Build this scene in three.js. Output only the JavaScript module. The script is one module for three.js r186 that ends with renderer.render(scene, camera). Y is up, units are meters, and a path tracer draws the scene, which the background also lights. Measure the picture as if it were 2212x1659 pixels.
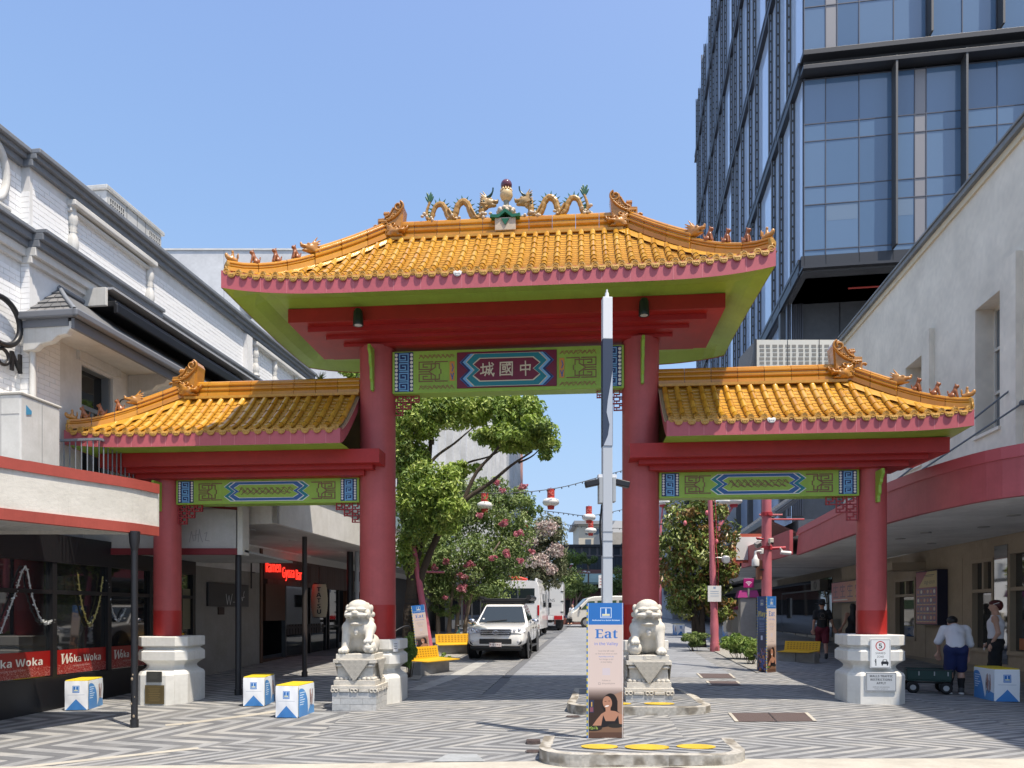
import * as THREE from 'three';
import { mergeGeometries } from 'three/addons/utils/BufferGeometryUtils.js';
import { RoundedBoxGeometry } from 'three/addons/geometries/RoundedBoxGeometry.js';
import { FontLoader } from 'three/addons/loaders/FontLoader.js';
import { TextGeometry } from 'three/addons/geometries/TextGeometry.js';

// ---------- camera, sky, sun, exposure ----------
const scene = new THREE.Scene();
const EYE = 1.55, PX = 1600, CU = 1106, CV = 1325;      // eye height; lens measured on a picture 2212 wide and 1659 high
const camera = new THREE.PerspectiveCamera(2 * Math.atan(829.5 / PX) * 180 / Math.PI, 4 / 3, 0.1, 3000);
camera.position.set(0, EYE, 0);
camera.setViewOffset(2212, 1659, 0, 829.5 - CV, 2212, 1659);   // shift lens: level camera, upright verticals
const renderer = new THREE.WebGLRenderer({ antialias: true });
renderer.setSize(1024, 768);
renderer.toneMapping = THREE.LinearToneMapping;
renderer.toneMappingExposure = 1.62;
renderer.shadowMap.enabled = true;
const SUN = new THREE.Vector3(0.30, 1, 0.30).normalize();
{
  const W = 1024, Hh = 512, d = new Float32Array(W * Hh * 4);
  const lin = (c) => { c /= 255; return c <= 0.04045 ? c / 12.92 : Math.pow((c + 0.055) / 1.055, 2.4); };
  const stops = [[-90, 120, 125, 130], [-3, 165, 175, 188], [0, 200, 222, 248], [6, 186, 215, 248], [15, 168, 204, 246], [27, 151, 187, 237], [40, 137, 170, 228], [60, 112, 150, 216], [90, 96, 136, 206]];
  for (let j = 0; j < Hh; j++) {
    const el = (j + 0.5) / Hh * 180 - 90;
    let k = 0; while (k < stops.length - 2 && el > stops[k + 1][0]) k++;
    const a = stops[k], b = stops[k + 1], t = Math.min(1, Math.max(0, (el - a[0]) / (b[0] - a[0])));
    const c = [1, 2, 3].map(n => lin(a[n]) * (1 - t) + lin(b[n]) * t);
    for (let i = 0; i < W; i++) {
      const az = ((i + 0.5) / W - 0.5) * 2 * Math.PI, e = el * Math.PI / 180;
      const dir = new THREE.Vector3(Math.cos(e) * Math.cos(az), Math.sin(e), Math.cos(e) * Math.sin(az));
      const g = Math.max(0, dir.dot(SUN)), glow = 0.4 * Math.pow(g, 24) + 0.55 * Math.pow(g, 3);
      const o = (j * W + i) * 4;
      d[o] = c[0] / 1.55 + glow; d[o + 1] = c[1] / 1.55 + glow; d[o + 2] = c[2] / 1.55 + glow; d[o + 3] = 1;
    }
  }
  const sky = new THREE.DataTexture(d, W, Hh, THREE.RGBAFormat, THREE.FloatType);
  sky.mapping = THREE.EquirectangularReflectionMapping; sky.magFilter = THREE.LinearFilter; sky.minFilter = THREE.LinearFilter; sky.needsUpdate = true;
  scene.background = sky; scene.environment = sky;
}
const sun = new THREE.DirectionalLight(0xfff3e2, 4.0);
sun.position.copy(SUN).multiplyScalar(80).add(new THREE.Vector3(0, 0, -22));
sun.target.position.set(0, 0, -22); scene.add(sun, sun.target);
sun.castShadow = true; sun.shadow.mapSize.set(4096, 4096);
Object.assign(sun.shadow.camera, { left: -45, right: 45, top: 60, bottom: -60, near: 1, far: 200 }); sun.shadow.bias = -0.0004;

// ---------- helpers ----------
const V = (x, y, z) => new THREE.Vector3(x, y, z);
let seed = 7;
const rnd = () => { seed = (seed + 0x6D2B79F5) | 0; let t = Math.imul(seed ^ (seed >>> 15), 1 | seed); t = (t + Math.imul(t ^ (t >>> 7), 61 | t)) ^ t; return ((t ^ (t >>> 14)) >>> 0) / 4294967296; };
const rr = (a, b) => a + (b - a) * rnd();
const R = (deg) => deg * Math.PI / 180;
const lerp = (a, b, t) => a + (b - a) * t;
const clamp = (x, a, b) => Math.min(b, Math.max(a, x));
const smooth = (a, b, x) => { const t = clamp((x - a) / (b - a), 0, 1); return t * t * (3 - 2 * t); };
const at = (u, v, Z) => V((u - CU) * Z / PX, EYE - (v - CV) * Z / PX, -Z);   // layout: a measured direction and a distance give a place
const names = {};
const numbered = (n) => { const b = n.replace(/_\d{3}$/, ''); const k = names[b] = (names[b] ?? -1) + 1; return k ? `${b}_${String(k).padStart(3, '0')}` : b; };
function thing(name, label, category, pos = [0, 0, 0], turn = 0, group) {
  const o = new THREE.Group(); o.name = numbered(name); o.position.set(...pos); o.rotation.y = turn; scene.add(o);
  o.userData = { label, category }; if (group) o.userData.group = group;
  return o;
}
function prep(g) {
  const own = g.userData.ownUV; let n = g.index ? g.toNonIndexed() : g;
  for (const k of Object.keys(n.attributes)) if (!['position', 'normal', 'uv'].includes(k)) n.deleteAttribute(k);
  if (!n.attributes.normal) n.computeVertexNormals();
  n.morphAttributes = {};
  if (!own) metreUV(n);
  return n;
}
function metreUV(g) {
  const p = g.attributes.position, n = p.count, uv = new Float32Array(n * 2), a = V(0, 0, 0), b = V(0, 0, 0), c = V(0, 0, 0);
  for (let i = 0; i + 2 < n; i += 3) {
    a.fromBufferAttribute(p, i); b.fromBufferAttribute(p, i + 1); c.fromBufferAttribute(p, i + 2);
    const nx = Math.abs((b.y - a.y) * (c.z - a.z) - (b.z - a.z) * (c.y - a.y)), ny = Math.abs((b.z - a.z) * (c.x - a.x) - (b.x - a.x) * (c.z - a.z)), nz = Math.abs((b.x - a.x) * (c.y - a.y) - (b.y - a.y) * (c.x - a.x));
    for (const [k, q] of [[i, a], [i + 1, b], [i + 2, c]]) {
      if (ny >= nx && ny >= nz) { uv[k * 2] = q.x; uv[k * 2 + 1] = q.z; } else if (nx >= nz) { uv[k * 2] = q.z; uv[k * 2 + 1] = q.y; } else { uv[k * 2] = q.x; uv[k * 2 + 1] = q.y; }
    }
  }
  g.setAttribute('uv', new THREE.BufferAttribute(uv, 2));
}
function geo(list) { const l = [list].flat(3).filter(Boolean).map(prep); return l.length === 1 ? l[0] : mergeGeometries(l, false); }
function part(name, list, m, parent, pos, rot) {
  const o = new THREE.Mesh(list.isBufferGeometry && list.userData.ready ? list : geo(list), m); o.name = name; o.castShadow = o.receiveShadow = true;
  if (pos) o.position.set(...pos); if (rot) o.rotation.set(...rot);
  parent.add(o); return o;
}
const shared = (list) => { const g = geo(list); g.userData.ready = true; return g; };
function solo(name, label, category, list, m, pos = [0, 0, 0], turn = 0, group) {
  const o = part(numbered(name), list, m, scene, pos); o.rotation.y = turn; o.userData = { label, category }; if (group) o.userData.group = group; return o;
}
function struct(name, list, m, parent = scene) { const o = part(parent === scene ? numbered(name) : name, list, m, parent); if (parent === scene) o.userData.kind = 'structure'; return o; }
function copy(src, pos, turn, label, group) {
  const o = src.clone(); o.name = numbered(src.name); scene.add(o); o.position.set(...pos); o.rotation.y = turn ?? 0; o.userData = { ...src.userData, label: label ?? src.userData.label }; if (group) o.userData.group = group; return o;
}
// geometry
const mv = (g, x = 0, y = 0, z = 0, rx = 0, ry = 0, rz = 0, s = 1) => { const u = g.userData.ownUV; const m = new THREE.Matrix4().compose(V(x, y, z), new THREE.Quaternion().setFromEuler(new THREE.Euler(rx, ry, rz)), Array.isArray(s) ? V(...s) : V(s, s, s)); g.applyMatrix4(m); if (m.determinant() < 0) flip(g); g.userData.ownUV = u; return g; };
function flip(g) { if (g.index) { const a = g.index.array; for (let i = 0; i < a.length; i += 3) { const t = a[i]; a[i] = a[i + 2]; a[i + 2] = t; } } else for (const k of Object.keys(g.attributes)) { const A = g.attributes[k], n = A.itemSize; for (let i = 0; i < A.count; i += 3) for (let j = 0; j < n; j++) { const t = A.array[i * n + j]; A.array[i * n + j] = A.array[(i + 2) * n + j]; A.array[(i + 2) * n + j] = t; } } }
const box = (x0, y0, z0, x1, y1, z1, r = 0) => { const w = Math.abs(x1 - x0), h = Math.abs(y1 - y0), d = Math.abs(z1 - z0); const g = r ? new RoundedBoxGeometry(w, h, d, 2, Math.min(r, w * .49, h * .49, d * .49)) : new THREE.BoxGeometry(w, h, d); return g.translate((x0 + x1) / 2, (y0 + y1) / 2, (z0 + z1) / 2); };
const cbox = (x, y, z, w, h, d, r = 0) => box(x - w / 2, y - h / 2, z - d / 2, x + w / 2, y + h / 2, z + d / 2, r);
const cyl = (r0, r1, y0, y1, x = 0, z = 0, seg = 20, open = false) => new THREE.CylinderGeometry(r1, r0, y1 - y0, seg, 1, open).translate(x, (y0 + y1) / 2, z);
const rod = (a, b, r, r2 = r, seg = 8) => { const d = V(b[0] - a[0], b[1] - a[1], b[2] - a[2]), L = d.length(); const g = new THREE.CylinderGeometry(r2, r, L, seg, 1); g.applyQuaternion(new THREE.Quaternion().setFromUnitVectors(V(0, 1, 0), d.normalize())); return g.translate((a[0] + b[0]) / 2, (a[1] + b[1]) / 2, (a[2] + b[2]) / 2); };
const sph = (x, y, z, rx, ry = rx, rz = rx, ws = 14, hs = 10) => { const g = new THREE.SphereGeometry(1, ws, hs); g.scale(rx, ry, rz); g.computeVertexNormals(); return g.translate(x, y, z); };
const tube = (pts, r, seg = 6, n = 0, closed = false) => new THREE.TubeGeometry(new THREE.CatmullRomCurve3(pts.map(p => Array.isArray(p) ? V(...p) : p), closed), n || pts.length * 6, r, seg, closed);
const lathe = (prof, seg = 24) => new THREE.LatheGeometry(prof.map(p => new THREE.Vector2(p[0], p[1])), seg);
const shp = (pts) => { const s = new THREE.Shape(); pts.forEach((p, i) => i ? s.lineTo(p[0], p[1]) : s.moveTo(p[0], p[1])); s.closePath(); return s; };
const ext = (pts, d, bevel = 0, holes = []) => { const s = pts.isShape ? pts : shp(pts); for (const h of holes) s.holes.push(shp(h)); return new THREE.ExtrudeGeometry(s, { depth: d - 2 * bevel, bevelEnabled: bevel > 0, bevelSize: bevel, bevelThickness: bevel, bevelOffset: -bevel, bevelSegments: 1, curveSegments: 10 }).translate(0, 0, bevel); };
function tri(list) { const p = new Float32Array(list.length * 3); list.forEach((v, i) => { const q = v.isVector3 ? [v.x, v.y, v.z] : v; p.set(q, i * 3); }); const g = new THREE.BufferGeometry(); g.setAttribute('position', new THREE.BufferAttribute(p, 3)); g.computeVertexNormals(); return g; }
const quad = (a, b, c, d) => tri([a, b, c, a, c, d]);
function loft(rings, caps = true, closedRing = true, smoothN = false) {
  const n = rings[0].length, pos = [], idx = [];
  for (const r of rings) for (const p of r) pos.push(...(p.isVector3 ? [p.x, p.y, p.z] : p));
  const m = closedRing ? n : n - 1;
  for (let i = 0; i < rings.length - 1; i++) for (let j = 0; j < m; j++) { const a = i * n + j, b = i * n + (j + 1) % n, c = a + n, d = b + n; idx.push(a, b, d, a, d, c); }
  if (caps && closedRing) for (const [k, rev] of [[0, true], [rings.length - 1, false]]) for (let j = 1; j < n - 1; j++) { const t = [k * n, k * n + j, k * n + j + 1]; if (rev) t.reverse(); idx.push(...t); }
  const g = new THREE.BufferGeometry(); g.setAttribute('position', new THREE.Float32BufferAttribute(pos, 3)); g.setIndex(idx);
  if (smoothN) { g.computeVertexNormals(); return g; }
  const h = g.toNonIndexed(); h.computeVertexNormals(); return h;
}
// profile [[side, up], ...] carried along a path, upright
function sweep(prof, path, closed = true) {
  const P = path.map(p => Array.isArray(p) ? V(...p) : p);
  return loft(P.map((p, i) => { const d = P[Math.min(i + 1, P.length - 1)].clone().sub(P[Math.max(i - 1, 0)]); d.y = 0; d.normalize(); const s = V(-d.z, 0, d.x); return prof.map(q => V(p.x + s.x * q[0], p.y + q[1], p.z + s.z * q[0])); }), true, closed);
}
const strokes = (lines, w, z0, z1) => lines.flatMap(L => L.slice(1).map((b, i) => { const a = L[i], dx = b[0] - a[0], dy = b[1] - a[1], l = Math.hypot(dx, dy) + w; return mv(new THREE.BoxGeometry(l, w, z1 - z0), (a[0] + b[0]) / 2, (a[1] + b[1]) / 2, (z0 + z1) / 2 + rnd() * 4e-4, 0, 0, Math.atan2(dy, dx)); }));
// textures
const vnoise = (W, H, cells, sd) => { const g = []; let s = sd * 9301 + 49297; const rn = () => (s = (s * 1103515245 + 12345) & 0x7fffffff) / 0x7fffffff; for (let i = 0; i < cells * cells; i++) g.push(rn()); return (x, y) => { const fx = x / W * cells, fy = y / H * cells, x0 = Math.floor(fx), y0 = Math.floor(fy), tx = fx - x0, ty = fy - y0, sx = tx * tx * (3 - 2 * tx), sy = ty * ty * (3 - 2 * ty); const q = (i, j) => g[((j % cells) + cells) % cells * cells + ((i % cells) + cells) % cells]; return lerp(lerp(q(x0, y0), q(x0 + 1, y0), sx), lerp(q(x0, y0 + 1), q(x0 + 1, y0 + 1), sx), sy); }; };
function dataTex(W, H, f, srgb = true) { const d = new Uint8Array(W * H * 4); for (let y = 0; y < H; y++) for (let x = 0; x < W; x++) { const c = f(x, y), o = (y * W + x) * 4; for (let k = 0; k < 3; k++) d[o + k] = clamp((Array.isArray(c) ? c[k] : c) * 255, 0, 255); d[o + 3] = 255; } const t = new THREE.DataTexture(d, W, H, THREE.RGBAFormat); t.wrapS = t.wrapT = THREE.RepeatWrapping; t.magFilter = THREE.LinearFilter; t.minFilter = THREE.LinearMipmapLinearFilter; t.generateMipmaps = true; if (srgb) t.colorSpace = THREE.SRGBColorSpace; t.needsUpdate = true; return t; }
const rep = (t, sx, sy = sx) => { const c = t.clone(); c.repeat.set(1 / sx, 1 / sy); c.needsUpdate = true; return c; };
const TX = (() => {
  const W = 512, a = vnoise(W, W, 4, 1), b = vnoise(W, W, 16, 2), c = vnoise(W, W, 64, 3), e = vnoise(W, W, 256, 4), s = vnoise(W, W, 128, 5), s2 = vnoise(W, W, 8, 6);
  return {
    mottle: dataTex(W, W, (x, y) => 0.80 + 0.2 * (0.5 * a(x, y) + 0.3 * b(x, y) + 0.2 * c(x, y))),
    dirt: dataTex(W, W, (x, y) => { const v = 0.5 * a(x, y) + 0.3 * b(x, y) + 0.2 * c(x, y); const st = s(x, 3) * 0.6 + s2(x, y) * 0.4; return [0.86 + 0.14 * v - 0.10 * Math.max(0, st - 0.6), 0.855 + 0.14 * v - 0.11 * Math.max(0, st - 0.6), 0.84 + 0.15 * v - 0.13 * Math.max(0, st - 0.6)]; }),
    kerb: dataTex(W, W, (x, y) => { const n = .6 * s2(x * 1.7, 40) + .4 * b(x, y * .6), k = clamp((n - .5) / .16, 0, 1), f = .85 + .15 * c(x, y); return [f * lerp(1, .72, k), f * lerp(1, .70, k), f * lerp(1, .67, k)]; }),
    grain: dataTex(W, W, (x, y) => 0.62 + 0.2 * e(x, y) + 0.1 * c(x, y) + 0.08 * b(x, y)),
    bump: dataTex(W, W, (x, y) => 0.4 * b(x, y) + 0.3 * c(x, y) + 0.3 * e(x, y), false),
    wood: dataTex(W, W, (x, y) => { const g = 0.5 * s(x + 8 * b(x, y / 6), 9) + 0.3 * e(x, y / 16) + 0.2 * a(x, y); return 0.6 + 0.4 * g; }),
  };
})();
const col = (c) => Array.isArray(c) ? new THREE.Color().setRGB(...c) : new THREE.Color(c);
function mat(c, rough = 0.6, o = {}) {
  const { tex, size = 2, bump = 0, bsize = 0.6, physical, ...rest } = o;
  const m = new (physical ? THREE.MeshPhysicalMaterial : THREE.MeshStandardMaterial)({ color: col(c), roughness: rough, ...rest });
  if (tex) m.map = rep(TX[tex], size);
  if (bump) { m.bumpMap = rep(TX.bump, bsize); m.bumpScale = bump; }
  return m;
}
function canvasTex(w, h, draw) { const c = document.createElement('canvas'); c.width = w; c.height = h; const x = c.getContext('2d'); draw(x, w, h); const t = new THREE.CanvasTexture(c); t.colorSpace = THREE.SRGBColorSpace; t.anisotropy = 8; return t; }
// a printed sheet facing +z, w x h metres, lower edge centre at 0
function sheet(w, h, y0 = 0, z = 0) { const g = new THREE.PlaneGeometry(w, h).translate(0, y0 + h / 2, z); g.userData.ownUV = true; return g; }
const printMat = (t, rough = 0.45) => new THREE.MeshStandardMaterial({ map: t, roughness: rough });
// signed-distance figures, meshed with surface nets
const sMin = (a, b, k) => { const h = Math.max(k - Math.abs(a - b), 0) / k; return Math.min(a, b) - h * h * k * 0.25; };
const sMax = (a, b, k) => -sMin(-a, -b, k);
const capsule = (p, a, b, ra, rb) => { const bx = b[0] - a[0], by = b[1] - a[1], bz = b[2] - a[2], px = p[0] - a[0], py = p[1] - a[1], pz = p[2] - a[2]; const t = clamp((px * bx + py * by + pz * bz) / (bx * bx + by * by + bz * bz + 1e-9), 0, 1); return Math.hypot(px - bx * t, py - by * t, pz - bz * t) - (ra + (rb - ra) * t); };
const ellip = (p, c, r) => { const x = (p[0] - c[0]) / r[0], y = (p[1] - c[1]) / r[1], z = (p[2] - c[2]) / r[2]; const k = Math.hypot(x, y, z); const k2 = Math.hypot(x / r[0], y / r[1], z / r[2]); return k < 1e-6 ? -Math.min(...r) : k * (k - 1) / k2; };
function nets(f, lo, hi, h) {
  const n = [0, 1, 2].map(k => Math.ceil((hi[k] - lo[k]) / h) + 1), [nx, ny, nz] = n, D = new Float32Array(nx * ny * nz), p = [0, 0, 0];
  for (let k = 0, o = 0; k < nz; k++) { p[2] = lo[2] + k * h; for (let j = 0; j < ny; j++) { p[1] = lo[1] + j * h; for (let i = 0; i < nx; i++, o++) { p[0] = lo[0] + i * h; D[o] = f(p); } } }
  const id = new Int32Array(nx * ny * nz).fill(-1), pos = [], idx = [], O = (i, j, k) => i + nx * (j + ny * k);
  const E = [[0, 1], [2, 3], [4, 5], [6, 7], [0, 2], [1, 3], [4, 6], [5, 7], [0, 4], [1, 5], [2, 6], [3, 7]];
  for (let k = 0; k < nz - 1; k++) for (let j = 0; j < ny - 1; j++) for (let i = 0; i < nx - 1; i++) {
    const v = []; let neg = 0; for (let c = 0; c < 8; c++) { const d = D[O(i + (c & 1), j + ((c >> 1) & 1), k + (c >> 2))]; v.push(d); if (d < 0) neg++; }
    if (!neg || neg === 8) continue;
    let x = 0, y = 0, z = 0, m = 0;
    for (const [a, b] of E) if ((v[a] < 0) !== (v[b] < 0)) { const t = v[a] / (v[a] - v[b]); x += (a & 1) + ((b & 1) - (a & 1)) * t; y += ((a >> 1) & 1) + (((b >> 1) & 1) - ((a >> 1) & 1)) * t; z += (a >> 2) + ((b >> 2) - (a >> 2)) * t; m++; }
    id[O(i, j, k)] = pos.length / 3; pos.push(lo[0] + (i + x / m) * h, lo[1] + (j + y / m) * h, lo[2] + (k + z / m) * h);
  }
  const q = (a, b, c, d, rev) => { if (a < 0 || b < 0 || c < 0 || d < 0) return; rev ? idx.push(a, c, b, a, d, c) : idx.push(a, b, c, a, c, d); };
  for (let k = 1; k < nz - 1; k++) for (let j = 1; j < ny - 1; j++) for (let i = 1; i < nx - 1; i++) {
    const d = D[O(i, j, k)], s = d < 0;
    if (s !== (D[O(i + 1, j, k)] < 0)) q(id[O(i, j - 1, k - 1)], id[O(i, j, k - 1)], id[O(i, j, k)], id[O(i, j - 1, k)], !s);
    if (s !== (D[O(i, j + 1, k)] < 0)) q(id[O(i - 1, j, k - 1)], id[O(i - 1, j, k)], id[O(i, j, k)], id[O(i, j, k - 1)], !s);
    if (s !== (D[O(i, j, k + 1)] < 0)) q(id[O(i - 1, j - 1, k)], id[O(i, j - 1, k)], id[O(i, j, k)], id[O(i - 1, j, k)], !s);
  }
  const g = new THREE.BufferGeometry(); g.setAttribute('position', new THREE.Float32BufferAttribute(pos, 3)); g.setIndex(idx); g.computeVertexNormals(); return g;
}
// ---------- lie of the land: the street climbs away and tilts a little to one side ----------
const GP = [[-8, 11.5, -.1], [-7, 19.8, .2], [-5.45, 10.8, -.17], [-6.2, 13, -.15], [-2.6, 12, -.07], [0, 7.9, 0], [4.9, 7.6, .09], [-2.1, 8.1, -.075], [6.2, 11.9, .17], [11.2, 18.2, .05], [11.7, 20.9, .165], [9.3, 14.3, .0], [8.5, 12.9, -.01], [9, 21.5, .17], [.2, 21.5, .26], [6.5, 24, .4], [6, 17.5, .22], [-2, 18, .25], [4.9, 42, .76], [1.9, 36, .65], [12, 90, 1.5], [0, 90, 1.5], [-5, 40, .7], [14, 42, .6], [2, 12, .1], [0, 3, -.1], [8, 4, .02], [-6, 5, -.2], [3, 130, 1.6], [-30, 60, .8], [30, 60, .8], [-30, 5, -.2], [30, 5, 0]];
const gplane = (x, Z) => clamp(0.0225 * (Z - 10), -0.2, 1.85);
function gy(x, z) { const Z = -z; let w = 0, s = 0; for (const p of GP) { const dx = p[0] - x, dz = p[1] - Z, sg = 2.6 + 0.08 * Math.max(0, p[1]), k = Math.exp(-(dx * dx + dz * dz) / (2 * sg * sg)) + 1e-9; w += k; s += k * (p[2] - gplane(p[0], p[1])); } return gplane(x, Z) + s / w; }
const ground = (u, Z) => { const x = (u - CU) * Z / PX; return [x, gy(x, -Z), -Z]; };
const ST = R(7.6), SD = V(Math.sin(ST), 0, -Math.cos(ST)), SR = V(Math.cos(ST), 0, Math.sin(ST));   // street direction and its right-hand side
// ---------- ground ----------
const matAsphalt = mat([.20, .20, .205], .9, { tex: 'grain', size: .5, bump: .004, bsize: .25 });
const matStrip = mat([.52, .485, .41], .85, { tex: 'mottle', size: 1.6, bump: .003 });
const matBed = mat([.16, .17, .185], .85, { tex: 'mottle', size: 2 });
const matLight = [mat([.335, .34, .34], .8, { tex: 'mottle', size: .9, bump: .0015 }), mat([.305, .31, .312], .8, { tex: 'mottle', size: .7, bump: .0015 }), mat([.37, .37, .362], .8, { tex: 'dirt', size: 1.1, bump: .0015 })];
const matDark = [mat([.165, .17, .178], .8, { tex: 'mottle', size: .9, bump: .0015 }), mat([.155, .16, .168], .8, { tex: 'mottle', size: .7, bump: .0015 }), mat([.195, .20, .205], .8, { tex: 'dirt', size: 1.1, bump: .0015 })];
function sheetOn(xs, zs, off, keep) { const P = (x, z) => V(x, gy(x, z) + off, z), l = []; for (let i = 0; i < xs.length - 1; i++) for (let j = 0; j < zs.length - 1; j++) { if (keep && !keep((xs[i] + xs[i + 1]) / 2, (zs[j] + zs[j + 1]) / 2)) continue; const a = P(xs[i], zs[j]), b = P(xs[i + 1], zs[j]), c = P(xs[i + 1], zs[j + 1]), d = P(xs[i], zs[j + 1]); l.push(a, c, b, a, d, c); } const g = tri(l); return g; }
const steps = (a, b, n) => Array.from({ length: n + 1 }, (_, i) => a + (b - a) * i / n);
struct('road', sheetOn([-900, -300, -100, -50, ...steps(-30, 30, 40), 50, 100, 300, 900], [40, 10, 0, ...steps(-2, -40, 50), ...steps(-45, -140, 20), -200, -400, -1200].map(z => z), -.02), matAsphalt);
// front edge of the paving: a flush concrete strip
const stripZ = (x) => 7.93 - .045 * x;                 // far edge of the strip (distance)
const stripFn = (x, f) => V(x, gy(x, -(stripZ(x) - f)) + .006, -(stripZ(x) - f));
{ const l = []; const xs = steps(-7, 9, 45); for (let i = 0; i < xs.length - 1; i++) l.push(stripFn(xs[i], .5), stripFn(xs[i + 1], .5), stripFn(xs[i + 1], -.02), stripFn(xs[i], .5), stripFn(xs[i + 1], -.02), stripFn(xs[i], -.02)); struct('concrete_strip', tri(l), matStrip); }
const pavement = new THREE.Group(); pavement.name = 'pavement'; pavement.userData.kind = 'structure'; scene.add(pavement);
part('paving_bed', sheetOn(steps(-14, 18, 64), steps(-6, -60, 90), -.008, (x, z) => -z > stripZ(x) - .1 || (x < -7 && -z > 7.0)), matBed, pavement);
// polygon clipping in plan: keep the side where f(x, Z) > 0 (f linear)
const clipBy = (poly, f) => { const o = []; for (let i = 0; i < poly.length; i++) { const a = poly[i], b = poly[(i + 1) % poly.length], fa = f(...a), fb = f(...b); if (fa > 0) o.push(a); if (fa > 0 !== fb > 0) { const t = fa / (fa - fb); o.push([a[0] + (b[0] - a[0]) * t, a[1] + (b[1] - a[1]) * t]); } } return o; };
const paverList = [];
function chevrons(ang, D, P, S, tests, ox, oz, ni, nj, gap = .006) {
  const c = Math.cos(R(ang)), s = Math.sin(R(ang)), W = (x, z) => [ox + x * c - z * s, oz + x * s + z * c];
  for (let j = nj[0]; j < nj[1]; j++) for (let i = ni[0]; i < ni[1]; i++) {
    const e0 = ((j % 2) + 2) % 2 ? S : 0, e1 = S - e0, w = P / 2;
    const nk = Math.max(2, Math.round(Math.hypot(D, S) / .42)), sh = rnd() * .4 / nk;
    for (let k = 0; k < nk; k++) {
    const f0 = Math.max(0, (k ? k / nk + sh : 0)), f1 = k === nk - 1 ? 1 - gap * .4 / D : (k + 1) / nk + sh - .006, X = (f, o) => (i + o) * w + lerp(e0, e1, f) - o * gap;
    let poly = [[X(f0, 0), (j + f0) * D], [X(f0, 1), (j + f0) * D], [X(f1, 1), (j + f1) * D], [X(f1, 0), (j + f1) * D]].map(q => W(...q));
    for (const t of tests) { if (poly.length < 3) break; poly = clipBy(poly, t); }
    if (poly.length < 3) continue;
    let ar = 0, cx = 0, cz = 0; poly.forEach((q, k) => { const r = poly[(k + 1) % poly.length]; ar += q[0] * r[1] - r[0] * q[1]; cx += q[0]; cz += q[1]; });
    if (Math.abs(ar) < .003) continue; if (ar < 0) poly.reverse();
    paverList.push({ poly, light: ((i % 2) + 2) % 2, d: Math.hypot(cx, cz) / poly.length });
    }
  }
}
const laneL = (x, Z) => (0 + .125 * (Z - 17)) - x;        // > 0 left of the plain lane
const front = (x, Z) => Z - stripZ(x) - .03;
const seamX = (x, Z) => (2.1 + .1 * (Z - 9)) - x;
const footL = (x, Z) => x - (-5 + (Z - 8.4) * 1.6);      // > 0 on the road side of the footpath edge
const behindL = (x, Z) => 12.75 - Z + .02 * x;
chevrons(12, .62, .36, 1.05, [front, seamX, footL, (x, Z) => 9.9 - Z, (x, Z) => x + 7], 0, 9, [-70, 70], [-10, 16]);
chevrons(12, .62, .36, 1.05, [seamX, (x, Z) => x + 2.6, (x, Z) => Z - 9.9, (x, Z) => 13.6 - Z], 0, 9, [-70, 70], [-10, 16]);
chevrons(-5, .60, .35, 1.05, [front, (x, Z) => -seamX(x, Z), (x, Z) => 13.9 - Z, (x, Z) => (6.9 + .1 * (Z - 12)) - x], 4, 9, [-70, 90], [-10, 16]);
chevrons(25, .85, .46, .85, [(x, Z) => -footL(x, Z), (x, Z) => -2.6 - x, (x, Z) => 12.9 - Z, (x, Z) => Z - 6.5], -4, 10.3, [-40, 40], [-6, 12]);
chevrons(-12, .62, .42, 1.2, [(x, Z) => x - (6.9 + .1 * (Z - 12)), (x, Z) => 24 - Z, (x, Z) => 12.6 + .12 * Z - x, front], 8, 12, [-80, 80], [-12, 22]);
chevrons(7.6, .8, .34, 1.25, [(x, Z) => laneL(x, Z) - .14, (x, Z) => Z - 13.62, (x, Z) => 30 - Z, (x, Z) => x - (-3.0 + .1 * (Z - 13))], -2, 15, [-60, 60], [-12, 22]);
chevrons(7.6, .8, .4, 1.1, [(x, Z) => Z - 12.92, (x, Z) => 22 - Z, (x, Z) => -3.0 + .1 * (Z - 13) - x, (x, Z) => x + 9.5 - .1334 * Z], -5, 15, [-60, 60], [-12, 22]);
chevrons(7.6, .55, .26, .8, [(x, Z) => -laneL(x, Z) - .1, (x, Z) => Z - 13.62, (x, Z) => 16.2 - Z, (x, Z) => (6.9 + .1 * (Z - 12)) - x], 3, 15, [-60, 80], [-8, 12]);
chevrons(7.6, .6, .3, .9, [(x, Z) => x - (4.9 + .12 * (Z - 16)), (x, Z) => Z - 16.24, (x, Z) => 24 - Z, (x, Z) => (6.9 + .1 * (Z - 12)) - x], 6, 18, [-60, 80], [-8, 22]);
const paverGeo = (q) => { const P = q.poly.map(p => [p[0], gy(p[0], -p[1]), -p[1]]), t = .004 + (q.k ?? 0), l = [], T = P.map(p => V(p[0], p[1] + t, p[2])), B = P.map(p => V(p[0], p[1] - .006, p[2])); for (let k = 1; k < T.length - 1; k++) l.push(T[0], T[k], T[k + 1]); for (let k = 0; k < T.length; k++) { const m = (k + 1) % T.length; l.push(B[k], B[m], T[m], B[k], T[m], T[k]); } return tri(l); };
paverList.sort((a, b) => a.d - b.d);
paverList.forEach(q => { q.k = rnd() * .0012; q.m = (q.light ? matLight : matDark)[Math.floor(rnd() * 3)]; });
paverList.slice(0, 300).forEach(q => part('paver', paverGeo(q), q.m, pavement));
for (const m of [...matLight, ...matDark]) { const l = paverList.slice(300).filter(q => q.m === m).map(paverGeo); if (l.length) { const o = part('small_pavers', l, m, pavement); o.userData.kind = 'stuff'; } }
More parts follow.
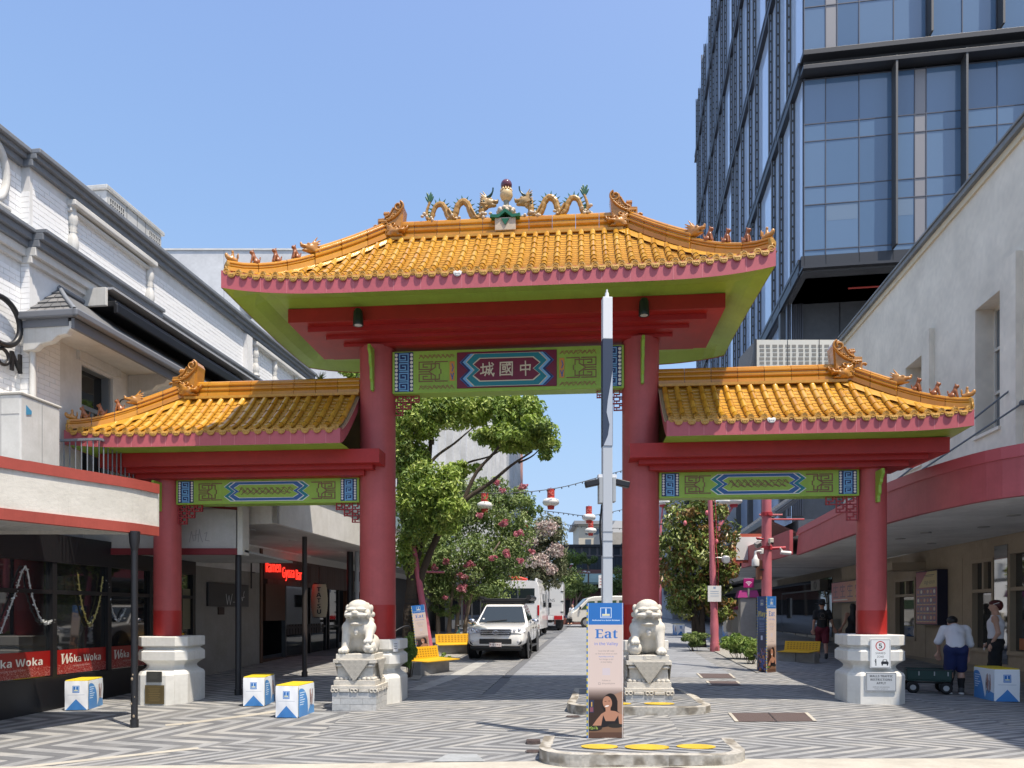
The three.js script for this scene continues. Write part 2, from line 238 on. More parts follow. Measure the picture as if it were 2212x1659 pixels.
// plain lane of long blue-grey setts
{
  const a = vnoise(512, 512, 32, 11), b = vnoise(512, 512, 6, 12), rowTone = Array.from({ length: 24 * 8 }, (_, i) => (Math.sin(i * 91.7) * 43758.5453 % 1 + 1) % 1);
  const tx = dataTex(512, 512, (x, y) => { const row = Math.floor(y / 21.34), sx = (x + row * 137) % 512, cell = Math.floor(sx / 128), j = (y % 21.34 < 1.6 || sx % 128 < 1.6) ? .72 : 1; return j * (.74 + .16 * rowTone[(row * 8 + cell) % 192] + .06 * a(x, y) + .08 * b(x, y)); });
  const m = mat([.31, .325, .345], .75); m.map = rep(tx, 2.4, 2.4);
  struct('mall_lane', (() => { const l = [], Zs = [...steps(16, 50, 60), ...steps(52, 118, 20)], xl = (Z) => .125 * (Z - 17) + .06, xr = (Z) => Z < 24 ? 4.9 + .12 * (Z - 16) : Math.min(16, 6 + (Z - 24) * 1.2); for (let i = 0; i < Zs.length - 1; i++) for (let k = 0; k < 14; k++) { const P = (Z, f) => { const x = lerp(xl(Z), xr(Z), f / 14); return V(x, gy(x, -Z) + .003, -Z); }; const A = P(Zs[i], k), B = P(Zs[i], k + 1), C = P(Zs[i + 1], k + 1), D = P(Zs[i + 1], k); l.push(A, B, C, A, C, D); } return tri(l); })(), m);
  struct('lane_edge', (() => { const l = []; for (let Z = 16.3; Z < 60; Z += 1.2) { const p = (o, z) => { const x = .125 * (z - 17) + o; return V(x, gy(x, -z) + .007, -z); }; l.push(p(-.12, Z), p(.06, Z), p(.06, Z + 1.2), p(-.12, Z), p(.06, Z + 1.2), p(-.12, Z + 1.2)); } return tri(l); })(), mat([.12, .125, .135], .8));
}
// pale bands crossing the chevrons
const bandOn = (pts, w, off, m, name) => { const l = []; for (let i = 0; i < pts.length - 1; i++) { const n = Math.max(1, Math.ceil(Math.hypot(pts[i + 1][0] - pts[i][0], pts[i + 1][1] - pts[i][1]) / .4)); for (let k = 0; k < n; k++) { const A = [lerp(pts[i][0], pts[i + 1][0], k / n), lerp(pts[i][1], pts[i + 1][1], k / n)], B = [lerp(pts[i][0], pts[i + 1][0], (k + 1) / n), lerp(pts[i][1], pts[i + 1][1], (k + 1) / n)], dx = B[0] - A[0], dz = B[1] - A[1], L = Math.hypot(dx, dz), nx = -dz / L * w / 2, nz = dx / L * w / 2; const q = (p, s) => V(p[0] + s * nx, gy(p[0], -p[1]) + off, -(p[1] + s * nz)); l.push(q(A, -1), q(B, -1), q(B, 1), q(A, -1), q(B, 1), q(A, 1)); } } const g = tri(l); const nn = g.attributes.normal; if (nn.getY(0) < 0) { flip(g); g.computeVertexNormals(); } return struct(name, g, m); };
bandOn([[-6.2, 7.65], [-5, 8.4], [-3.85, 9.1]], .14, .008, matStrip, 'pale_kerb_band');
bandOn([[-5.1, 10.9], [-4.9, 11.0], [-4.0, 11.9], [-3.55, 12.6]], .2, .008, matStrip, 'pale_kerb_band');
bandOn([[-1.9, 14.4], [-1.2, 17.0], [-.45, 22.5]], .34, .008, mat([.42, .42, .40], .8, { tex: 'mottle', size: 1 }), 'pale_paving_band');
// ---------- the gate ----------
const gate = thing('chinatown_gate', 'red Chinese gate with three yellow tiled roofs spanning the whole street', 'gate', [-.1, 0, -13], R(-5));
const fadedRed = mat([.52, .10, .10], .5, { tex: 'dirt', size: 2.2 }), redPaint = mat([.46, .022, .018], .5, { tex: 'mottle', size: 3 }), redFresh = mat([.45, .03, .026], .38, { tex: 'mottle', size: 3 });
const pinkPaint = mat([.54, .12, .145], .55, { tex: 'dirt', size: 2.6 }), greenPaint = mat([.34, .54, .07], .5, { tex: 'dirt', size: 2.5 });
const whitePaint = mat([.78, .78, .75], .65, { tex: 'dirt', size: 2.2, bump: .002 });
const glaze = [[.70, .355, .035], [.62, .295, .028], [.74, .41, .055]].map(c => mat(c, .22, { tex: 'mottle', size: .5, physical: true, clearcoat: .6, clearcoatRoughness: .12 }));
const glazePan = mat([.66, .33, .04], .3, { tex: 'mottle', size: .35 }), glazeDull = mat([.56, .31, .06], .45, { tex: 'dirt', size: .5 });
const mortar = mat([.42, .31, .18], .9), glazeRidge = [[.66, .29, .02], [.60, .25, .016], [.70, .33, .028]].map(c => mat(c, .22, { tex: 'dirt', size: .9, physical: true, clearcoat: .35, clearcoatRoughness: .08 }));
const ornGlaze = mat([.56, .25, .04], .3, { tex: 'mottle', size: .15, physical: true, clearcoat: .5 }), brownGlaze = mat([.36, .12, .035], .3, { tex: 'mottle', size: .1 });
// columns and their white bases
for (const [s, r, y0, y1] of [[-2.3, .315, .95, 6.24], [2.33, .315, .95, 6.24], [-6.22, .235, 1.0, 4.12], [6.17, .235, 1.0, 4.12]]) {
  const c = part('column', cyl(r, r, y0 + (r > .3 ? .75 : .6), y1, s, 0, 40), fadedRed, gate);
  part('column_foot', cyl(r + .004, r + .004, y0, y0 + (r > .3 ? .75 : .6), s, 0, 40), redFresh, c);
}
const octo = (w, c, y, s, tk = 0) => [[w - c, w], [w, w - c], [w, -w + c], [w - c, -w], [-w + c, -w], [-w, -w + c], [-w, w - c], [-w + c, w]].map(q => V(s + q[0], y, q[1] + tk));
function pedestal(s, base, top, w, front) {
  const h = top, ring = [[base - .3, w], [top - .67, w], [top - .64, w - .012]];
  for (let k = 0; k <= 8; k++) { const a = Math.PI * k / 8; ring.push([top - .63 + .2 * k / 8, w - .015 - .1 * Math.sin(a)]); }
  ring.push([top - .42, w], [top - .27, w], [top - .255, w - .02]);
  for (let k = 0; k <= 5; k++) { const a = Math.PI * k / 5; ring.push([top - .245 + .07 * k / 5, w - .02 - .045 * Math.sin(a)]); }
  ring.push([top - .165, w], [top - .012, w], [top, w - .015]);
  const g = [loft(ring.map(q => octo(q[1], .2 * q[1] / .6, q[0], s)))];
  if (front) g.push(loft([[base - .3, 1], [top - .68, 1], [top - .62, .93]].map(q => octo(w * .72 * q[1], .1, q[0], s - .03, w * .28 + .11))));
  return part('column_base', g, whitePaint, gate);
}
pedestal(-6.13, -.15, 1.14, .46, true); pedestal(6.13, .15, 1.2, .455, false); pedestal(-2.27, -.05, 1.1, .44, true); pedestal(2.33, .1, 1.1, .44, false);

// ---- tiled roofs ----
let barrelCount = 0;
function tiledRoof(o) {
  const { E0, E1, rid0, rid1, T, yp, up, concave, sp, fasH, soffY, ridH } = o;         // E0..E1 along the eave, hips only where the ridge end lies inside
  const hip0 = rid0 - E0 > .3, hip1 = E1 - rid1 > .3;
  const roof = part('tiled_roof', (() => {                                          // mortar bed below the tiles
    const xs = steps(E0, E1, 70), zs = steps(-T, T, 30), l = []; const P = (x, z) => S(x, z, -.035);
    for (let i = 0; i < 70; i++) for (let j = 0; j < 30; j++) { const a = P(xs[i], zs[j]), b = P(xs[i + 1], zs[j]), c = P(xs[i + 1], zs[j + 1]), d = P(xs[i], zs[j + 1]); l.push(a, d, c, a, c, b); }
    return tri(l);
  })(), mortar, gate);
  function q(s, t) { let k = Math.abs(t) / T; if (hip0 && s < rid0) k = Math.max(k, (rid0 - s) / (rid0 - E0)); if (hip1 && s > rid1) k = Math.max(k, (s - rid1) / (E1 - rid1)); return Math.min(k, 1.05); }
  function corner(s) { let e = 0; if (hip0 && s < rid0) e = (rid0 - s) / (rid0 - E0); if (hip1 && s > rid1) e = (s - rid1) / (E1 - rid1); return e; }
  function S(s, t, dy = 0) {
    const k = q(s, t), e = corner(s), tt = Math.abs(t) / T; let y = yp(k) + up * Math.pow(e, 3) * tt * tt + dy;
    let x = s; if (e > 0) x += (s < rid0 ? -1 : 1) * concave * Math.pow(e, 4) * (tt * tt - 1);
    return V(x, y, t);
  }
  // rows of barrel tiles on the front slope
  const n = Math.round((E1 - E0) / sp), gB = [0, 1].map(v => shared([new THREE.CylinderGeometry(.046 - v * .002, .052, 1, 9, 1, true, -Math.PI / 2, Math.PI), new THREE.CylinderGeometry(.0525, .0535, .1, 9, 1, true, -Math.PI / 2, Math.PI).translate(0, -.45, 0)]));
  const rest = [[], [], []], panL = [], tTop = (s) => hip0 && s < rid0 ? (rid0 - s) / (rid0 - E0) * T : hip1 && s > rid1 ? (s - rid1) / (E1 - rid1) * T : 0;
  const place = (g, a, b, m, name, k) => { const d = b.clone().sub(a), L = d.length(); d.normalize(); const x = V(1, 0, 0).addScaledVector(d, -d.x).normalize(), z = new THREE.Vector3().crossVectors(x, d.clone().negate()); const M = new THREE.Matrix4().makeBasis(x, d.clone().negate(), z).setPosition(a.clone().add(b).multiplyScalar(.5)); M.scale(V(1, L, 1)); return { g, M, m, name }; };
  const eaveTiles = [];
  for (let k = 0; k < n; k++) {
    const s = E0 + (k + .5) * (E1 - E0) / n, t0 = Math.min(T - .1, tTop(s) + .12), m = Math.max(1, Math.round((T - t0) / .2));
    for (let j = 0; j < m; j++) {
      const ta = lerp(t0, T, j / m) , tb = lerp(t0, T, (j + 1) / m) + .012; const a = S(s, ta, .004), b = S(s, tb, .008);
      const v = Math.floor(rnd() * 3), e = place(gB[v % 2], a, b, glaze[v], 'barrel_tile', 0);
      if (barrelCount < 290) { barrelCount++; const o2 = new THREE.Mesh(e.g, e.m); o2.name = 'barrel_tile'; o2.castShadow = o2.receiveShadow = true; e.M.decompose(o2.position, o2.quaternion, o2.scale); roof.add(o2); }
      else { const c = e.g.clone(); c.userData = {}; c.applyMatrix4(e.M); rest[v].push(c); }
    }
    // round end tile
    const f = S(s, T, 0);
    const disc = part('eave_tile', [mv(new THREE.CylinderGeometry(.056, .056, .03, 16), f.x, f.y + .004, f.z + .012, Math.PI / 2 - .12), mv(new THREE.TorusGeometry(.04, .008, 5, 14), f.x, f.y + .004, f.z + .03, -.12), mv(new THREE.TorusGeometry(.018, .006, 4, 10), f.x, f.y + .004, f.z + .03, -.12), sph(f.x, f.y + .062, f.z - .02, .012, .022, .012, 6, 5)], glazeDull, roof);
    // pan tiles: short scooped courses between two rows
    for (const half of [.5]) {
      const s2 = s + half * (E1 - E0) / n; if (k === n - 1) continue;
      const t1 = Math.min(T - .05, tTop(s2) + .1), mm = Math.max(1, Math.round((T - t1) / .078)), hw = (E1 - E0) / n / 2;
      for (let j = 0; j < mm; j++) {
        const ta = lerp(t1, T + .04, j / mm), tb = lerp(t1, T + .04, (j + 1) / mm), A = [], B = [], C = [];
        for (let i = 0; i <= 4; i++) { const f2 = i / 2 - 1, dy = .022 * f2 * f2 - .024; A.push(S(s2 + f2 * hw, ta, dy - .006)); const b = S(s2 + f2 * hw, tb, dy + .012); B.push(b); C.push(V(b.x, b.y - .02, b.z)); }
        for (let i = 0; i < 4; i++) panL.push(A[i], B[i], B[i + 1], A[i], B[i + 1], A[i + 1], B[i], C[i], C[i + 1], B[i], C[i + 1], B[i + 1]);
      }
      const e = S(s2, T + .035, 0), W = hw * .66;
      const sh = []; for (let i = 0; i <= 10; i++) { const a = Math.PI * i / 10; sh.push([W * Math.cos(a), -.078 * Math.pow(Math.sin(a), .8) - .012]); } sh.push([-W * .5, .004], [0, -.014], [W * .5, .004]);
      const inner = sh.map(p => [p[0] * .72, p[1] * .72 - .012]);
      part('drip_tile', [mv(ext(sh, .016, .003), e.x, e.y - .012, e.z, -.16), mv(ext(inner, .01, .003), e.x, e.y - .012, e.z + .012, -.16), ...[-.4, 0, .4].map(i => sph(e.x + i * W, e.y - .052, e.z + .03, .014, .012, .008, 6, 5))], rnd() < .03 ? whitePaint : glazeDull, roof);
    }
  }
  const pans = part('pan_tiles', tri(panL), glazePan, roof); pans.userData.kind = 'stuff';
  rest.forEach((l, v) => { if (l.length) { const r = part('barrel_tiles', l, glaze[v], roof); r.userData.kind = 'stuff'; } });
  // ridge and hip courses
  const prof = (h, w) => [[-w, -.06], [-w, .02], [-w * .78, .035], [-w * .7, .06 * h / .28], [-w * .98, .085 * h / .28], [-w, .11 * h / .28], [-w * .72, .135 * h / .28], [-w * .7, .155 * h / .28], [-w * .94, .175 * h / .28], [-w * .94, .2 * h / .28], [-w * .6, .222 * h / .28], [-w * .58, .25 * h / .28], [-w * .35, .275 * h / .28], [0, .285 * h / .28]].concat([[w * .35, .275 * h / .28], [w * .58, .25 * h / .28], [w * .6, .222 * h / .28], [w * .94, .2 * h / .28], [w * .94, .175 * h / .28], [w * .7, .155 * h / .28], [w * .72, .135 * h / .28], [w, .11 * h / .28], [w * .98, .085 * h / .28], [w * .7, .06 * h / .28], [w * .78, .035], [w, .02], [w, -.06]]);
  const course = (f, L, h, w, name) => { const m = Math.max(1, Math.round(L / .42)); for (let i = 0; i < m; i++) { const a = i / m + .004 / L, b = (i + 1) / m - .004 / L; part(name, sweep(prof(h, w), [f(a), f((a + b) / 2), f(b)]), glazeRidge[Math.floor(rnd() * 3)], roof); } };
  const yR = yp(0.05) + .03; course((k) => V(lerp(rid0, rid1, k), yR, 0), rid1 - rid0, ridH, .12, 'ridge_tile');
  part('ridge_flashing', box(rid0, yR - .10, .09, rid1, yR - .055, .2), glazePan, roof);
  const hipPath = (side, tf) => (k) => { const e = k, s = side < 0 ? lerp(rid0, E0, e) : lerp(rid1, E1, e); const p = S(s, T * e, .05); return p; };
  for (const side of [-1, 1]) {
    if (side < 0 ? !hip0 : !hip1) continue;
    const L = Math.hypot(side < 0 ? rid0 - E0 : E1 - rid1, T), f = hipPath(side), b = o.beastAt;
    course((k) => f(lerp(.02, b, k)), L * b, ridH * .86, .1, 'hip_tile'); course((k) => f(lerp(b, .975, k)), L * (1 - b), ridH * .5, .085, 'hip_tile');
    part('hip_flashing', (() => { const l = []; for (let i = 0; i < 24; i++) { const a = lerp(.04, 1, i / 24), c = lerp(.04, 1, (i + 1) / 24); const sA = side < 0 ? lerp(rid0, E0, a) : lerp(rid1, E1, a), sC = side < 0 ? lerp(rid0, E0, c) : lerp(rid1, E1, c); const A = S(sA, T * a, .05), B = S(sA - side * .17, Math.min(T, T * a + .14), .035), C = S(sC, T * c, .05), D = S(sC - side * .17, Math.min(T, T * c + .14), .035); side < 0 ? l.push(A, B, D, A, D, C) : l.push(A, D, B, A, C, D); } return tri(l); })(), glazePan, roof);
    const tip = f(.975), rotY0 = Math.atan2(side * (side < 0 ? rid0 - E0 : E1 - rid1), T);
    part('hip_end_tile', [mv(ext([[-.085, .1], [-.085, .06], [-.065, -.02], [-.045, -.12], [0, -.15], [.045, -.12], [.065, -.02], [.085, .06], [.085, .1], [0, .12]], .05, .01), tip.x - side * .03, tip.y, tip.z - .02, 0, rotY0, 0), mv(new THREE.TorusGeometry(.045, .012, 5, 12), tip.x - side * .0, tip.y - .01, tip.z + .03, 0, rotY0, 0)], glazeDull, roof);
    const rotY = Math.atan2(side * (side < 0 ? rid0 - E0 : E1 - rid1), T);
    const on = (k, h) => { const p = f(k); return [p.x, p.y + h, p.z]; };
    const put = (g, k, h, m, name, s, ry) => { const o2 = new THREE.Mesh(g, m); o2.name = name; o2.position.set(...on(k, h)); o2.rotation.y = ry; o2.scale.setScalar(s); o2.castShadow = o2.receiveShadow = true; roof.add(o2); };
    put(ORN.head, b + .015, ridH * .5, ornGlaze, 'dragon_head', o.os * 1.0, rotY);
    for (const k of o.beasts) put(ORN.beast, k, ridH * .46, brownGlaze, 'ridge_beast', o.os * .95, rotY + (rnd() - .5) * .5);
    put(ORN.rider, .945, ridH * .47, ornGlaze, 'ridge_rider', o.os * .9, rotY);
    const cx = side < 0 ? rid0 : rid1, ch = new THREE.Mesh(ORN.chiwen, ornGlaze); ch.name = 'ridge_finial'; ch.position.set(cx, yR - .02, 0); ch.scale.set(side * o.cs, o.cs, o.cs * 1.7); ch.castShadow = ch.receiveShadow = true; roof.add(ch);
  }
  // boards round the eaves
  const edge = (f0, f1, m) => steps(0, 1, m).map(k => f0(k));
  const ty = .045, fy = (p) => p;
  const E0f = hip0 ? E0 + .02 : E0 + .02, E1f = hip1 ? E1 - .04 : E1 - .02, Tf = T + .032;
  const loop = [...steps(E0f, E1f, 40).map(s => S(s, Tf)), ...steps(Tf, -Tf, 20).slice(1).map(t => S(E1f, t)), ...steps(E1f, E0f, 40).slice(1).map(s => S(s, -Tf)), ...steps(-Tf, Tf, 20).slice(1, -1).map(t => S(E0f, t))];
  const soff = loop.map(p => V(p.x, p.y - yp(1) + soffY, p.z));
  const topY = loop.map(p => V(p.x, p.y - yp(1) + soffY + fasH, p.z));
  const face = (a, b) => { const l = []; for (let i = 0; i < 40; i++) l.push(a[i], a[i + 1], b[i + 1], a[i], b[i + 1], b[i]); return tri(l); };
  const fl = []; const N = loop.length; for (let i = 0; i < N; i++) { const j = (i + 1) % N; fl.push(soff[i], soff[j], topY[j], soff[i], topY[j], topY[i]); }
  const fas = part('eave_fascia', tri(fl), pinkPaint, gate);
  part('fascia_joint', steps(0, 40, 16).slice(1, -1).map(i => { const a = soff[Math.round(i)], b = topY[Math.round(i)]; return box(a.x - .004, a.y + .004, a.z, a.x + .004, b.y - .05, a.z + .002); }), mat([.60, .20, .22], .6), fas);
  const nf = 41, sl = []; // soffit: strips between the front and the back edge
  const fr = steps(E0f, E1f, 40), P2 = (s, t) => { const p = S(s, t); const k2 = q(s, t); return V(p.x, p.y - yp(k2) + soffY + .012 + (o.rise ?? 0) * smooth(1, .74, k2), p.z); };
  const zs = steps(-Tf + .012, Tf - .012, 12); for (let i = 0; i < 40; i++) for (let j = 0; j < 12; j++) { const a = P2(fr[i], zs[j]), b2 = P2(fr[i + 1], zs[j]), c = P2(fr[i + 1], zs[j + 1]), d = P2(fr[i], zs[j + 1]); sl.push(a, b2, c, a, c, d); }
  part('soffit', tri(sl), greenPaint, gate);
  return { roof, yR };
}
const ORN = {};
{
  const beast = (p) => { const [x, y, z] = p; let d = capsule(p, [0, .05, -.035], [0, .11, .015], .045, .036); d = sMin(d, capsule(p, [0, .11, .015], [0, .165, .025], .03, .03), .03); d = sMin(d, ellip(p, [0, .185, .045], [.034, .032, .042]), .015); d = sMin(d, Math.min(ellip([Math.abs(x), y, z], [.022, .222, .025], [.012, .022, .01])), .01); d = sMin(d, capsule([Math.abs(x), y, z], [.025, .1, .04], [.028, .0, .06], .016, .018), .015); d = sMin(d, ellip([Math.abs(x), y, z], [.035, .03, -.02], [.026, .04, .045]), .015); return sMin(d, capsule(p, [0, .03, -.07], [0, .13, -.09], .014, .012), .01); };
  ORN.beast = shared(nets(beast, [-.08, -.02, -.12], [.08, .26, .11], .011));
  const rider = (p) => { let d = capsule(p, [0, .04, -.05], [0, .06, .07], .045, .04); d = sMin(d, ellip(p, [0, .1, .1], [.03, .04, .03]), .03); d = sMin(d, capsule(p, [0, .08, 0], [0, .15, -.01], .035, .022), .02); d = sMin(d, ellip(p, [0, .18, -.005], [.024, .028, .024]), .01); for (const k of [-1, 0, 1]) d = sMin(d, ellip(p, [k * .03, .11 + Math.abs(k) * .01, -.09], [.016, .055, .014]), .01); return d; };
  ORN.rider = shared(nets(rider, [-.09, -.02, -.13], [.09, .23, .16], .011));
  const head = (p) => { const [x, y, z] = p, a = [Math.abs(x), y, z]; let d = ellip(p, [0, .1, .0], [.075, .085, .1]); d = sMin(d, ellip(p, [0, .11, .11], [.05, .032, .07]), .03); d = sMin(d, ellip(p, [0, .045, .09], [.045, .018, .06]), .02); d = sMin(d, ellip(p, [0, .145, .165], [.022, .025, .02]), .015); d = sMin(d, ellip(a, [.045, .15, .05], [.022, .022, .025]), .01); d = sMin(d, capsule(a, [.04, .17, -.02], [.055, .3, -.1], .022, .007), .02); for (let k = 0; k < 5; k++) d = sMin(d, capsule(a, [.05, .05 + k * .03, -.04], [.085, .06 + k * .045, -.14], .022, .008), .012); return sMax(d, -ellip(p, [0, .078, .14], [.05, .014, .06]), .01); };
  ORN.head = shared(nets(head, [-.12, -.04, -.18], [.12, .33, .21], .012));
  // ridge-end dragon: gaping head below, a curled fin and a sword hilt above; faces the middle of the ridge (local -x)
  const g = [], fin = []; const sp0 = [-.12, .46];
  const spiral = steps(0, 1, 26).map(k => { const a = R(-70 + 480 * k), r = .085 * (1 - k * .78); return [sp0[0] + r * Math.cos(a + Math.PI), sp0[1] + r * Math.sin(a + Math.PI)]; });
  g.push(ext([[-.17, .12], [-.19, .4], [-.2, .47], [-.17, .53], [-.11, .545], [-.05, .51], [-.035, .46], [.0, .38], [.06, .31], [.22, .30], [.23, .02], [.12, -.06], [-.12, -.06]], .17, .02).translate(0, 0, -.085));
  g.push(tube(spiral.map(p => [p[0], p[1], .085]), .017, 6, 40)); g.push(tube([[-.16, .4, .085], [-.1, .33, .09], [-.02, .27, .09], [.07, .235, .085], [.2, .23, .085]], .016, 6)); g.push(tube([[-.04, .44, .085], [.03, .33, .085], [.1, .29, .085]], .014, 6));
  for (let k = 0; k < 14; k++) g.push(sph(-.1 + (k % 5) * .055 + Math.floor(k / 5) * .03, .37 - (k % 5) * .035 - Math.floor(k / 5) * .03, .088, .016, .014, .012, 6, 5));
  g.push(box(.07, .31, -.04, .13, .4, .04, .015), box(.055, .385, -.045, .145, .41, .045, .01), ...[.07, .1, .13].map(x => sph(x, .425, 0, .02, .03, .035, 8, 6)));
  g.push(mv(nets(head, [-.12, -.04, -.18], [.12, .33, .21], .015), -.06, -.05, .06, 0, -Math.PI / 2 + .3, 0, 1.0));
  for (let k = 0; k < 9; k++) g.push(mv(new THREE.TorusGeometry(.032, .012, 5, 10), .0 + rr(-.12, .2), rr(-.03, .2), .085 + rr(0, .015), rr(-.3, .3), rr(-.3, .3), 0));
  g.push(tube([[-.17, .08, .05], [-.24, .12, .07], [-.26, .17, .06]], .016, 6), tube([[.2, .2, .02], [.27, .22, .03], [.3, .2, .03]], .018, 6));
  ORN.chiwen = shared(g);
}
const mainProf = (k) => 6.72 + 1.55 * Math.pow(Math.max(0, 1 - k), 1.32);
const sideProf = (k) => 4.60 + .93 * Math.pow(Math.max(0, 1 - k), 1.25);
const mainRoof = tiledRoof({ E0: -4.28, E1: 4.15, rid0: -2.02, rid1: 2.02, T: 1.86, yp: mainProf, up: .15, concave: .11, sp: .1945, rise: .19, fasH: .27, soffY: 6.45, ridH: .29, beastAt: .5, beasts: [.6, .71, .83], os: 1.0, cs: 1.12 });
tiledRoof({ E0: -7.42, E1: -2.6, rid0: -5.8, rid1: -2.6, T: 1.1, yp: sideProf, up: .07, concave: .05, sp: .204, fasH: .245, soffY: 4.335, ridH: .25, beastAt: .44, beasts: [.58, .72, .85], os: .95, cs: 1.15 });
tiledRoof({ E0: 2.62, E1: 7.28, rid0: 2.62, rid1: 5.72, T: 1.1, yp: sideProf, up: .07, concave: .05, sp: .204, fasH: .245, soffY: 4.335, ridH: .25, beastAt: .44, beasts: [.58, .72, .85], os: .95, cs: 1.155 });
// stepped beams
[[3.59, .9, 6.42, 6.65], [3.33, .69, 6.335, 6.42], [3.08, .48, 6.278, 6.335], [2.84, .26, 6.222, 6.278]].forEach(([s, t, a, b]) => part('beam', box(-s, a, -t, s, b - .001, t), redPaint, gate));
for (const m of [-1, 1]) [[7.12, 2.1, .65, 4.11, 4.345], [6.86, 2.26, .5, 4.036, 4.11], [6.62, 2.45, .35, 3.955, 4.036]].forEach(([o, i, t, a, b]) => part('beam', [box(m * i, a, 0, m * o, b - .001, t), box(m * 2.4, a, -t, m * o, b - .001, -.0005)], redPaint, gate));
// painted panels
const blueDark = mat([.012, .028, .12], .45), blueMid = mat([.03, .12, .33], .45), blueLight = mat([.18, .42, .68], .45), teal = mat([.01, .20, .24], .45), cream = mat([.66, .58, .42], .5), maroon = mat([.16, .006, .03], .45), goldLine = mat([.22, .11, .05], .5), pearlWhite = mat([.75, .74, .68], .4), orangePaint = mat([.62, .27, .06], .5);
const zig = (a, h, d) => [[-a, h], [-a - d, h / 2], [-a, 0], [-a - d, -h / 2], [-a, -h], [a, -h], [a + d, -h / 2], [a, 0], [a + d, h / 2], [a, h]];
const fret = (w, h) => { const u = w / 7; return [[[0, 0], [0, h * .38], [u * 3, h * .38], [u * 3, h * .1], [u, h * .1], [u, h * .26], [u * 2, h * .26]], [[0, h], [0, h * .62], [u * 3, h * .62], [u * 3, h * .9], [u, h * .9], [u, h * .74], [u * 2, h * .74]], [[0, h * .5], [u * 2.4, h * .5], [u * 4, h * .72], [u * 4, h], [u * 7, h]], [[u * 2.4, h * .5], [u * 4, h * .28], [u * 4, 0], [u * 7, 0]], [[u * 3, h * .9], [u * 5, h * .9], [u * 5, h * .65]], [[u * 3, h * .1], [u * 5, h * .1], [u * 5, h * .35]], [[u * 5.4, h * .6], [u * 5.4, h * .4]], [[0, 0], [u * 3.4, 0]], [[0, h], [u * 3.4, h]]]; };
const meander = (w, h) => { const q = []; const a = w * .42; return [[[-a, -h / 2], [-a, h * .36], [a, h * .36], [a, -h * .24], [-a * .35, -h * .24], [-a * .35, h * .1], [a * .35, h * .1]], [[-a, -h * .42], [a, -h * .42]]]; };
const leafy = (x0, x1, y, h, n) => { const l = []; for (let i = 0; i < n; i++) { const x = lerp(x0, x1, (i + .5) / n), w = (x1 - x0) / n; l.push([[x - w / 2, y - h / 2], [x, y + h / 2 * rr(.5, 1)], [x + w / 2, y - h / 2 * rr(-.3, 1)]], [[x - w / 3, y + h / 3], [x + w / 3, y - h / 3]]); } return l; };
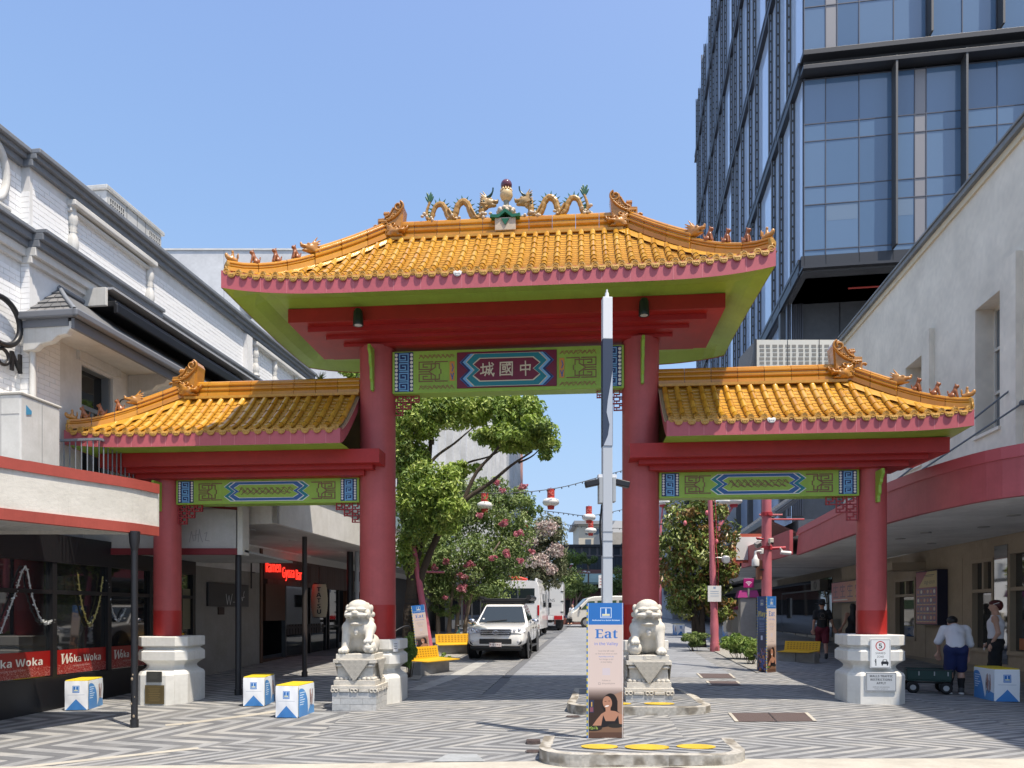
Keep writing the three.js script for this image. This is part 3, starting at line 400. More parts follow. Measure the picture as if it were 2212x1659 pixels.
function panel(s0, s1, y0, y1, zf, big) {
  const p = part('name_panel', box(s0, y0, zf - .3, s1, y1, zf, .012), greenPaint, gate), h = y1 - y0, cx = (s0 + s1) / 2, cy = (y0 + y1) / 2, fw = big ? .2 : .16, nM = big ? 4 : 3;
  for (const m of [-1, 1]) {
    const e = m < 0 ? s0 : s1, bx = e - m * (.02 + .06 + fw / 2 + .03);
    part('meander_band', box(bx - fw / 2 - .065, y0 + .03, zf, bx + fw / 2 + .065, y1 - .02, zf + .004), blueDark, p);
    part('meander_ornament', [...Array(nM)].flatMap((_, i) => strokes(meander(fw * .9, (h - .06) / nM).map(L => L.map(q => [bx + q[0] * m, y0 + .035 + (i + .5) * (h - .06) / nM + q[1]])), .017, zf + .004, zf + .012)), blueLight, p);
    const pg = []; const np = big ? 10 : 8; for (const o of [-1, 1]) for (let i = 0; i < np; i++) pg.push(sph(bx + o * (fw / 2 + .035), y0 + .055 + (i + .3) * (h - .075) / np, zf + .006, big ? .028 : .021, big ? .028 : .021, .008, 10, 6));
    part('pearl_border', pg, pearlWhite, p);
    const fx = e - m * (fw + .28), fwid = big ? .5 : .42, fh = h * (big ? .46 : .66); const fl = fret(fwid, fh).map(L => L.map(q => [fx - m * q[0] , cy - fh / 2 + q[1]]));
    part('fret_ornament', strokes(fl, .017, zf, zf + .008), goldLine, p);
    if (big) {
      part('scroll_ornament', strokes([...leafy(fx, fx - m * .62, y1 - .1, .07, 8), ...leafy(fx, fx - m * .62, y0 + .1, .07, 8)], .012, zf, zf + .006), mat([.28, .17, .05], .5), p);
      const ox = fx - m * .585; part('orange_plaque', ext([[ox - .045, cy - .17], [ox + .045, cy - .17], [ox + .045, cy + .17], [ox - .045, cy + .17]], .008, .003).translate(0, 0, zf), orangePaint, p);
      part('plaque_figure', strokes([[[ox, cy + .12], [ox + .02, cy + .06], [ox, cy]], [[ox - .02, cy - .05], [ox + .01, cy - .14]], [[ox + .025, cy - .04], [ox, cy - .14]]], .016, zf + .008, zf + .012), blueMid, p);
    }
  }
  if (big) {
    part('maroon_board', box(cx - .87, y0 + .06, zf, cx + .87, y1 - .05, zf + .02, .01), maroon, p);
    const a = .67, hh = h * .385; [[a, hh, .15, blueMid], [a + .0, hh - .012, .13, blueDark], [a - .045, hh - .0, .14, blueLight], [a - .1, hh, .14, cream], [a - .115, hh - .008, .14, teal], [a - .2, hh * .72, .12, cream], [a - .215, hh * .66, .115, maroon]].forEach(([A, B, D, m], i) => part('cartouche_layer', ext(zig(A, B, D), .004).translate(cx, cy - .005, zf + .02 + i * .004), m, p));
    const z = zf + .02 + 7 * .004, G = { zhong: [[[1.5, 7], [1.5, 3.6]], [[1.5, 7], [8.5, 7.4], [8.2, 3.8]], [[1.5, 4], [8.3, 4.2]], [[5, 10], [5.2, 0]]], guo: [[[.6, 9.6], [.4, .3]], [[.6, 9.6], [9.4, 9.8], [9.3, .2]], [[.4, .7], [9.3, .8]], [[2, 7.8], [8, 7.9]], [[2.4, 6.4], [4.4, 6.4], [4.4, 4.6], [2.4, 4.6], [2.4, 6.4]], [[1.9, 2.6], [5, 3.4]], [[5.3, 9], [6, 5], [8.2, 2]], [[7.8, 5.8], [5, 2.2]], [[7, 8.9], [7.8, 8.4]]], cheng: [[[.3, 6.6], [3.2, 6.9]], [[1.8, 9], [1.8, 2.4]], [[0, 2], [3.5, 3]], [[3.8, 7], [8.6, 7.4]], [[4.4, 7], [4.3, 3], [3.2, .6]], [[4.5, 4.8], [6.2, 4.8], [5.9, 2.6], [5.1, 2.2]], [[6.4, 9.8], [7, 4], [9.4, .2], [9.8, 1.8]], [[8.8, 5.6], [6.2, 1.2]], [[8.4, 9.4], [9.4, 8.4]]] };
    [['cheng', -.33], ['guo', 0], ['zhong', .33]].forEach(([k, x]) => part('character', strokes(G[k].map(L => L.map(q => [cx + x + (q[0] - 5) * .0235, cy - .005 + (q[1] - 5) * .0235])), .021, z, z + .014), cream, p));
  } else {
    const a = .6, hh = h * .40; [[a + .07, hh, .12, pearlWhite], [a + .06, hh - .012, .115, teal], [a - .02, hh, .12, pearlWhite], [a - .035, hh - .012, .115, blueMid], [a - .1, hh - .055, .1, pearlWhite], [a - .108, hh - .064, .095, greenPaint]].forEach(([A, B, D, m], i) => part('cartouche_layer', ext(zig(A, B, D), .004).translate(cx, cy, zf + i * .004), m, p));
    part('scroll_ornament', strokes([...leafy(cx - .5, cx + .5, cy + .03, .09, 9), ...leafy(cx - .45, cx + .45, cy - .03, .06, 8)], .011, zf + .024, zf + .03), goldLine, p);
  }
}
panel(-2.0, 2.04, 5.41, 6.15, .15, true); panel(-5.99, -2.6, 3.515, 3.957, .13, false); panel(2.63, 5.93, 3.515, 3.957, .13, false);
// lattice corner brackets under the panels
const latRed = mat([.33, .025, .03], .5);
function lattice(s, y, dir, k, t) { const l = []; const w = .46 * k, h = .36 * k; const cells = [[0, 0], [1, 0], [2, 0], [0, 1], [1, 1], [0, 2]].map(c => [c[0] * w / 3, -c[1] * h / 3]); const a = w / 3, b = h / 3; for (const [x, yy] of cells) l.push([[x, yy], [x + a, yy], [x + a, yy - b], [x, yy - b], [x, yy]], [[x + a * .35, yy], [x + a * .35, yy - b * .6], [x + a, yy - b * .6]], [[x + a * .68, yy - b * .6], [x + a * .68, yy - b]], [[x, yy - b * .3], [x + a * .35, yy - b * .3]]); part('lattice_bracket', strokes(l.map(L => L.map(q => [s + dir * q[0], y + q[1]])), .013 * k + .004, t - .02, t + .02), latRed, gate); }
lattice(-1.99, 5.41, 1, .95, .0); lattice(2.02, 5.41, -1, .95, .0); lattice(-5.97, 3.515, 1, .95, .05); lattice(-2.6, 3.515, -1, .95, .05); lattice(5.92, 3.515, -1, 1.1, .05);
// green stepped plates in front of the columns
for (const [s, r, y, L] of [[-2.3, .315, 6.15, .74], [2.33, .315, 6.15, .74], [-6.22, .235, 3.9, .52], [6.17, .235, 3.9, .52]]) part('green_bracket', mv(ext([[0, 0], [.26, .0], [.28, -.08], [.2, -.16], [.2, -.3 * L / .74], [.14, -.36 * L / .74], [.14, -.55 * L / .74], [.09, -.6 * L / .74], [.09, -L], [0, -L]], .05, .008), s - .025, y, r - .01, 0, -Math.PI / 2, 0).translate(.05, 0, 0), greenPaint, gate);
// floodlights under the eave
const lampGreen = mat([.012, .02, .018], .35), lensM = mat([.6, .62, .6], .2);
for (const s of [-2.36, 2.3]) { const l = part('floodlight', mv(lathe([[.0, .02], [.05, .0], [.075, -.05], [.085, -.2], [.085, -.27], [.07, -.27], [.0, -.255]], 20), s, 6.57, .99), lampGreen, gate); part('lens', cyl(.066, .066, 6.302, 6.308, s, .99, 18), lensM, l); part('lamp_bracket', box(s - .02, 6.46, .9, s + .02, 6.5, .98), lampGreen, l); }
// dragons and pearl on the main ridge
{
  const yT = mainRoof.yR + .275, body = mat([.50, .28, .075], .32, { tex: 'mottle', size: .1 }), fin = mat([.035, .11, .06], .35), cloud = mat([.60, .50, .38], .5, { tex: 'dirt', size: .3 }), horn = mat([.01, .05, .05], .3);
  for (const m of [-1, 1]) {
    const x = (v) => m * v;
    const pts = [[.34, .10], [.345, .2], [.40, .27], [.43, .19], [.45, .06], [.55, .03], [.62, .12], [.68, .28], [.76, .34], [.85, .28], [.9, .13], [.94, .05], [1.02, .08], [1.08, .22], [1.15, .31], [1.24, .29], [1.30, .17], [1.33, .06], [1.39, .05], [1.42, .16], [1.39, .28], [1.36, .36]].filter((_, i) => i !== 0);
    const c = new THREE.CatmullRomCurve3(pts.map(p => V(x(p[0]), yT + p[1] - .0, 0))), N = 90;
    const rings = []; for (let i = 0; i <= N; i++) { const k = i / N, p = c.getPoint(k), d = c.getTangent(k), nx = V(-d.y, d.x, 0), r = (.056 * (1 - .65 * Math.max(0, (k - .55) / .45))) * (1 + .05 * Math.sin(i * 2.1)); rings.push(steps(0, 2 * Math.PI, 9).slice(0, -1).map(a => V(p.x + nx.x * Math.cos(a) * r, p.y + nx.y * Math.cos(a) * r, Math.sin(a) * r))); }
    const dr = part('ridge_dragon', loft(rings, true, true), body, mainRoof.roof);
    const sp2 = []; for (let i = 6; i < N; i += 2) { const k = i / N, p = c.getPoint(k), d = c.getTangent(k); let nx = V(-d.y, d.x, 0); if (m > 0 ? true : false) nx.multiplyScalar(1); if (m < 0) nx.multiplyScalar(-1); if (nx.y < -.25) continue; sp2.push(mv(new THREE.ConeGeometry(.024, .1, 4), p.x + nx.x * .075, p.y + nx.y * .075, 0, 0, 0, Math.atan2(-nx.x, nx.y), [1, 1, .5])); }
    part('dragon_fin', sp2, fin, dr);
    part('dragon_tail', [...Array(7)].map((_, i) => mv(sph(0, .075, 0, .02, .08, .012, 6, 6), x(1.365), yT + .33 + (i % 3) * .03, 0, 0, 0, -m * (i - 3) * .17)), fin, dr);
    const hd = mv(ORN.head.clone(), x(.32), yT + .2, 0, -.15, -m * Math.PI / 2, 0, 1.0); hd.userData = {};
    part('dragon_head', [hd, mv(new THREE.TorusGeometry(.06, .02, 5, 10), x(.4), yT + .28, .0)], mat([.48, .31, .13], .35, { tex: 'mottle', size: .08 }), dr);
    part('dragon_horn', [tube([[x(.42), yT + .36, .03], [x(.3), yT + .4, .035], [x(.24), yT + .47, .03], [x(.23), yT + .54, .03]], .014, 6), tube([[x(.42), yT + .36, -.03], [x(.3), yT + .41, -.035], [x(.25), yT + .48, -.03]], .013, 6), ...[...Array(7)].map((_, i) => sph(x(.41 + rr(-.02, .03)), yT + .16 + i * .035, rr(-.03, .05), .028, .022, .03, 6, 5))], horn, dr);
    const cl = []; for (const [cx, n, w, h] of [[.37, 9, .1, .1], [.53, 7, .08, .07], [.93, 8, .1, .09], [1.4, 12, .1, .15]]) for (let i = 0; i < n; i++) cl.push(sph(x(cx + rr(-w, w)), yT + rr(0, h), rr(-.03, .06), rr(.025, .045), rr(.022, .035), .03, 7, 5));
    part('cloud_base', cl, cloud, dr);
    part('dragon_leg', [[.62, .1], [1.02, .1]].flatMap(([a, b]) => [rod([x(a), yT + b + .1, .05], [x(a - .1), yT + .03, .06], .022, .016), sph(x(a - .12), yT + .02, .06, .03, .018, .02, 7, 5)]), body, dr);
  }
  const fz = part('pearl_finial', box(-.18, mainRoof.yR - .02, -.2, .18, mainRoof.yR + .2, .2, .01), cloud, mainRoof.roof), y0 = mainRoof.yR;
  part('green_skirt', [ext([[-.25, .2], [-.25, .245], [-.12, .24], [0, .34], [.12, .24], [.25, .245], [.25, .2], [.12, .185], [0, .28], [-.12, .185]], .46).translate(0, y0, -.23), mv(ext([[-.07, 0], [.07, 0], [0, -.11]], .02), 0, y0 + .17, .2), ...[-1, 1].map(s => cyl(.03, .02, y0 + .2, y0 + .26, s * .24, .2, 8))], mat([.015, .12, .06], .22), fz);
  const petals = []; for (let i = 0; i < 18; i++) { const a = i / 18 * 2 * Math.PI; petals.push(sph(.13 * Math.cos(a), y0 + .36 + (i % 2) * .04, .13 * Math.sin(a), .05, .045, .05, 7, 5)); } for (let i = 0; i < 10; i++) { const a = i / 10 * 2 * Math.PI; petals.push(sph(.07 * Math.cos(a), y0 + .43, .07 * Math.sin(a), .04, .04, .04, 7, 5)); }
  part('carved_base', petals, cloud, fz);
  part('finial_stem', mv(lathe([[.075, .42], [.05, .48], [.045, .56], [.06, .6]], 14), 0, y0, 0), mat([.30, .30, .22], .4, { tex: 'dirt', size: .1 }), fz);
  part('lotus_cup', [mv(lathe([[.05, .58], [.09, .62], [.115, .68], [.105, .74], [.085, .77], [0, .77]], 20), 0, y0, 0), ...[...Array(12)].map((_, i) => mv(new THREE.ConeGeometry(.025, .05, 5), .09 * Math.cos(i * Math.PI / 6), y0 + .785, .09 * Math.sin(i * Math.PI / 6)))], mat([.62, .46, .24], .35), fz);
  part('pearl', sph(0, y0 + .865, 0, .1, .1, .1, 24, 16), mat([.10, .006, .015], .12, { physical: true, clearcoat: 1 }), fz);
}
// ---------- buildings along one side of the street ----------
const LO = -9.5, S7 = Math.sin(ST), C7 = Math.cos(ST);
// along-street distance and height of a measured direction on the plane w metres out from the wall line
const lf = (u, v, w = 0) => { const a = (u - CU) / PX, D = (-LO - w * C7 - a * w * S7) / (S7 - a * C7), Z = D * C7 - w * S7; return [D, EYE + (CV - v) / PX * Z]; };
const leftThing = (name, label, cat, group) => thing(name, label, cat, [LO, 0, 0], R(82.4), group);   // local x runs along the street, z out over the pavement
const wx = (D, w, y = 0) => V(LO + D * S7 + w * C7, y, -D * C7 + w * S7);
const wallWhite = mat([.82, .825, .83], .75, { tex: 'dirt', size: 3, bump: .002 }), trimGrey = mat([.23, .25, .28], .55, { tex: 'mottle', size: 2 }), trimPale = mat([.70, .70, .685], .65, { tex: 'dirt', size: 2 });
const blackPaint = mat([.012, .012, .014], .4), darkGlass = mat([.012, .014, .016], .03, { physical: true, specularIntensity: 1, ior: 1.9 }), steelDark = mat([.03, .032, .036], .4, { metalness: .3 });
{
  const b = leftThing('heritage_building', 'white painted brick building with dark grey cornices, parapet urns and a lean-to verandah roof', 'building');
  const top = 8.98, end = 23.3;
  part('wall', [box(4, 3.3, -.4, 12.04, top - .1, 0), box(12.04, 3.3, -.4, 13.0, top - .1, .15), box(13, 6.6, -.4, end, top - .1, .15), box(13, 3.3, -.4, 13.22, 6.6, .15), box(14.05, 3.3, -.4, end, 6.6, .15), box(13.22, 5.95, -.4, 14.05, 6.6, .15), box(4, 3.2, -5, end, 3.3, -.4), box(end - .4, 3.3, -9, end, top - .1, -.4), box(4, top - .3, -9, end, top - .2, -.4)], wallWhite, b);
  // painted bricks, courses staggered, joints recessed
  const bk = [], bl = []; const brick = (D, y, w, L) => box(D + .004, y + .005, w, D + L - .004, y + .081, w + rr(.005, .009));
  let nB = 0; const field = (D0, D1, y0, y1, w) => { for (let y = y0, j = 0; y + .086 <= y1; y += .086, j++) for (let D = D0 - (j % 2) * .12; D < D1; D += .24) { const a = Math.max(D, D0), e = Math.min(D + .24, D1); if (e - a < .05) continue; bl.push([a, y, w, e - a]); } };
  field(9.4, 12.04, 7.72, 8.62, 0); field(12.1, 12.9, 7.72, 8.62, .15); field(13.1, 20.9, 7.72, 8.55, .15); field(20.9, 23.2, 7.9, 8.62, .15); field(9.4, 12.02, 4.2, 7.1, 0); field(12.1, 12.7, 4.2, 6.2, .15); 
  const brickMats = [mat([.82, .825, .83], .7), mat([.78, .79, .80], .7), mat([.84, .84, .835], .7)];
  bl.sort((a, c) => a[0] - c[0]); bl.forEach((q, i) => { if (i < 280) part('brick', brick(...q), brickMats[Math.floor(rnd() * 3)], b); else bk.push(brick(...q)); });
  part('bricks', bk, brickMats[0], b).userData.kind = 'stuff';
  // brick pier return facing the street corner
  part('pier', [...Array(58)].map((_, j) => box(12.025, 3.35 + j * .086, .004, 12.04 - .001, 3.35 + j * .086 + .08, .149)), brickMats[2], b);
  // coping and main cornice
  const coping = (D0, D1, w) => [box(D0, top - .06, w - .1, D1, top + .02, w + .22, .015), box(D0, top - .14, w - .1, D1, top - .06, w + .15, .01), box(D0, top - .25, w - .1, D1, top - .14, w + .08, .01)];
  part('parapet_coping', [...coping(4, 12.0, 0), ...coping(12.0, end, .15)], trimGrey, b);
  const corn = (D0, D1, w) => [box(D0, 7.64, w - .05, D1, 7.7, w + .3, .01), box(D0, 7.53, w - .05, D1, 7.64, w + .24, .01), box(D0, 7.42, w - .05, D1, 7.53, w + .17, .01)];
  part('cornice', [...corn(4, 12.0, 0), ...corn(12.0, 15.2, .18), ...corn(15.2, 21, .04)], trimGrey, b);
  part('cornice_moulding', [box(4, 7.28, -.05, 12.0, 7.42, .12, .01), box(4, 7.18, -.05, 12.0, 7.28, .06, .01), box(12.0, 7.28, 0, 15.2, 7.42, .29, .01), box(12.0, 7.17, 0, 15.2, 7.28, .22, .01), box(15.2, 7.28, 0, 21, 7.42, .21, .01), box(15.2, 7.14, 0, 21, 7.28, .18, .01)], trimPale, b);
  // half balusters with a moulded rail
  const bal = lathe([[.0, 0], [.09, 0], [.09, .05], [.055, .08], [.07, .14], [.085, .24], [.07, .38], [.045, .47], [.065, .5], [.045, .53], [.06, .56], [.05, .62], [.075, .68], [.07, .78], [.045, .95], [.08, .98], [.08, 1.02], [.0, 1.02]], 14);
  [12.95, 15.1, 19.6, 20.7, 22.1].forEach((D, i) => part('baluster', mv(bal.clone(), D, i < 2 ? 7.72 : 7.75, .2, 0, 0, 0, [1.1, i < 2 ? .86 : .8, 1.1]), trimPale, b));
  part('rail_moulding', [box(12.85, 8.56, .1, 15.2, 8.66, .32, .02), box(12.85, 8.46, .1, 15.2, 8.52, .24, .015), box(19.5, 8.54, .1, end, 8.64, .3, .02)], trimPale, b);
  for (const D of [19.0]) part('pilaster', box(D, 3.4, .1, D + .28, top - .33, .27), wallWhite, b);
  const urn = lathe([[0, 0], [.16, 0], [.16, .05], [.08, .1], [.07, .16], [.13, .2], [.12, .24], [.17, .3], [.2, .42], [.21, .55], [.26, .6], [.26, .63], [.2, .64], [.0, .6]], 20);
  [19.3, 22.0].forEach(D => part('parapet_urn', mv(urn.clone(), D, top + .02, .12, 0, 0, 0, .95), mat([.33, .36, .385], .7, { tex: 'dirt', size: .6 }), b));
  // lean-to verandah: hipped end, gutter, brackets
  const slate = mat([.23, .23, .235], .7, { tex: 'dirt', size: .6 }), slate2 = mat([.16, .165, .175], .7, { tex: 'dirt', size: .6 });
  const D0 = 11.9, D1 = 19.5, hE = 6.3, hT = 7.02, wE = 1.05;
  part('verandah_roof', [loft([[V(D0, hE, .15), V(D0, hE, wE), V(D1, hE, wE), V(D1, hE, .15)], [V(D0 + .75, hT, .15), V(D0 + .76, hT, .17), V(D1, hT, .17), V(D1, hT, .15)]])], slate2, b);
  for (let j = 0; j < 5; j++) { const k = j / 5, k2 = (j + .94) / 5, n = Math.max(1, Math.round((wE - .15) * (1 - k) / .2)); for (let i = 0; i < n; i++) { const f = (i + .04) / n, g = (i + .96) / n, P = (kk, ff, o) => V(lerp(D0, D0 + .76, kk) - o * .7, lerp(hE, hT, kk) + .012 + o, lerp(.15, lerp(wE, .17, kk), ff)); part('slate', [quad(P(k, f, .016), P(k, g, .016), P(k2, g, 0), P(k2, f, 0)), quad(P(k, f, 0), P(k, g, 0), P(k, g, .016), P(k, f, .016))], rnd() < .5 ? slate : slate2, b); } }
  part('ridge_cap', [tube([[D0 - .02, hE + .03, wE + .02], [D0 + .38, (hE + hT) / 2 + .03, (wE + .17) / 2], [D0 + .77, hT + .04, .17]], .035, 8), tube([[D0 + .76, hT + .04, .17], [D1, hT + .04, .17]], .04, 8)], trimGrey, b);
  part('gutter', [box(D0 - .1, hE - .1, .1, D0 - .0, hE + .02, wE + .1, .03), box(D0 - .1, hE - .1, wE, D1, hE + .02, wE + .12, .03), box(D0 - .02, hE - .22, .15, D0 + .03, hE - .1, wE - .1), box(D0, hE - .26, wE - .06, D1, hE - .1, wE, .0)], mat([.15, .16, .18], .5), b);
  part('verandah_ceiling', box(D0 + .1, hE - .14, .15, D1, hE - .1, wE - .1), trimPale, b);
  const brk = [[0, 0], [.86, 0], [.86, -.1], [.8, -.14], [.76, -.2], [.6, -.22], [.5, -.3], [.3, -.34], [.2, -.42], [0, -.44]];
  for (const D of [12.02, 14.6, 17.2]) part('bracket', mv(ext(brk, .12, .01), D, hE - .14, .15, 0, -Math.PI / 2, 0), trimPale, b);
  part('downpipe', [cyl(.05, .05, 3.5, hE - .08, 12.0, .24, 12), box(11.93, hE - .2, .16, 12.07, hE - .04, .34, .02)], trimPale, b);
  // french door to the balcony
  const dr = part('balcony_door', [box(13.2, 3.5, -.12, 13.26, 6, .1), box(14.0, 3.5, -.12, 14.07, 6, .1), box(13.26, 5.94, -.12, 14.0, 6, .1), box(13.26, 5.2, -.1, 14.0, 5.28, .07), box(13.6, 3.5, -.1, 13.66, 5.2, .05)], mat([.22, .25, .28], .5), b);
  part('pane', [box(13.26, 3.5, -.06, 13.6, 5.2, -.05), box(13.66, 3.5, -.06, 14.0, 5.2, -.05), box(13.26, 5.28, -.06, 14.0, 5.94, -.05)], darkGlass, dr);
  part('lintel', box(13.1, 6.0, .14, 14.2, 6.16, .22, .01), trimPale, b);
  part('balcony_rail', [...steps(12.6, 17.5, 44).map(D => rod([D, 3.5, .95], [D, 4.45, .95], .011, .011, 5)), box(12.6, 4.44, .92, 17.5, 4.48, .98), box(12.6, 3.58, .93, 17.5, 3.61, .97), ...steps(.2, .95, 7).map(w => rod([12.6, 3.5, w], [12.6, 4.45, w], .011, .011, 5)), box(12.58, 4.44, .15, 12.62, 4.48, .95)], mat([.20, .22, .25], .5), b);
  const aw = solo('retracted_awning', 'black retracted awning cassette mounted above the slate verandah roof', 'awning', [box(0, 0, 0, 5.2, .1, .55, .02), box(0, .1, 0, 5.2, .3, .14, .02), mv(cyl(.09, .09, 0, 5.2, 0, 0, 14), 0, .18, .3, 0, 0, -Math.PI / 2), box(0, -.12, .5, 5.2, .05, .58, .02)], blackPaint, wx(13.3, .2, 6.98).toArray(), R(82.4));
  part('cassette_end', box(-.06, .0, -.05, .0, .32, .4, .01), trimPale, aw); part('cover_plate', box(0, .3, -.02, 5.2, .34, .5), mat([.35, .36, .38], .5), aw);
  // camera arm and cable under the verandah
  const cm = leftThing('security_camera', 'white security camera on an arm under the grey verandah gutter', 'camera'); const [cd, ch] = lf(325, 1012 * .768 + 5, .9);
  part('camera_body', [rod([14.7, 5.5, .2], [15.1, 5.55, .9], .035), sph(15.15, 5.56, .95, .09, .08, .08)], trimPale, cm); part('cable', tube([[14.9, 5.72, .8], [14.5, 5.62, .5], [14.2, 5.6, .22], [14.15, 4.9, .2], [14.2, 4.2, .2]], .012, 5), blackPaint, cm);
  // oval panel and black letters on the near wall
  part('wall_cartouche', [mv(new THREE.TorusGeometry(.34, .06, 8, 30), 11.42, 8.36, .05, 0, 0, 0, [.8, 1.3, 1]), box(11.15, 7.84, 0, 11.74, 7.9, .1, .02)], trimPale, b);
  const sg = leftThing('letter_sign', 'black ring and letters fixed to the white brick wall', 'sign');
  part('ring', mv(new THREE.TorusGeometry(.36, .045, 10, 40), 11.52, 6.06, .12), blackPaint, sg);
  part('letter', mv(new THREE.TorusGeometry(.12, .028, 8, 24), 11.56, 5.52, .1), blackPaint, sg); part('letter', strokes([[[11.74, 5.39], [11.74, 5.64], [11.9, 5.39], [11.9, 5.64]]], .05, .08, .12), blackPaint, sg);
}
// rooftop air conditioner behind the parapet
{
  const [D, y] = lf(210, 545, -.6); const a = leftThing('rooftop_air_conditioner', 'large pale grey air conditioner behind the dark parapet coping', 'air conditioner');
  const g = mat([.55, .56, .56], .5, { tex: 'dirt', size: 1.5 }), dk = mat([.09, .09, .09], .7); const D0 = 15.3, D1 = 17.2, y0 = 8.9, y1 = 10.3, w0 = -2.0, w1 = -.9;
  part('casing', box(D0, y0, w0, D1, y1, w1, .03), g, a); part('lid', box(D0 - .05, y1, w0 - .05, D1 + .05, y1 + .09, w1 + .05, .02), g, a);
  for (const [p0, p1] of [[D0 + .08, D0 + .55], [D1 - .5, D1 - .08]]) { const gr = part('grille', box(p0, y0 + .2, w1 - .02, p1, y1 - .12, w1 + .004), dk, a); part('grille_bars', [...steps(p0, p1, 7).map(x => box(x - .008, y0 + .2, w1, x + .008, y1 - .12, w1 + .02)), ...steps(y0 + .2, y1 - .12, 10).map(y => box(p0, y - .008, w1, p1, y + .008, w1 + .018))], g, gr); }
  const ge = part('grille', box(D0 - .006, y0 + .2, w0 + .5, D0 + .02, y1 - .12, w1 - .15), dk, a); part('grille_bars', [...steps(w0 + .5, w1 - .15, 9).map(z => box(D0 - .02, y0 + .2, z - .008, D0, y1 - .12, z + .008)), ...steps(y0 + .2, y1 - .12, 10).map(y => box(D0 - .022, y - .008, w0 + .5, D0, y + .008, w1 - .15))], g, ge);
  part('panel_seam', [D0 + .65, D0 + 1.0, D1 - .6].map(x => box(x - .006, y0, w1, x + .006, y1, w1 + .003)), dk, a);
}
// near air conditioner on the awning roof
{
  const a = thing('air_conditioner', 'pale grey air conditioner standing on the curved awning roof beside the white brick wall', 'air conditioner', [-7.75, 3.62, -11.3], R(-7)); const g = mat([.62, .63, .62], .5, { tex: 'dirt', size: 1.5 });
  part('casing', box(-.75, .12, -.4, .62, 1.14, .4, .03), g, a); part('casing_lid', box(-.77, 1.14, -.42, .64, 1.18, .42, .02), mat([.6, .58, .52], .6), a); part('foot', [box(-.7, 0, -.35, -.6, .12, .35), box(.5, 0, -.35, .6, .12, .35)], g, a);
  part('fan_grille', [box(-.62, .2, .4, .18, 1.02, .405), ...steps(.24, 1.0, 11).map(y => box(-.62, y - .012, .405, .18, y + .012, .425))], mat([.10, .11, .12], .6), a);
  part('maker_plate', mv(ext([[0, 0], [.1, .03], [.1, .08], [0, .14]], .006), .625, .86, .3, 0, Math.PI / 2, 0), mat([.05, .25, .42], .4), a);
  part('panel_seam', [box(.622, .2, -.02, .626, 1.1, -.012), box(.3, .2, .401, .306, 1.1, .405), box(.3, .85, .401, .6, .856, .405)], mat([.3, .3, .3], .6), a);
}
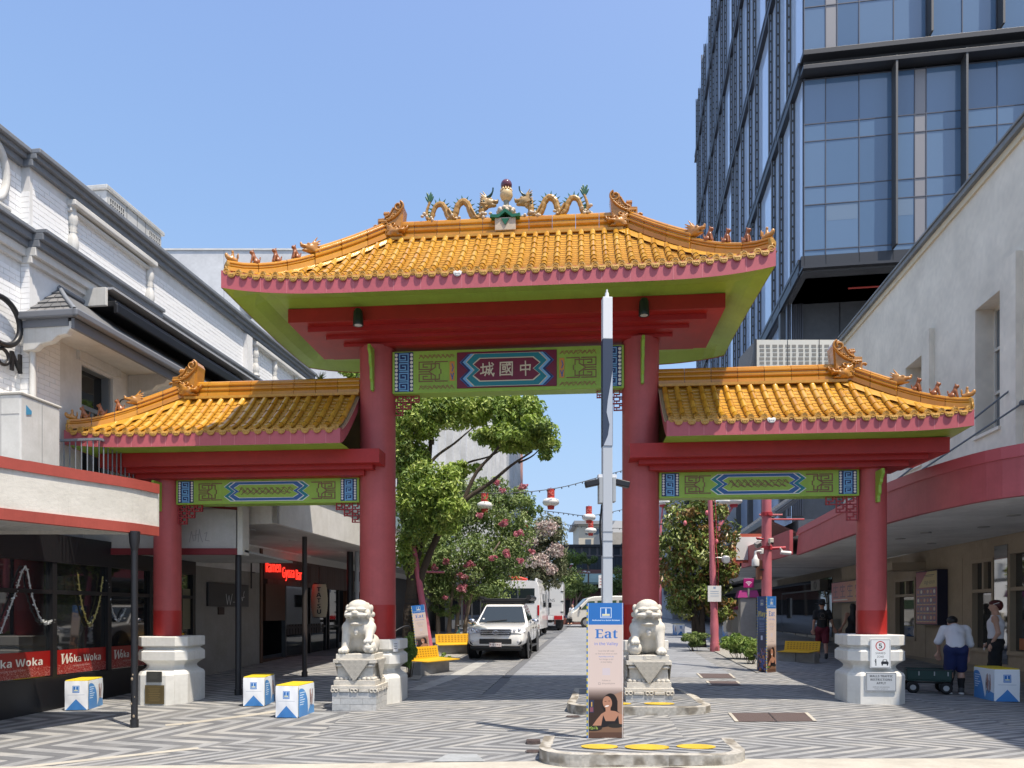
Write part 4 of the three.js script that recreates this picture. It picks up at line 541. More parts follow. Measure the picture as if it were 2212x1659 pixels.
// ---- curved street awning ----
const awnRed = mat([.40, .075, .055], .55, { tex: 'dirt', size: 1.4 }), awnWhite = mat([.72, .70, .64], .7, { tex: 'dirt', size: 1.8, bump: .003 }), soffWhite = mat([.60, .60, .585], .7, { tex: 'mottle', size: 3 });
{
  const a = thing('curved_awning', 'curved white street awning with red rims over the black shop front', 'awning');
  const edge = new THREE.CatmullRomCurve3([[-7.5, 7.2], [-6.85, 8.2], [-6.36, 9.2], [-5.92, 10.0], [-5.5, 10.75], [-5.36, 11.2]].map(p => V(p[0], 0, -p[1]))).getPoints(30), back = edge.map(p => V(LO + .1334 * -p.z + .02, 0, p.z));
  const band = (y0, y1, o, th) => loft(edge.map((p, i) => { const n = p.clone().sub(back[i]).setY(0).normalize(); const q = (k, y) => V(p.x + n.x * k, y, p.z + n.z * k); return [q(o, y0), q(o + th, y0), q(o + th, y1), q(o, y1)]; }));
  part('fascia', band(2.86, 3.36, -.08, .08), awnWhite, a); 
  { const seams = []; const N = 15; for (let i = 0; i < N; i++) { const k0 = i * 2, seg = edge.slice(k0, k0 + 3), bs = back.slice(k0, k0 + 3); part('rim_tile', loft(seg.map((p, j) => { const n = p.clone().sub(bs[j]).setY(0).normalize(), e = j === 0 ? .0 : j === 2 ? -.0 : 0, q = (k, y) => V(p.x + n.x * k, y, p.z + n.z * k); return [q(-.14, 3.36), q(.03, 3.36), q(.03, 3.5 + rnd() * .004), q(-.14, 3.5)]; })), awnRed, a); } }
  part('lower_rim', band(2.72, 2.86, -.1, .125), awnRed, a);
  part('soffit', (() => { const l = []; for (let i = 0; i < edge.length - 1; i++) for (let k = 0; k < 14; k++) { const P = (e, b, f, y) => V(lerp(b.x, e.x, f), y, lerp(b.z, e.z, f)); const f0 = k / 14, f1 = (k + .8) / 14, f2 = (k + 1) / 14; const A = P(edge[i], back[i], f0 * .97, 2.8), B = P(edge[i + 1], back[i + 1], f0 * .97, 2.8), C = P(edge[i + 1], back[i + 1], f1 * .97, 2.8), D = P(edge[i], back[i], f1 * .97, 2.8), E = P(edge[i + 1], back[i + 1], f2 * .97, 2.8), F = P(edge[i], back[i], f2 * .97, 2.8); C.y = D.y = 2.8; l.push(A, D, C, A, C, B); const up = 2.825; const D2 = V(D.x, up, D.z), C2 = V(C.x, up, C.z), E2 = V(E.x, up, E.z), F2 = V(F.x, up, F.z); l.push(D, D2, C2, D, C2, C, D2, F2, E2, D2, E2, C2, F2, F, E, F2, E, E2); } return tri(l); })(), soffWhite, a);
  part('awning_roof', loft([edge.map((p, i) => V(p.x, 3.37, p.z)).concat(back.map(p => V(p.x, 3.5, p.z)).reverse()), edge.map((p, i) => V(p.x, 3.38, p.z)).concat(back.map(p => V(p.x, 3.6, p.z)).reverse())]), mat([.35, .36, .37], .6), a);
  const e = edge[30], bk = back[30]; part('end_cap', loft([[V(e.x, 2.75, e.z), V(e.x, 3.45, e.z), V(bk.x, 3.45, bk.z), V(bk.x, 2.75, bk.z)], [V(e.x, 2.75, e.z - .05), V(e.x, 3.45, e.z - .05), V(bk.x, 3.45, bk.z - .05), V(bk.x, 2.75, bk.z - .05)]]), awnWhite, a);
}
// second awning: faces the viewer, then runs up the street
{
  const a = thing('dark_red_trimmed_awning', 'weathered white awning with dark red trims and a scrawl behind the outer gate column', 'awning');
  const w = mat([.50, .49, .47], .8, { tex: 'dirt', size: 1.6, bump: .003 }), r = mat([.20, .022, .028], .5, { tex: 'dirt', size: 2 });
  const P0 = at(232, 1150, 13.6), P1 = at(521, 1150, 14.2), x0 = -8.1, x1 = P1.x, zf = -14.0;
  part('end_face', box(x0, 2.78, zf - .08, x1, 3.52, zf), w, a); part('lower_trim', box(x0, 2.66, zf - .1, x1, 2.78, zf + .02), r, a); part('upper_trim', loft([[V(x0, 3.78, zf - .1), V(x1, 3.5, zf - .1), V(x1, 3.62, zf - .1), V(x0, 3.9, zf - .1)], [V(x0, 3.78, zf + .02), V(x1, 3.5, zf + .02), V(x1, 3.62, zf + .02), V(x0, 3.9, zf + .02)]]), r, a);
  part('gable', loft([[V(x0, 3.5, zf - .09), V(x1, 3.5, zf - .09), V(x0, 3.8, zf - .09)], [V(x0, 3.5, zf - .02), V(x1, 3.5, zf - .02), V(x0, 3.8, zf - .02)]]), w, a);
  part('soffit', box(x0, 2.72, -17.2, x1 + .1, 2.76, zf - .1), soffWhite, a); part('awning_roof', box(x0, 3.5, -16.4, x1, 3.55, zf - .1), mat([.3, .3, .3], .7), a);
  part('fascia_return', box(x1 - .02, 2.66, -14.35, x1 + .1, 3.6, zf), awnWhite, a);
  part('corner_scroll', [mv(ext([[-.22, 0], [.06, 0], [.1, .1], [.06, .22], [-.02, .22], [-.1, .12], [-.22, .06]], .12, .01), x1, 3.56, zf - .08)], mat([.36, .46, .34], .6, { tex: 'dirt', size: .4 }), a);
  const gx = at(415, 1160, 14).x; part('scrawl', strokes([[[0, 0], [.05, .2], [.1, .02]], [[.14, .02], [.17, .22]], [[.1, .12], [.22, .14]], [[.22, 0], [.25, .24], [.28, .1], [.33, 0]], [[.38, .16], [.44, .18], [.4, .03], [.5, .02]]].map(L => L.map(q => [gx - .05 + q[0] * .75, 2.9 + q[1]])), .012, zf, zf + .003), mat([.25, .25, .25], .9), a);
}
const roundPost = (name, label, x, Z, h, r, m, top) => { const y = gy(x, -Z); const p = thing(name, label, 'post', [x, y, -Z], 0, 'black awning posts'); part('shaft', cyl(r, r, 0, h - y, 0, 0, 18), m, p); part('foot_plate', cyl(r * 1.25, r * 1.25, 0, .12, 0, 0, 18), m, p); if (top) part('head_box', lathe([[r, h - y - .28], [r * 1.5, h - y - .16], [r * 1.7, h - y - .02], [r * 1.7, h - y]], 16), m, p); return p; };
const postBlack = mat([.02, .021, .025], .42, { tex: 'dirt', size: .5 });
{ const p = roundPost('awning_post', 'scuffed black awning post standing before the plaque-bearing white gate base', -5.48, 10.75, 2.74, .046, postBlack, true); part('worn_patch', [[.3, .04], [.66, .05], [.72, .03], [.12, .05], [.4, .02]].map(([y, s], i) => sph(.012 * (i - 2), y + .05, .046, s * .35, s * .5, .008, 6, 5)), mat([.30, .24, .17], .9), p); }
roundPost('awning_post', 'slim black post under the corner of the dark red trimmed awning', at(515, 0, 14.15).x, 14.15, 2.68, .058, postBlack);
roundPost('awning_post', 'dark brown post under the plain white awning before the ramen bar', at(658, 0, 16.9).x, 16.9, 3.3, .055, mat([.045, .036, .032], .5));
roundPost('awning_post', 'thick black post of the white awning beside a grey downpipe', at(756, 0, 21).x, 21, 3.3, .09, postBlack);
{ const x = at(771, 0, 21).x, y = gy(x, -21); const p = solo('downpipe', 'grey downpipe running down from the white awning beside the thick black post', 'downpipe', [cyl(.06, .06, 0, 3.3 - y, 0, 0, 14), cyl(.075, .075, 1.9, 2.2, 0, 0, 14)], mat([.34, .36, .38], .5), [x, y, -21]); }
// ---- black shop front ----
{
  const b = leftThing('black_shop_front', 'black framed noodle shop with tinted windows and red lettered strips along the glass', 'shop');
  const yB = (D) => gy(...(p => [p.x, p.z])(wx(D, .1))) - .1, D1 = lf(418, 1300)[0], D0 = 8.0; part('side_glazing', box(7, .48, -.03, 10.95, 2.42, -.015), darkGlass, b);
  part('lintel_beam', box(7, 2.42, -.12, D1, 2.9, .06), blackPaint, b); part('stall_riser', box(7, -.5, -.1, D1, .48, .05), blackPaint, b); part('back_room', box(7, -.4, -.5, D1, 2.9, -.45), blackPaint, b);
  const mul = [11.0, lf(113, 1300)[0], lf(232, 1300)[0], lf(322, 1300)[0], D1 - .06]; mul.forEach(D => part('mullion', box(D - .05, .48, -.06, D + .05, 2.42, .05), blackPaint, b));
  part('transom', box(7, 1.88, -.05, D1, 1.95, .045), blackPaint, b);
  const dec = canvasTex(768, 256, (x, w, h) => { const g = x.createLinearGradient(0, 0, 0, h); x.fillStyle = '#8e1512'; x.fillRect(0, 0, w, h); for (let i = 0; i < 2400; i++) { const y = h * (.55 + .45 * Math.pow(rnd(), .7)); x.fillStyle = rnd() < .5 ? 'rgba(205,190,180,.55)' : 'rgba(120,20,18,.6)'; x.fillRect(rnd() * w, y, 7, 4); } x.fillStyle = '#d9d4cc'; x.strokeStyle = '#3a0f0e'; x.lineWidth = 4; x.font = 'bold 104px sans-serif'; x.strokeText('oka Woka', 205, 140); x.fillText('oka Woka', 205, 140); x.font = 'italic bold 150px serif'; x.strokeText('W', 62, 150); x.fillText('W', 62, 150); x.fillStyle = '#b9a7a4'; x.font = '26px sans-serif'; x.fillText('healthy noodle house', 260, 186); });
  const dm = printMat(dec, .35);
  for (let i = 0; i < 4; i++) { const a = mul[i] + .05, e = mul[i + 1] - .05, p = part('window', box(a, .48, -.03, e, 1.88, -.015), darkGlass, b); part('upper_pane', box(a, 1.95, -.03, e, 2.42, -.015), darkGlass, p); const sh = sheet(e - a, .42, .5, .002); part('lettered_strip', sh.translate((a + e) / 2, 0, 0), dm, p); sh.userData.ownUV = true; }
  part('bright_notice', box(D1 - .42, 1.2, -.012, D1 - .12, 2.1, -.004), mat([.20, .18, .11], .6), b);
  const D9 = D1 - .3; [['#c9b11c', .1, .72, .98, .0], ['#8a4a34', -.1, .5, .8, .02], ['#1f9d8c', .1, .5, .72, .0], ['#3a78b8', -.22, .5, .66, .0]].forEach(([c, o, a, e, z]) => part('counter_packet', box(D9 + o - .06, a, -.01, D9 + o + .06, e, .0 + z + .002, .005), mat(c, .5), b));
}
const garland = (label, pts, c, n) => { const cv = new THREE.CatmullRomCurve3(pts.map(([u, v]) => { const [D, y] = lf(u, v, .03); return wx(D, .03, y); })), g = []; for (let i = 0; i < n; i++) { const p = cv.getPoint(i / n); for (let k = 0; k < 2; k++) { const s = .022; g.push(mv(new THREE.TetrahedronGeometry(s * rr(.5, 1.1)), p.x + rr(-.02, .02), p.y + rr(-.03, .03), p.z + rr(-.01, .01), rr(0, 6), rr(0, 6), 0)); } } solo('tinsel_garland', label, 'garland', [tube(cv.getPoints(20), .012, 5), ...g], c); };
const gold = mat([.48, .42, .16], .3, { metalness: .6 }), silver = mat([.62, .64, .64], .35, { metalness: .4 });
garland('white tinsel garland drawn in a peak on the first tinted shop window', [[2, 1365], [30, 1290], [55, 1225], [70, 1290], [95, 1345], [118, 1340]], silver, 70);
garland('gold tinsel garland hanging in a loop on the middle tinted shop window', [[168, 1240], [178, 1310], [194, 1350], [212, 1310], [222, 1245]], gold, 60);
garland('silver tinsel garland beside the scuffed black post on the shop window', [[232, 1255], [240, 1310], [255, 1340], [272, 1315]], silver, 45);
// ---- rendered wall with a dark sign, then the ramen bar ----
{
  const D0 = lf(418, 1400)[0], D1 = lf(556, 1400)[0], D2 = 31, c = mat([.30, .285, .265], .85, { tex: 'dirt', size: 2.4, bump: .006, bsize: 1.4 });
  const w = leftThing('rendered_wall', 'patchy grey rendered wall between the black shop and the ramen bar', 'wall');
  part('wall_face', box(D0, -.5, -.3, D1, 2.64, .06), c, w); part('upper_band', box(D0, 2.64, -.3, D1, 3.6, .06), mat([.62, .61, .59], .8, { tex: 'mottle', size: 2 }), w); part('wall_end', box(D1, -.5, -.3, D1 + .12, 3.4, .1), mat([.10, .05, .03], .6), w);
  const [sa, ya] = lf(449, 1258, .1), [sb] = lf(536, 1290, .1);
  const s = leftThing('dark_wall_sign', 'dark grey metal sign with a pale script on the rendered wall', 'sign'); part('sign_board', box(sa, 1.72, .06, sb, 2.28, .12, .008), mat([.05, .05, .052], .35, { metalness: .3 }), s);
  part('script', strokes([[[0, .25], [.06, .0], [.14, .22], [.2, .0], [.3, .26]], [[.34, .06], [.42, .06]], [[.6, .0], [.72, .3], [.8, .1], [.9, .34]], [[.7, .16], [.92, .2]]].map(L => L.map(q => [sb - 1.15 + q[0], 1.77 + q[1]])), .012, .12, .125), mat([.55, .55, .55], .4), s); part('sign_box', box(sa + .5, 1.52, .06, sa + .75, 1.7, .1), mat([.05, .03, .025], .6), s);
  const pp = solo('conduit', 'dark bent conduit pipe fixed to the wall beside the ramen bar', 'pipe', [tube([[.0, 2.2, 0], [.0, 3.0, 0], [-.02, 3.12, 0], [-.1, 3.14, 0]], .022, 6), rod([.0, 2.62, 0], [.2, 2.62, 0], .018)], blackPaint, wx(D1 - .6, .13, 0).toArray(), R(82.4));
  // white street awning
  const a = leftThing('white_awning', 'plain white street awning with downlights over the ramen bar', 'awning'), e = 2.95, A0 = 15.0;
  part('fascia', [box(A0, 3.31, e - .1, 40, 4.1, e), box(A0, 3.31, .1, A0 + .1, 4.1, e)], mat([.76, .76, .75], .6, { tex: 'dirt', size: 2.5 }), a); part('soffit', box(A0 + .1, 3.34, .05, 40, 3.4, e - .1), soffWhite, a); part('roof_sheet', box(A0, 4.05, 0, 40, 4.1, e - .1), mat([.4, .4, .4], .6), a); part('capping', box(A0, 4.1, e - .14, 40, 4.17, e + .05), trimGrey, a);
  for (const [D, z] of [[16.2, 1.8], [18.5, 1.7], [20, .9], [22, 1.6], [24.5, 1.5]]) part('downlight', cyl(.09, .09, 3.325, 3.342, D, z, 16), trimPale, a);
  // glazed upper floor
  const up = leftThing('glazed_upper_floor', 'row of tall glass panes with dark frames above the white awning', 'window wall'); const gl = mat([.20, .27, .27], .08, { physical: true, ior: 1.7 });
  part('glass_pane', box(17, 4.17, 1.0, 18, 5.9, 1.02), gl, up); for (let D = 18; D < 40; D += 1.25) { part('glass_pane', box(D + .03, 4.17, 1.0, D + 1.22, 5.9, 1.02), gl, up); part('frame_post', box(D - .03, 4.17, .95, D + .03, 5.9, 1.08), blackPaint, up); } part('frame_head', box(17, 5.9, .9, 40, 6.1, 1.1), wallWhite, up); part('core', box(18, 4.1, -.2, 40, 5.9, .6), mat([.25, .28, .29], .7), up);
  // ramen bar
  const wood = mat([.11, .038, .018], .5, { tex: 'wood', size: .8 }), r = leftThing('ramen_bar', 'ramen bar front with dark red timber head boards and black framed glazing', 'restaurant'), E1 = lf(757, 1300)[0];
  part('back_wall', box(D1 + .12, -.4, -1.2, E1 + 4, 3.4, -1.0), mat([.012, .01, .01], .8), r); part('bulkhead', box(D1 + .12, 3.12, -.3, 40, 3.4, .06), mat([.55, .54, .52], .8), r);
  const hb = part('timber_head', box(D1 + .5, 2.36, -.2, E1 + .2, 3.12, .02), wood, r); for (let D = D1 + .5; D < E1 + .15; D += .2) part('timber_board', box(D + .004, 2.36, .02, D + .196, 3.12, .036 + rnd() * .006), wood, r);
  part('timber_box', box(D1 + .2, 1.35, -.1, D1 + 1.4, 2.36, .14), mat([.10, .035, .014], .5, { tex: 'wood', size: .7 }), r);
  for (const [f0, f1] of [[.05, .33], [.36, .6], [.63, .8]]) { const a2 = lerp(D1 + 1.4, E1, f0), b2 = lerp(D1 + 1.4, E1, f1); const q = part('window', [box(a2, .2, -.1, a2 + .07, 2.36, .02), box(b2 - .07, .2, -.1, b2, 2.36, .02), box(a2, 1.1, -.1, b2, 1.16, .01), box(a2, .2, -.1, b2, .3, .01)], blackPaint, r); part('pane', box(a2 + .07, .3, -.05, b2 - .07, 2.36, -.03), darkGlass, q); }
  part('doorway', [box(E1 - .2, .1, -.2, E1 - .1, 2.4, .05), box(E1 + .9, .1, -.2, E1 + 1.0, 2.4, .05)], mat([.14, .06, .03], .5), r); part('timber_floor_sill', box(D1 + .2, -.2, -.3, E1 + .2, gy(wx(20, .1).x, wx(20, .1).z) + .08, .04), mat([.06, .025, .014], .6), r);
  part('noren_strip', [...Array(14)].map((_, i) => box(D1 + 1.8 + i * .2, .92, .02, D1 + 1.96 + i * .2, 1.22, .025)), mat([.06, .055, .055], .9), r);
  part('side_shop', [box(E1 + .2, -.3, -.3, 50, 3.3, .0)], mat([.035, .035, .038], .5), r);
  const font = await new FontLoader().loadAsync('fonts/droid/droid_sans_regular.typeface.json');
  const neon = leftThing('neon_sign', 'red neon sign reading Ramen Gyoza Bar on timber boards', 'neon sign'); const nm = new THREE.MeshStandardMaterial({ color: col([.5, .03, .02]), emissive: col([1, .035, .02]), emissiveIntensity: 1.1, roughness: .4 });
  const tg = (s, size, x, y, rz) => mv(new TextGeometry(s, { font, size, depth: .02, curveSegments: 3 }), x, y, .06, 0, 0, rz, [1.15, 1, 1]);
  const word = (s2, u0, u1, size, y, rz) => { const [d0] = lf(u0, 1230, .06), [d1] = lf(u1, 1230, .06), g = new TextGeometry(s2, { font, size, depth: .02, curveSegments: 3 }); g.computeBoundingBox(); part('neon_letters', mv(g, d0, y, .06, 0, 0, rz, [(d1 - d0) / g.boundingBox.max.x, 1, 1]), nm, neon); };
  const [n0] = lf(571, 1240, .06); word('Ramen', 573, 606, .30, 2.68, .05); word('Gyoza', 609, 635, .30, 2.58, .04); word('Bar', 638, 651, .30, 2.56, .02); part('neon_backing', box(n0, 2.5, .037, n0 + 3.2, 3.02, .05), mat([.05, .01, .008], .6), neon);
  const nl = new THREE.PointLight(0xff2010, .15, 4); nl.position.copy(wx(n0 + 1.6, .4, 2.75)); nl.castShadow = true; scene.add(nl);
  // paper lantern
  const [ld] = lf(690, 1290, .75), lp = wx(ld, .75, 0); const lt = thing('paper_lantern', 'tall cream paper lantern lettered TATSU hanging by the ramen bar door', 'lantern', [lp.x, 1.44, lp.z], R(10));
  const prof = []; for (let i = 0; i <= 26; i++) { const y = i / 26 * .98; prof.push([.24 * Math.pow(Math.sin(Math.PI * (.16 + .68 * i / 26)), .35) + (i % 2 ? .006 : 0), y]); } part('paper_body', lathe(prof, 28), mat([.55, .48, .34], .8, { physical: true, transmission: .2, thickness: 0 }), lt); part('cap_ring', [cyl(.17, .17, -.02, .02, 0, 0, 24), cyl(.17, .17, .96, 1.02, 0, 0, 24), rod([0, 1.02, 0], [0, 1.5, 0], .012)], blackPaint, lt);
  const bold = await new FontLoader().loadAsync('fonts/droid/droid_sans_bold.typeface.json'); 'TATSU'.split('').forEach((ch, i) => { const g = new TextGeometry(ch, { font: bold, size: .13, depth: .03, curveSegments: 4 }); g.computeBoundingBox(); part('letter', mv(g, -(g.boundingBox.max.x) / 2 * 1.2, .76 - i * .165, .215, 0, 0, 0, [1.2, 1, 1]), blackPaint, lt); });
}
// ---- tall blank building and its ribbed street side ----
{
  const b = thing('blank_white_building', 'tall plain white building rising behind the heritage parapet', 'building'); const p = at(345, 541, 36);
  part('wall', box(-40, -1, -80, -5.4, p.y, -36), mat([.70, .71, .72], .7, { tex: 'mottle', size: 6 }), b); part('parapet_edge', box(-40, p.y, -80, -5.35, p.y + .08, -35.95), trimPale, b); part('panel_seam', [-14, -20, -26].map(x => box(x - .01, 2, -36.003, x + .01, p.y, -35.998)), trimGrey, b);
  const r = leftThing('ribbed_white_building', 'tall white building clad in upright fins with a pink end strip beyond the trees', 'building'); const e0 = lf(1118, 0, .5)[0], e1 = lf(1130, 0, .5)[0]; const wm = mat([.76, .77, .77], .6, { tex: 'mottle', size: 6 });
  part('wall', box(37.5, 0, -.6, e0, 20.5, .3), wm, r); part('end_strip', box(e0, 0, -3, e1 + 1, 20.5, .35), mat([.62, .32, .25], .7), r); part('fin', [0].map(() => box(37.5, 4, .3, 37.8, 20.5, .8)), wm, r); for (let D = 39; D < e0; D += 1.9) part('fin', loft([[V(D, 5, .3), V(D + .35, 5, .3), V(D + .3, 5, .85), V(D + .05, 5, .85)], [V(D, 20.5, .3), V(D + .35, 20.5, .3), V(D + .3, 20.5, .85), V(D + .05, 20.5, .85)]]), wm, r);
  part('street_floor', box(37.5, 0, .86, e0, 3.9, 1.2), mat([.05, .05, .052], .4), r); for (let D = 39; D < e0; D += 3) part('shop_opening', box(D, .4, 1.2, D + 2.4, 3.0, 1.22), darkGlass, r);
  for (let k = 0; k < 4; k++) for (let D = 39.5; D < e0 - 1; D += 3.8) part('window', box(D + .4, 6 + k * 3.6, .3, D + 1.3, 7.8 + k * 3.6, .33), mat([.10, .12, .13], .2), r);
}
// ---------- buildings along the other side ----------
const RO = 8.9;
const rf = (u, v, w = 0) => { const a = (u - CU) / PX, D = (RO - w * C7 - a * w * S7) / (a * C7 - S7), Z = D * C7 + w * S7; return [D, EYE + (CV - v) / PX * Z]; };
const rightThing = (name, label, cat, group) => thing(name, label, cat, [RO, 0, 0], R(-97.6), group);   // local x = minus the distance along the street, z out over the pavement
const rx = (D, w, y = 0) => V(RO + D * S7 - w * C7, y, -D * C7 - w * S7);
const rbox = (D0, y0, w0, D1, y1, w1, r = 0) => box(-D1, y0, w0, -D0, y1, w1, r);
const creamWall = mat([.93, .84, .69], .75, { tex: 'mottle', size: 7, bump: .002 }), beige = mat([.46, .38, .28], .75, { tex: 'dirt', size: 3 }), beigeTrim = mat([.38, .31, .22], .6);
const canopyPink = mat([.52, .11, .125], .5, { tex: 'dirt', size: 2.2 });
const shopGlass = mat([.05, .052, .05], .03, { physical: true, ior: 2.0 });
{
  const b = rightThing('cream_building', 'cream rendered building with deep window recesses and a grey roof coping above the pink canopy', 'building'); const T = 11.95, E = 28.6;
  const win = [[12.8, 13.95], [17.1, 18.25], [21.4, 22.57], [25.7, 26.85]], y0 = 5.84, y1 = 8.95, walls = [rbox(4, 3.5, -.6, E, y0, 0), rbox(4, y1, -.6, E, T, 0)]; let d = 4; for (const [a, e] of win) { walls.push(rbox(d, y0, -.6, a, y1, 0)); d = e; } walls.push(rbox(d, y0, -.6, E, y1, 0), rbox(E - .3, 3.5, -12, E, T, -.6), rbox(4, T - .3, -12, E, T - .2, -.6));
  part('wall', walls, creamWall, b);
  part('coping', [rbox(4, T, -.4, E, T + .14, .16, .02), rbox(4, T + .14, -.45, E, T + .2, .2, .01)], mat([.24, .25, .255], .6, { tex: 'mottle', size: 2 }), b); part('cornice_strip', rbox(4, T - .16, 0, E, T, .06), mat([.66, .56, .40], .7), b);
  for (const [a, e] of win) { const f = part('window', [rbox(a, y0, -.5, e, y0 + .06, -.42), rbox(a, y1 - .08, -.5, e, y1, -.42), rbox(a, y0, -.5, a + .07, y1, -.42), rbox(e - .07, y0, -.5, e, y1, -.42), rbox(a, y0 + 1.0, -.5, e, y0 + 1.07, -.41), rbox(a, y0 + 2.05, -.5, e, y0 + 2.12, -.41), rbox((a + e) / 2 - .03, y0, -.5, (a + e) / 2 + .03, y1, -.42)], mat([.62, .58, .50], .5), b); for (const q of [[y0 + .06, y0 + 1], [y0 + 1.07, y0 + 2.05], [y0 + 2.12, y1 - .08]]) part('pane', rbox(a + .07, q[0], -.48, e - .07, q[1], -.46), mat([.16, .17, .17], .15), f); part('sill', rbox(a - .04, y0 - .08, -.5, e + .04, y0, .06, .01), creamWall, f); }
  for (const D of [16.15, 20.55, 24.8]) part('pilaster', rbox(D, 3.6, -.01, D + .5, 9.4, .14), creamWall, b);
  part('meter_box', rbox(24.3, 8.4, 0, 24.9, 9.1, .2, .01), mat([.55, .56, .56], .5), b); part('conduit', rbox(24.55, 4.2, 0, 24.6, 8.4, .05), creamWall, b);
  part('hood', [mv(ext([[0, 0], [1.1, 0], [1.1, .1], [.5, .5], [0, .62]], .3, .01), -15.6, 5.0, .0, 0, Math.PI / 2, 0)], creamWall, b);
}
// ---- pink canopy ----
{
  const c = thing('pink_canopy', 'long pink street canopy with a pale soffit and steel tie rods under the cream building', 'canopy');
  const curve = (pts) => new THREE.CatmullRomCurve3(pts.map(p => V(p[0], 0, -p[1]))).getPoints(40);
  const wallAt = (Z, off = .05) => V(RO + .1334 * Z - off, 0, -Z);
  const edge = curve([[12, 8.6], [9.6, 9.4], [8.2, 10.1], [7.35, 11.1], [7.12, 12.4], [7.16, 14], [7.42, 16], [7.93, 19], [8.45, 22.0]]);
  const fas = (E, y0, y1, slantEnd) => loft(E.map((p, i) => { const q = E[Math.min(i + 1, E.length - 1)].clone().sub(E[Math.max(0, i - 1)]).setY(0).normalize(), n = V(-q.z, 0, q.x); const s = i === E.length - 1 ? slantEnd : 0; return [V(p.x, y0, p.z), V(p.x + n.x * .1, y0, p.z + n.z * .1), V(p.x + n.x * .1 - q.x * s, y1, p.z + n.z * .1 - q.z * s), V(p.x - q.x * s, y1, p.z - q.z * s)]; }));
  part('fascia', fas(edge, 3.28, 4.0, .35), canopyPink, c); part('capping', fas(edge.map(p => V(p.x - .02, 0, p.z)), 3.86, 4.04, .35), mat([.48, .095, .11], .45), c);
  const e2 = curve([[8.3, 22.15], [8.55, 25], [8.85, 28.6]]); part('fascia', fas(e2, 3.3, 4.05, .4), canopyPink, c);
  const e3 = curve([[8.75, 28.8], [9.2, 32], [9.7, 36]]); part('fascia', fas(e3, 3.3, 4.0, .4), canopyPink, c);
  const sof = (E, y) => { const l = []; for (let i = 0; i < E.length - 1; i++) { const a = E[i], d = E[i + 1]; const A = V(a.x, y, a.z), B = V(d.x, y, d.z), C = wallAt(Math.max(7, -d.z)).setY(y), D = wallAt(Math.max(7, -a.z)).setY(y); l.push(A, B, C, A, C, D); } const g = tri(l); return g; };
  const sm = mat([.86, .86, .84], .75, { tex: 'mottle', size: 4 });
  part('soffit', sof(edge, 3.31), sm, c); part('soffit', sof(e2, 3.32), sm, c); part('soffit', sof(e3, 3.32), sm, c);
  const rs = mat([.4, .4, .39], .7); part('canopy_roof', sof(edge, 3.8), rs, c); part('canopy_roof', sof(e2, 3.8), rs, c); part('canopy_roof', sof(e3, 3.8), rs, c);
  for (const [u, v] of [[2000, 1152], [2125, 1140], [2012, 1175], [1948, 1203], [1945, 1165], [1870, 1192], [1768, 1240], [2190, 1115]]) { const Z = (3.29 - EYE) * PX / (CV - v), p = at(u, v, Z); part('downlight', cyl(.11, .11, 3.295, 3.309, p.x, p.z, 18), mat([.36, .36, .34], .5), c); }
  const rodm = mat([.10, .11, .12], .5); for (const [a, e] of [[[2188, 838], [2010, 1012]], [[2212, 1000], [2120, 1100]], [[2210, 870], [2090, 985]], [[2060, 872], [1958, 985]]]) { const [D, y] = rf(a[0], a[1], .05), p = rx(D, .05, y), Z = 1; const q = rx(D + .6, 3.1, 3.95); part('tie_rod', [rod(p.toArray(), q.toArray(), .022), sph(p.x, p.y, p.z, .09, .06, .06, 8, 6)], rodm, c); }
  part('pipe_rail', tube([at(1690, 1112, 25), at(1640, 1112, 25)], .03, 6), canopyPink, c);
}
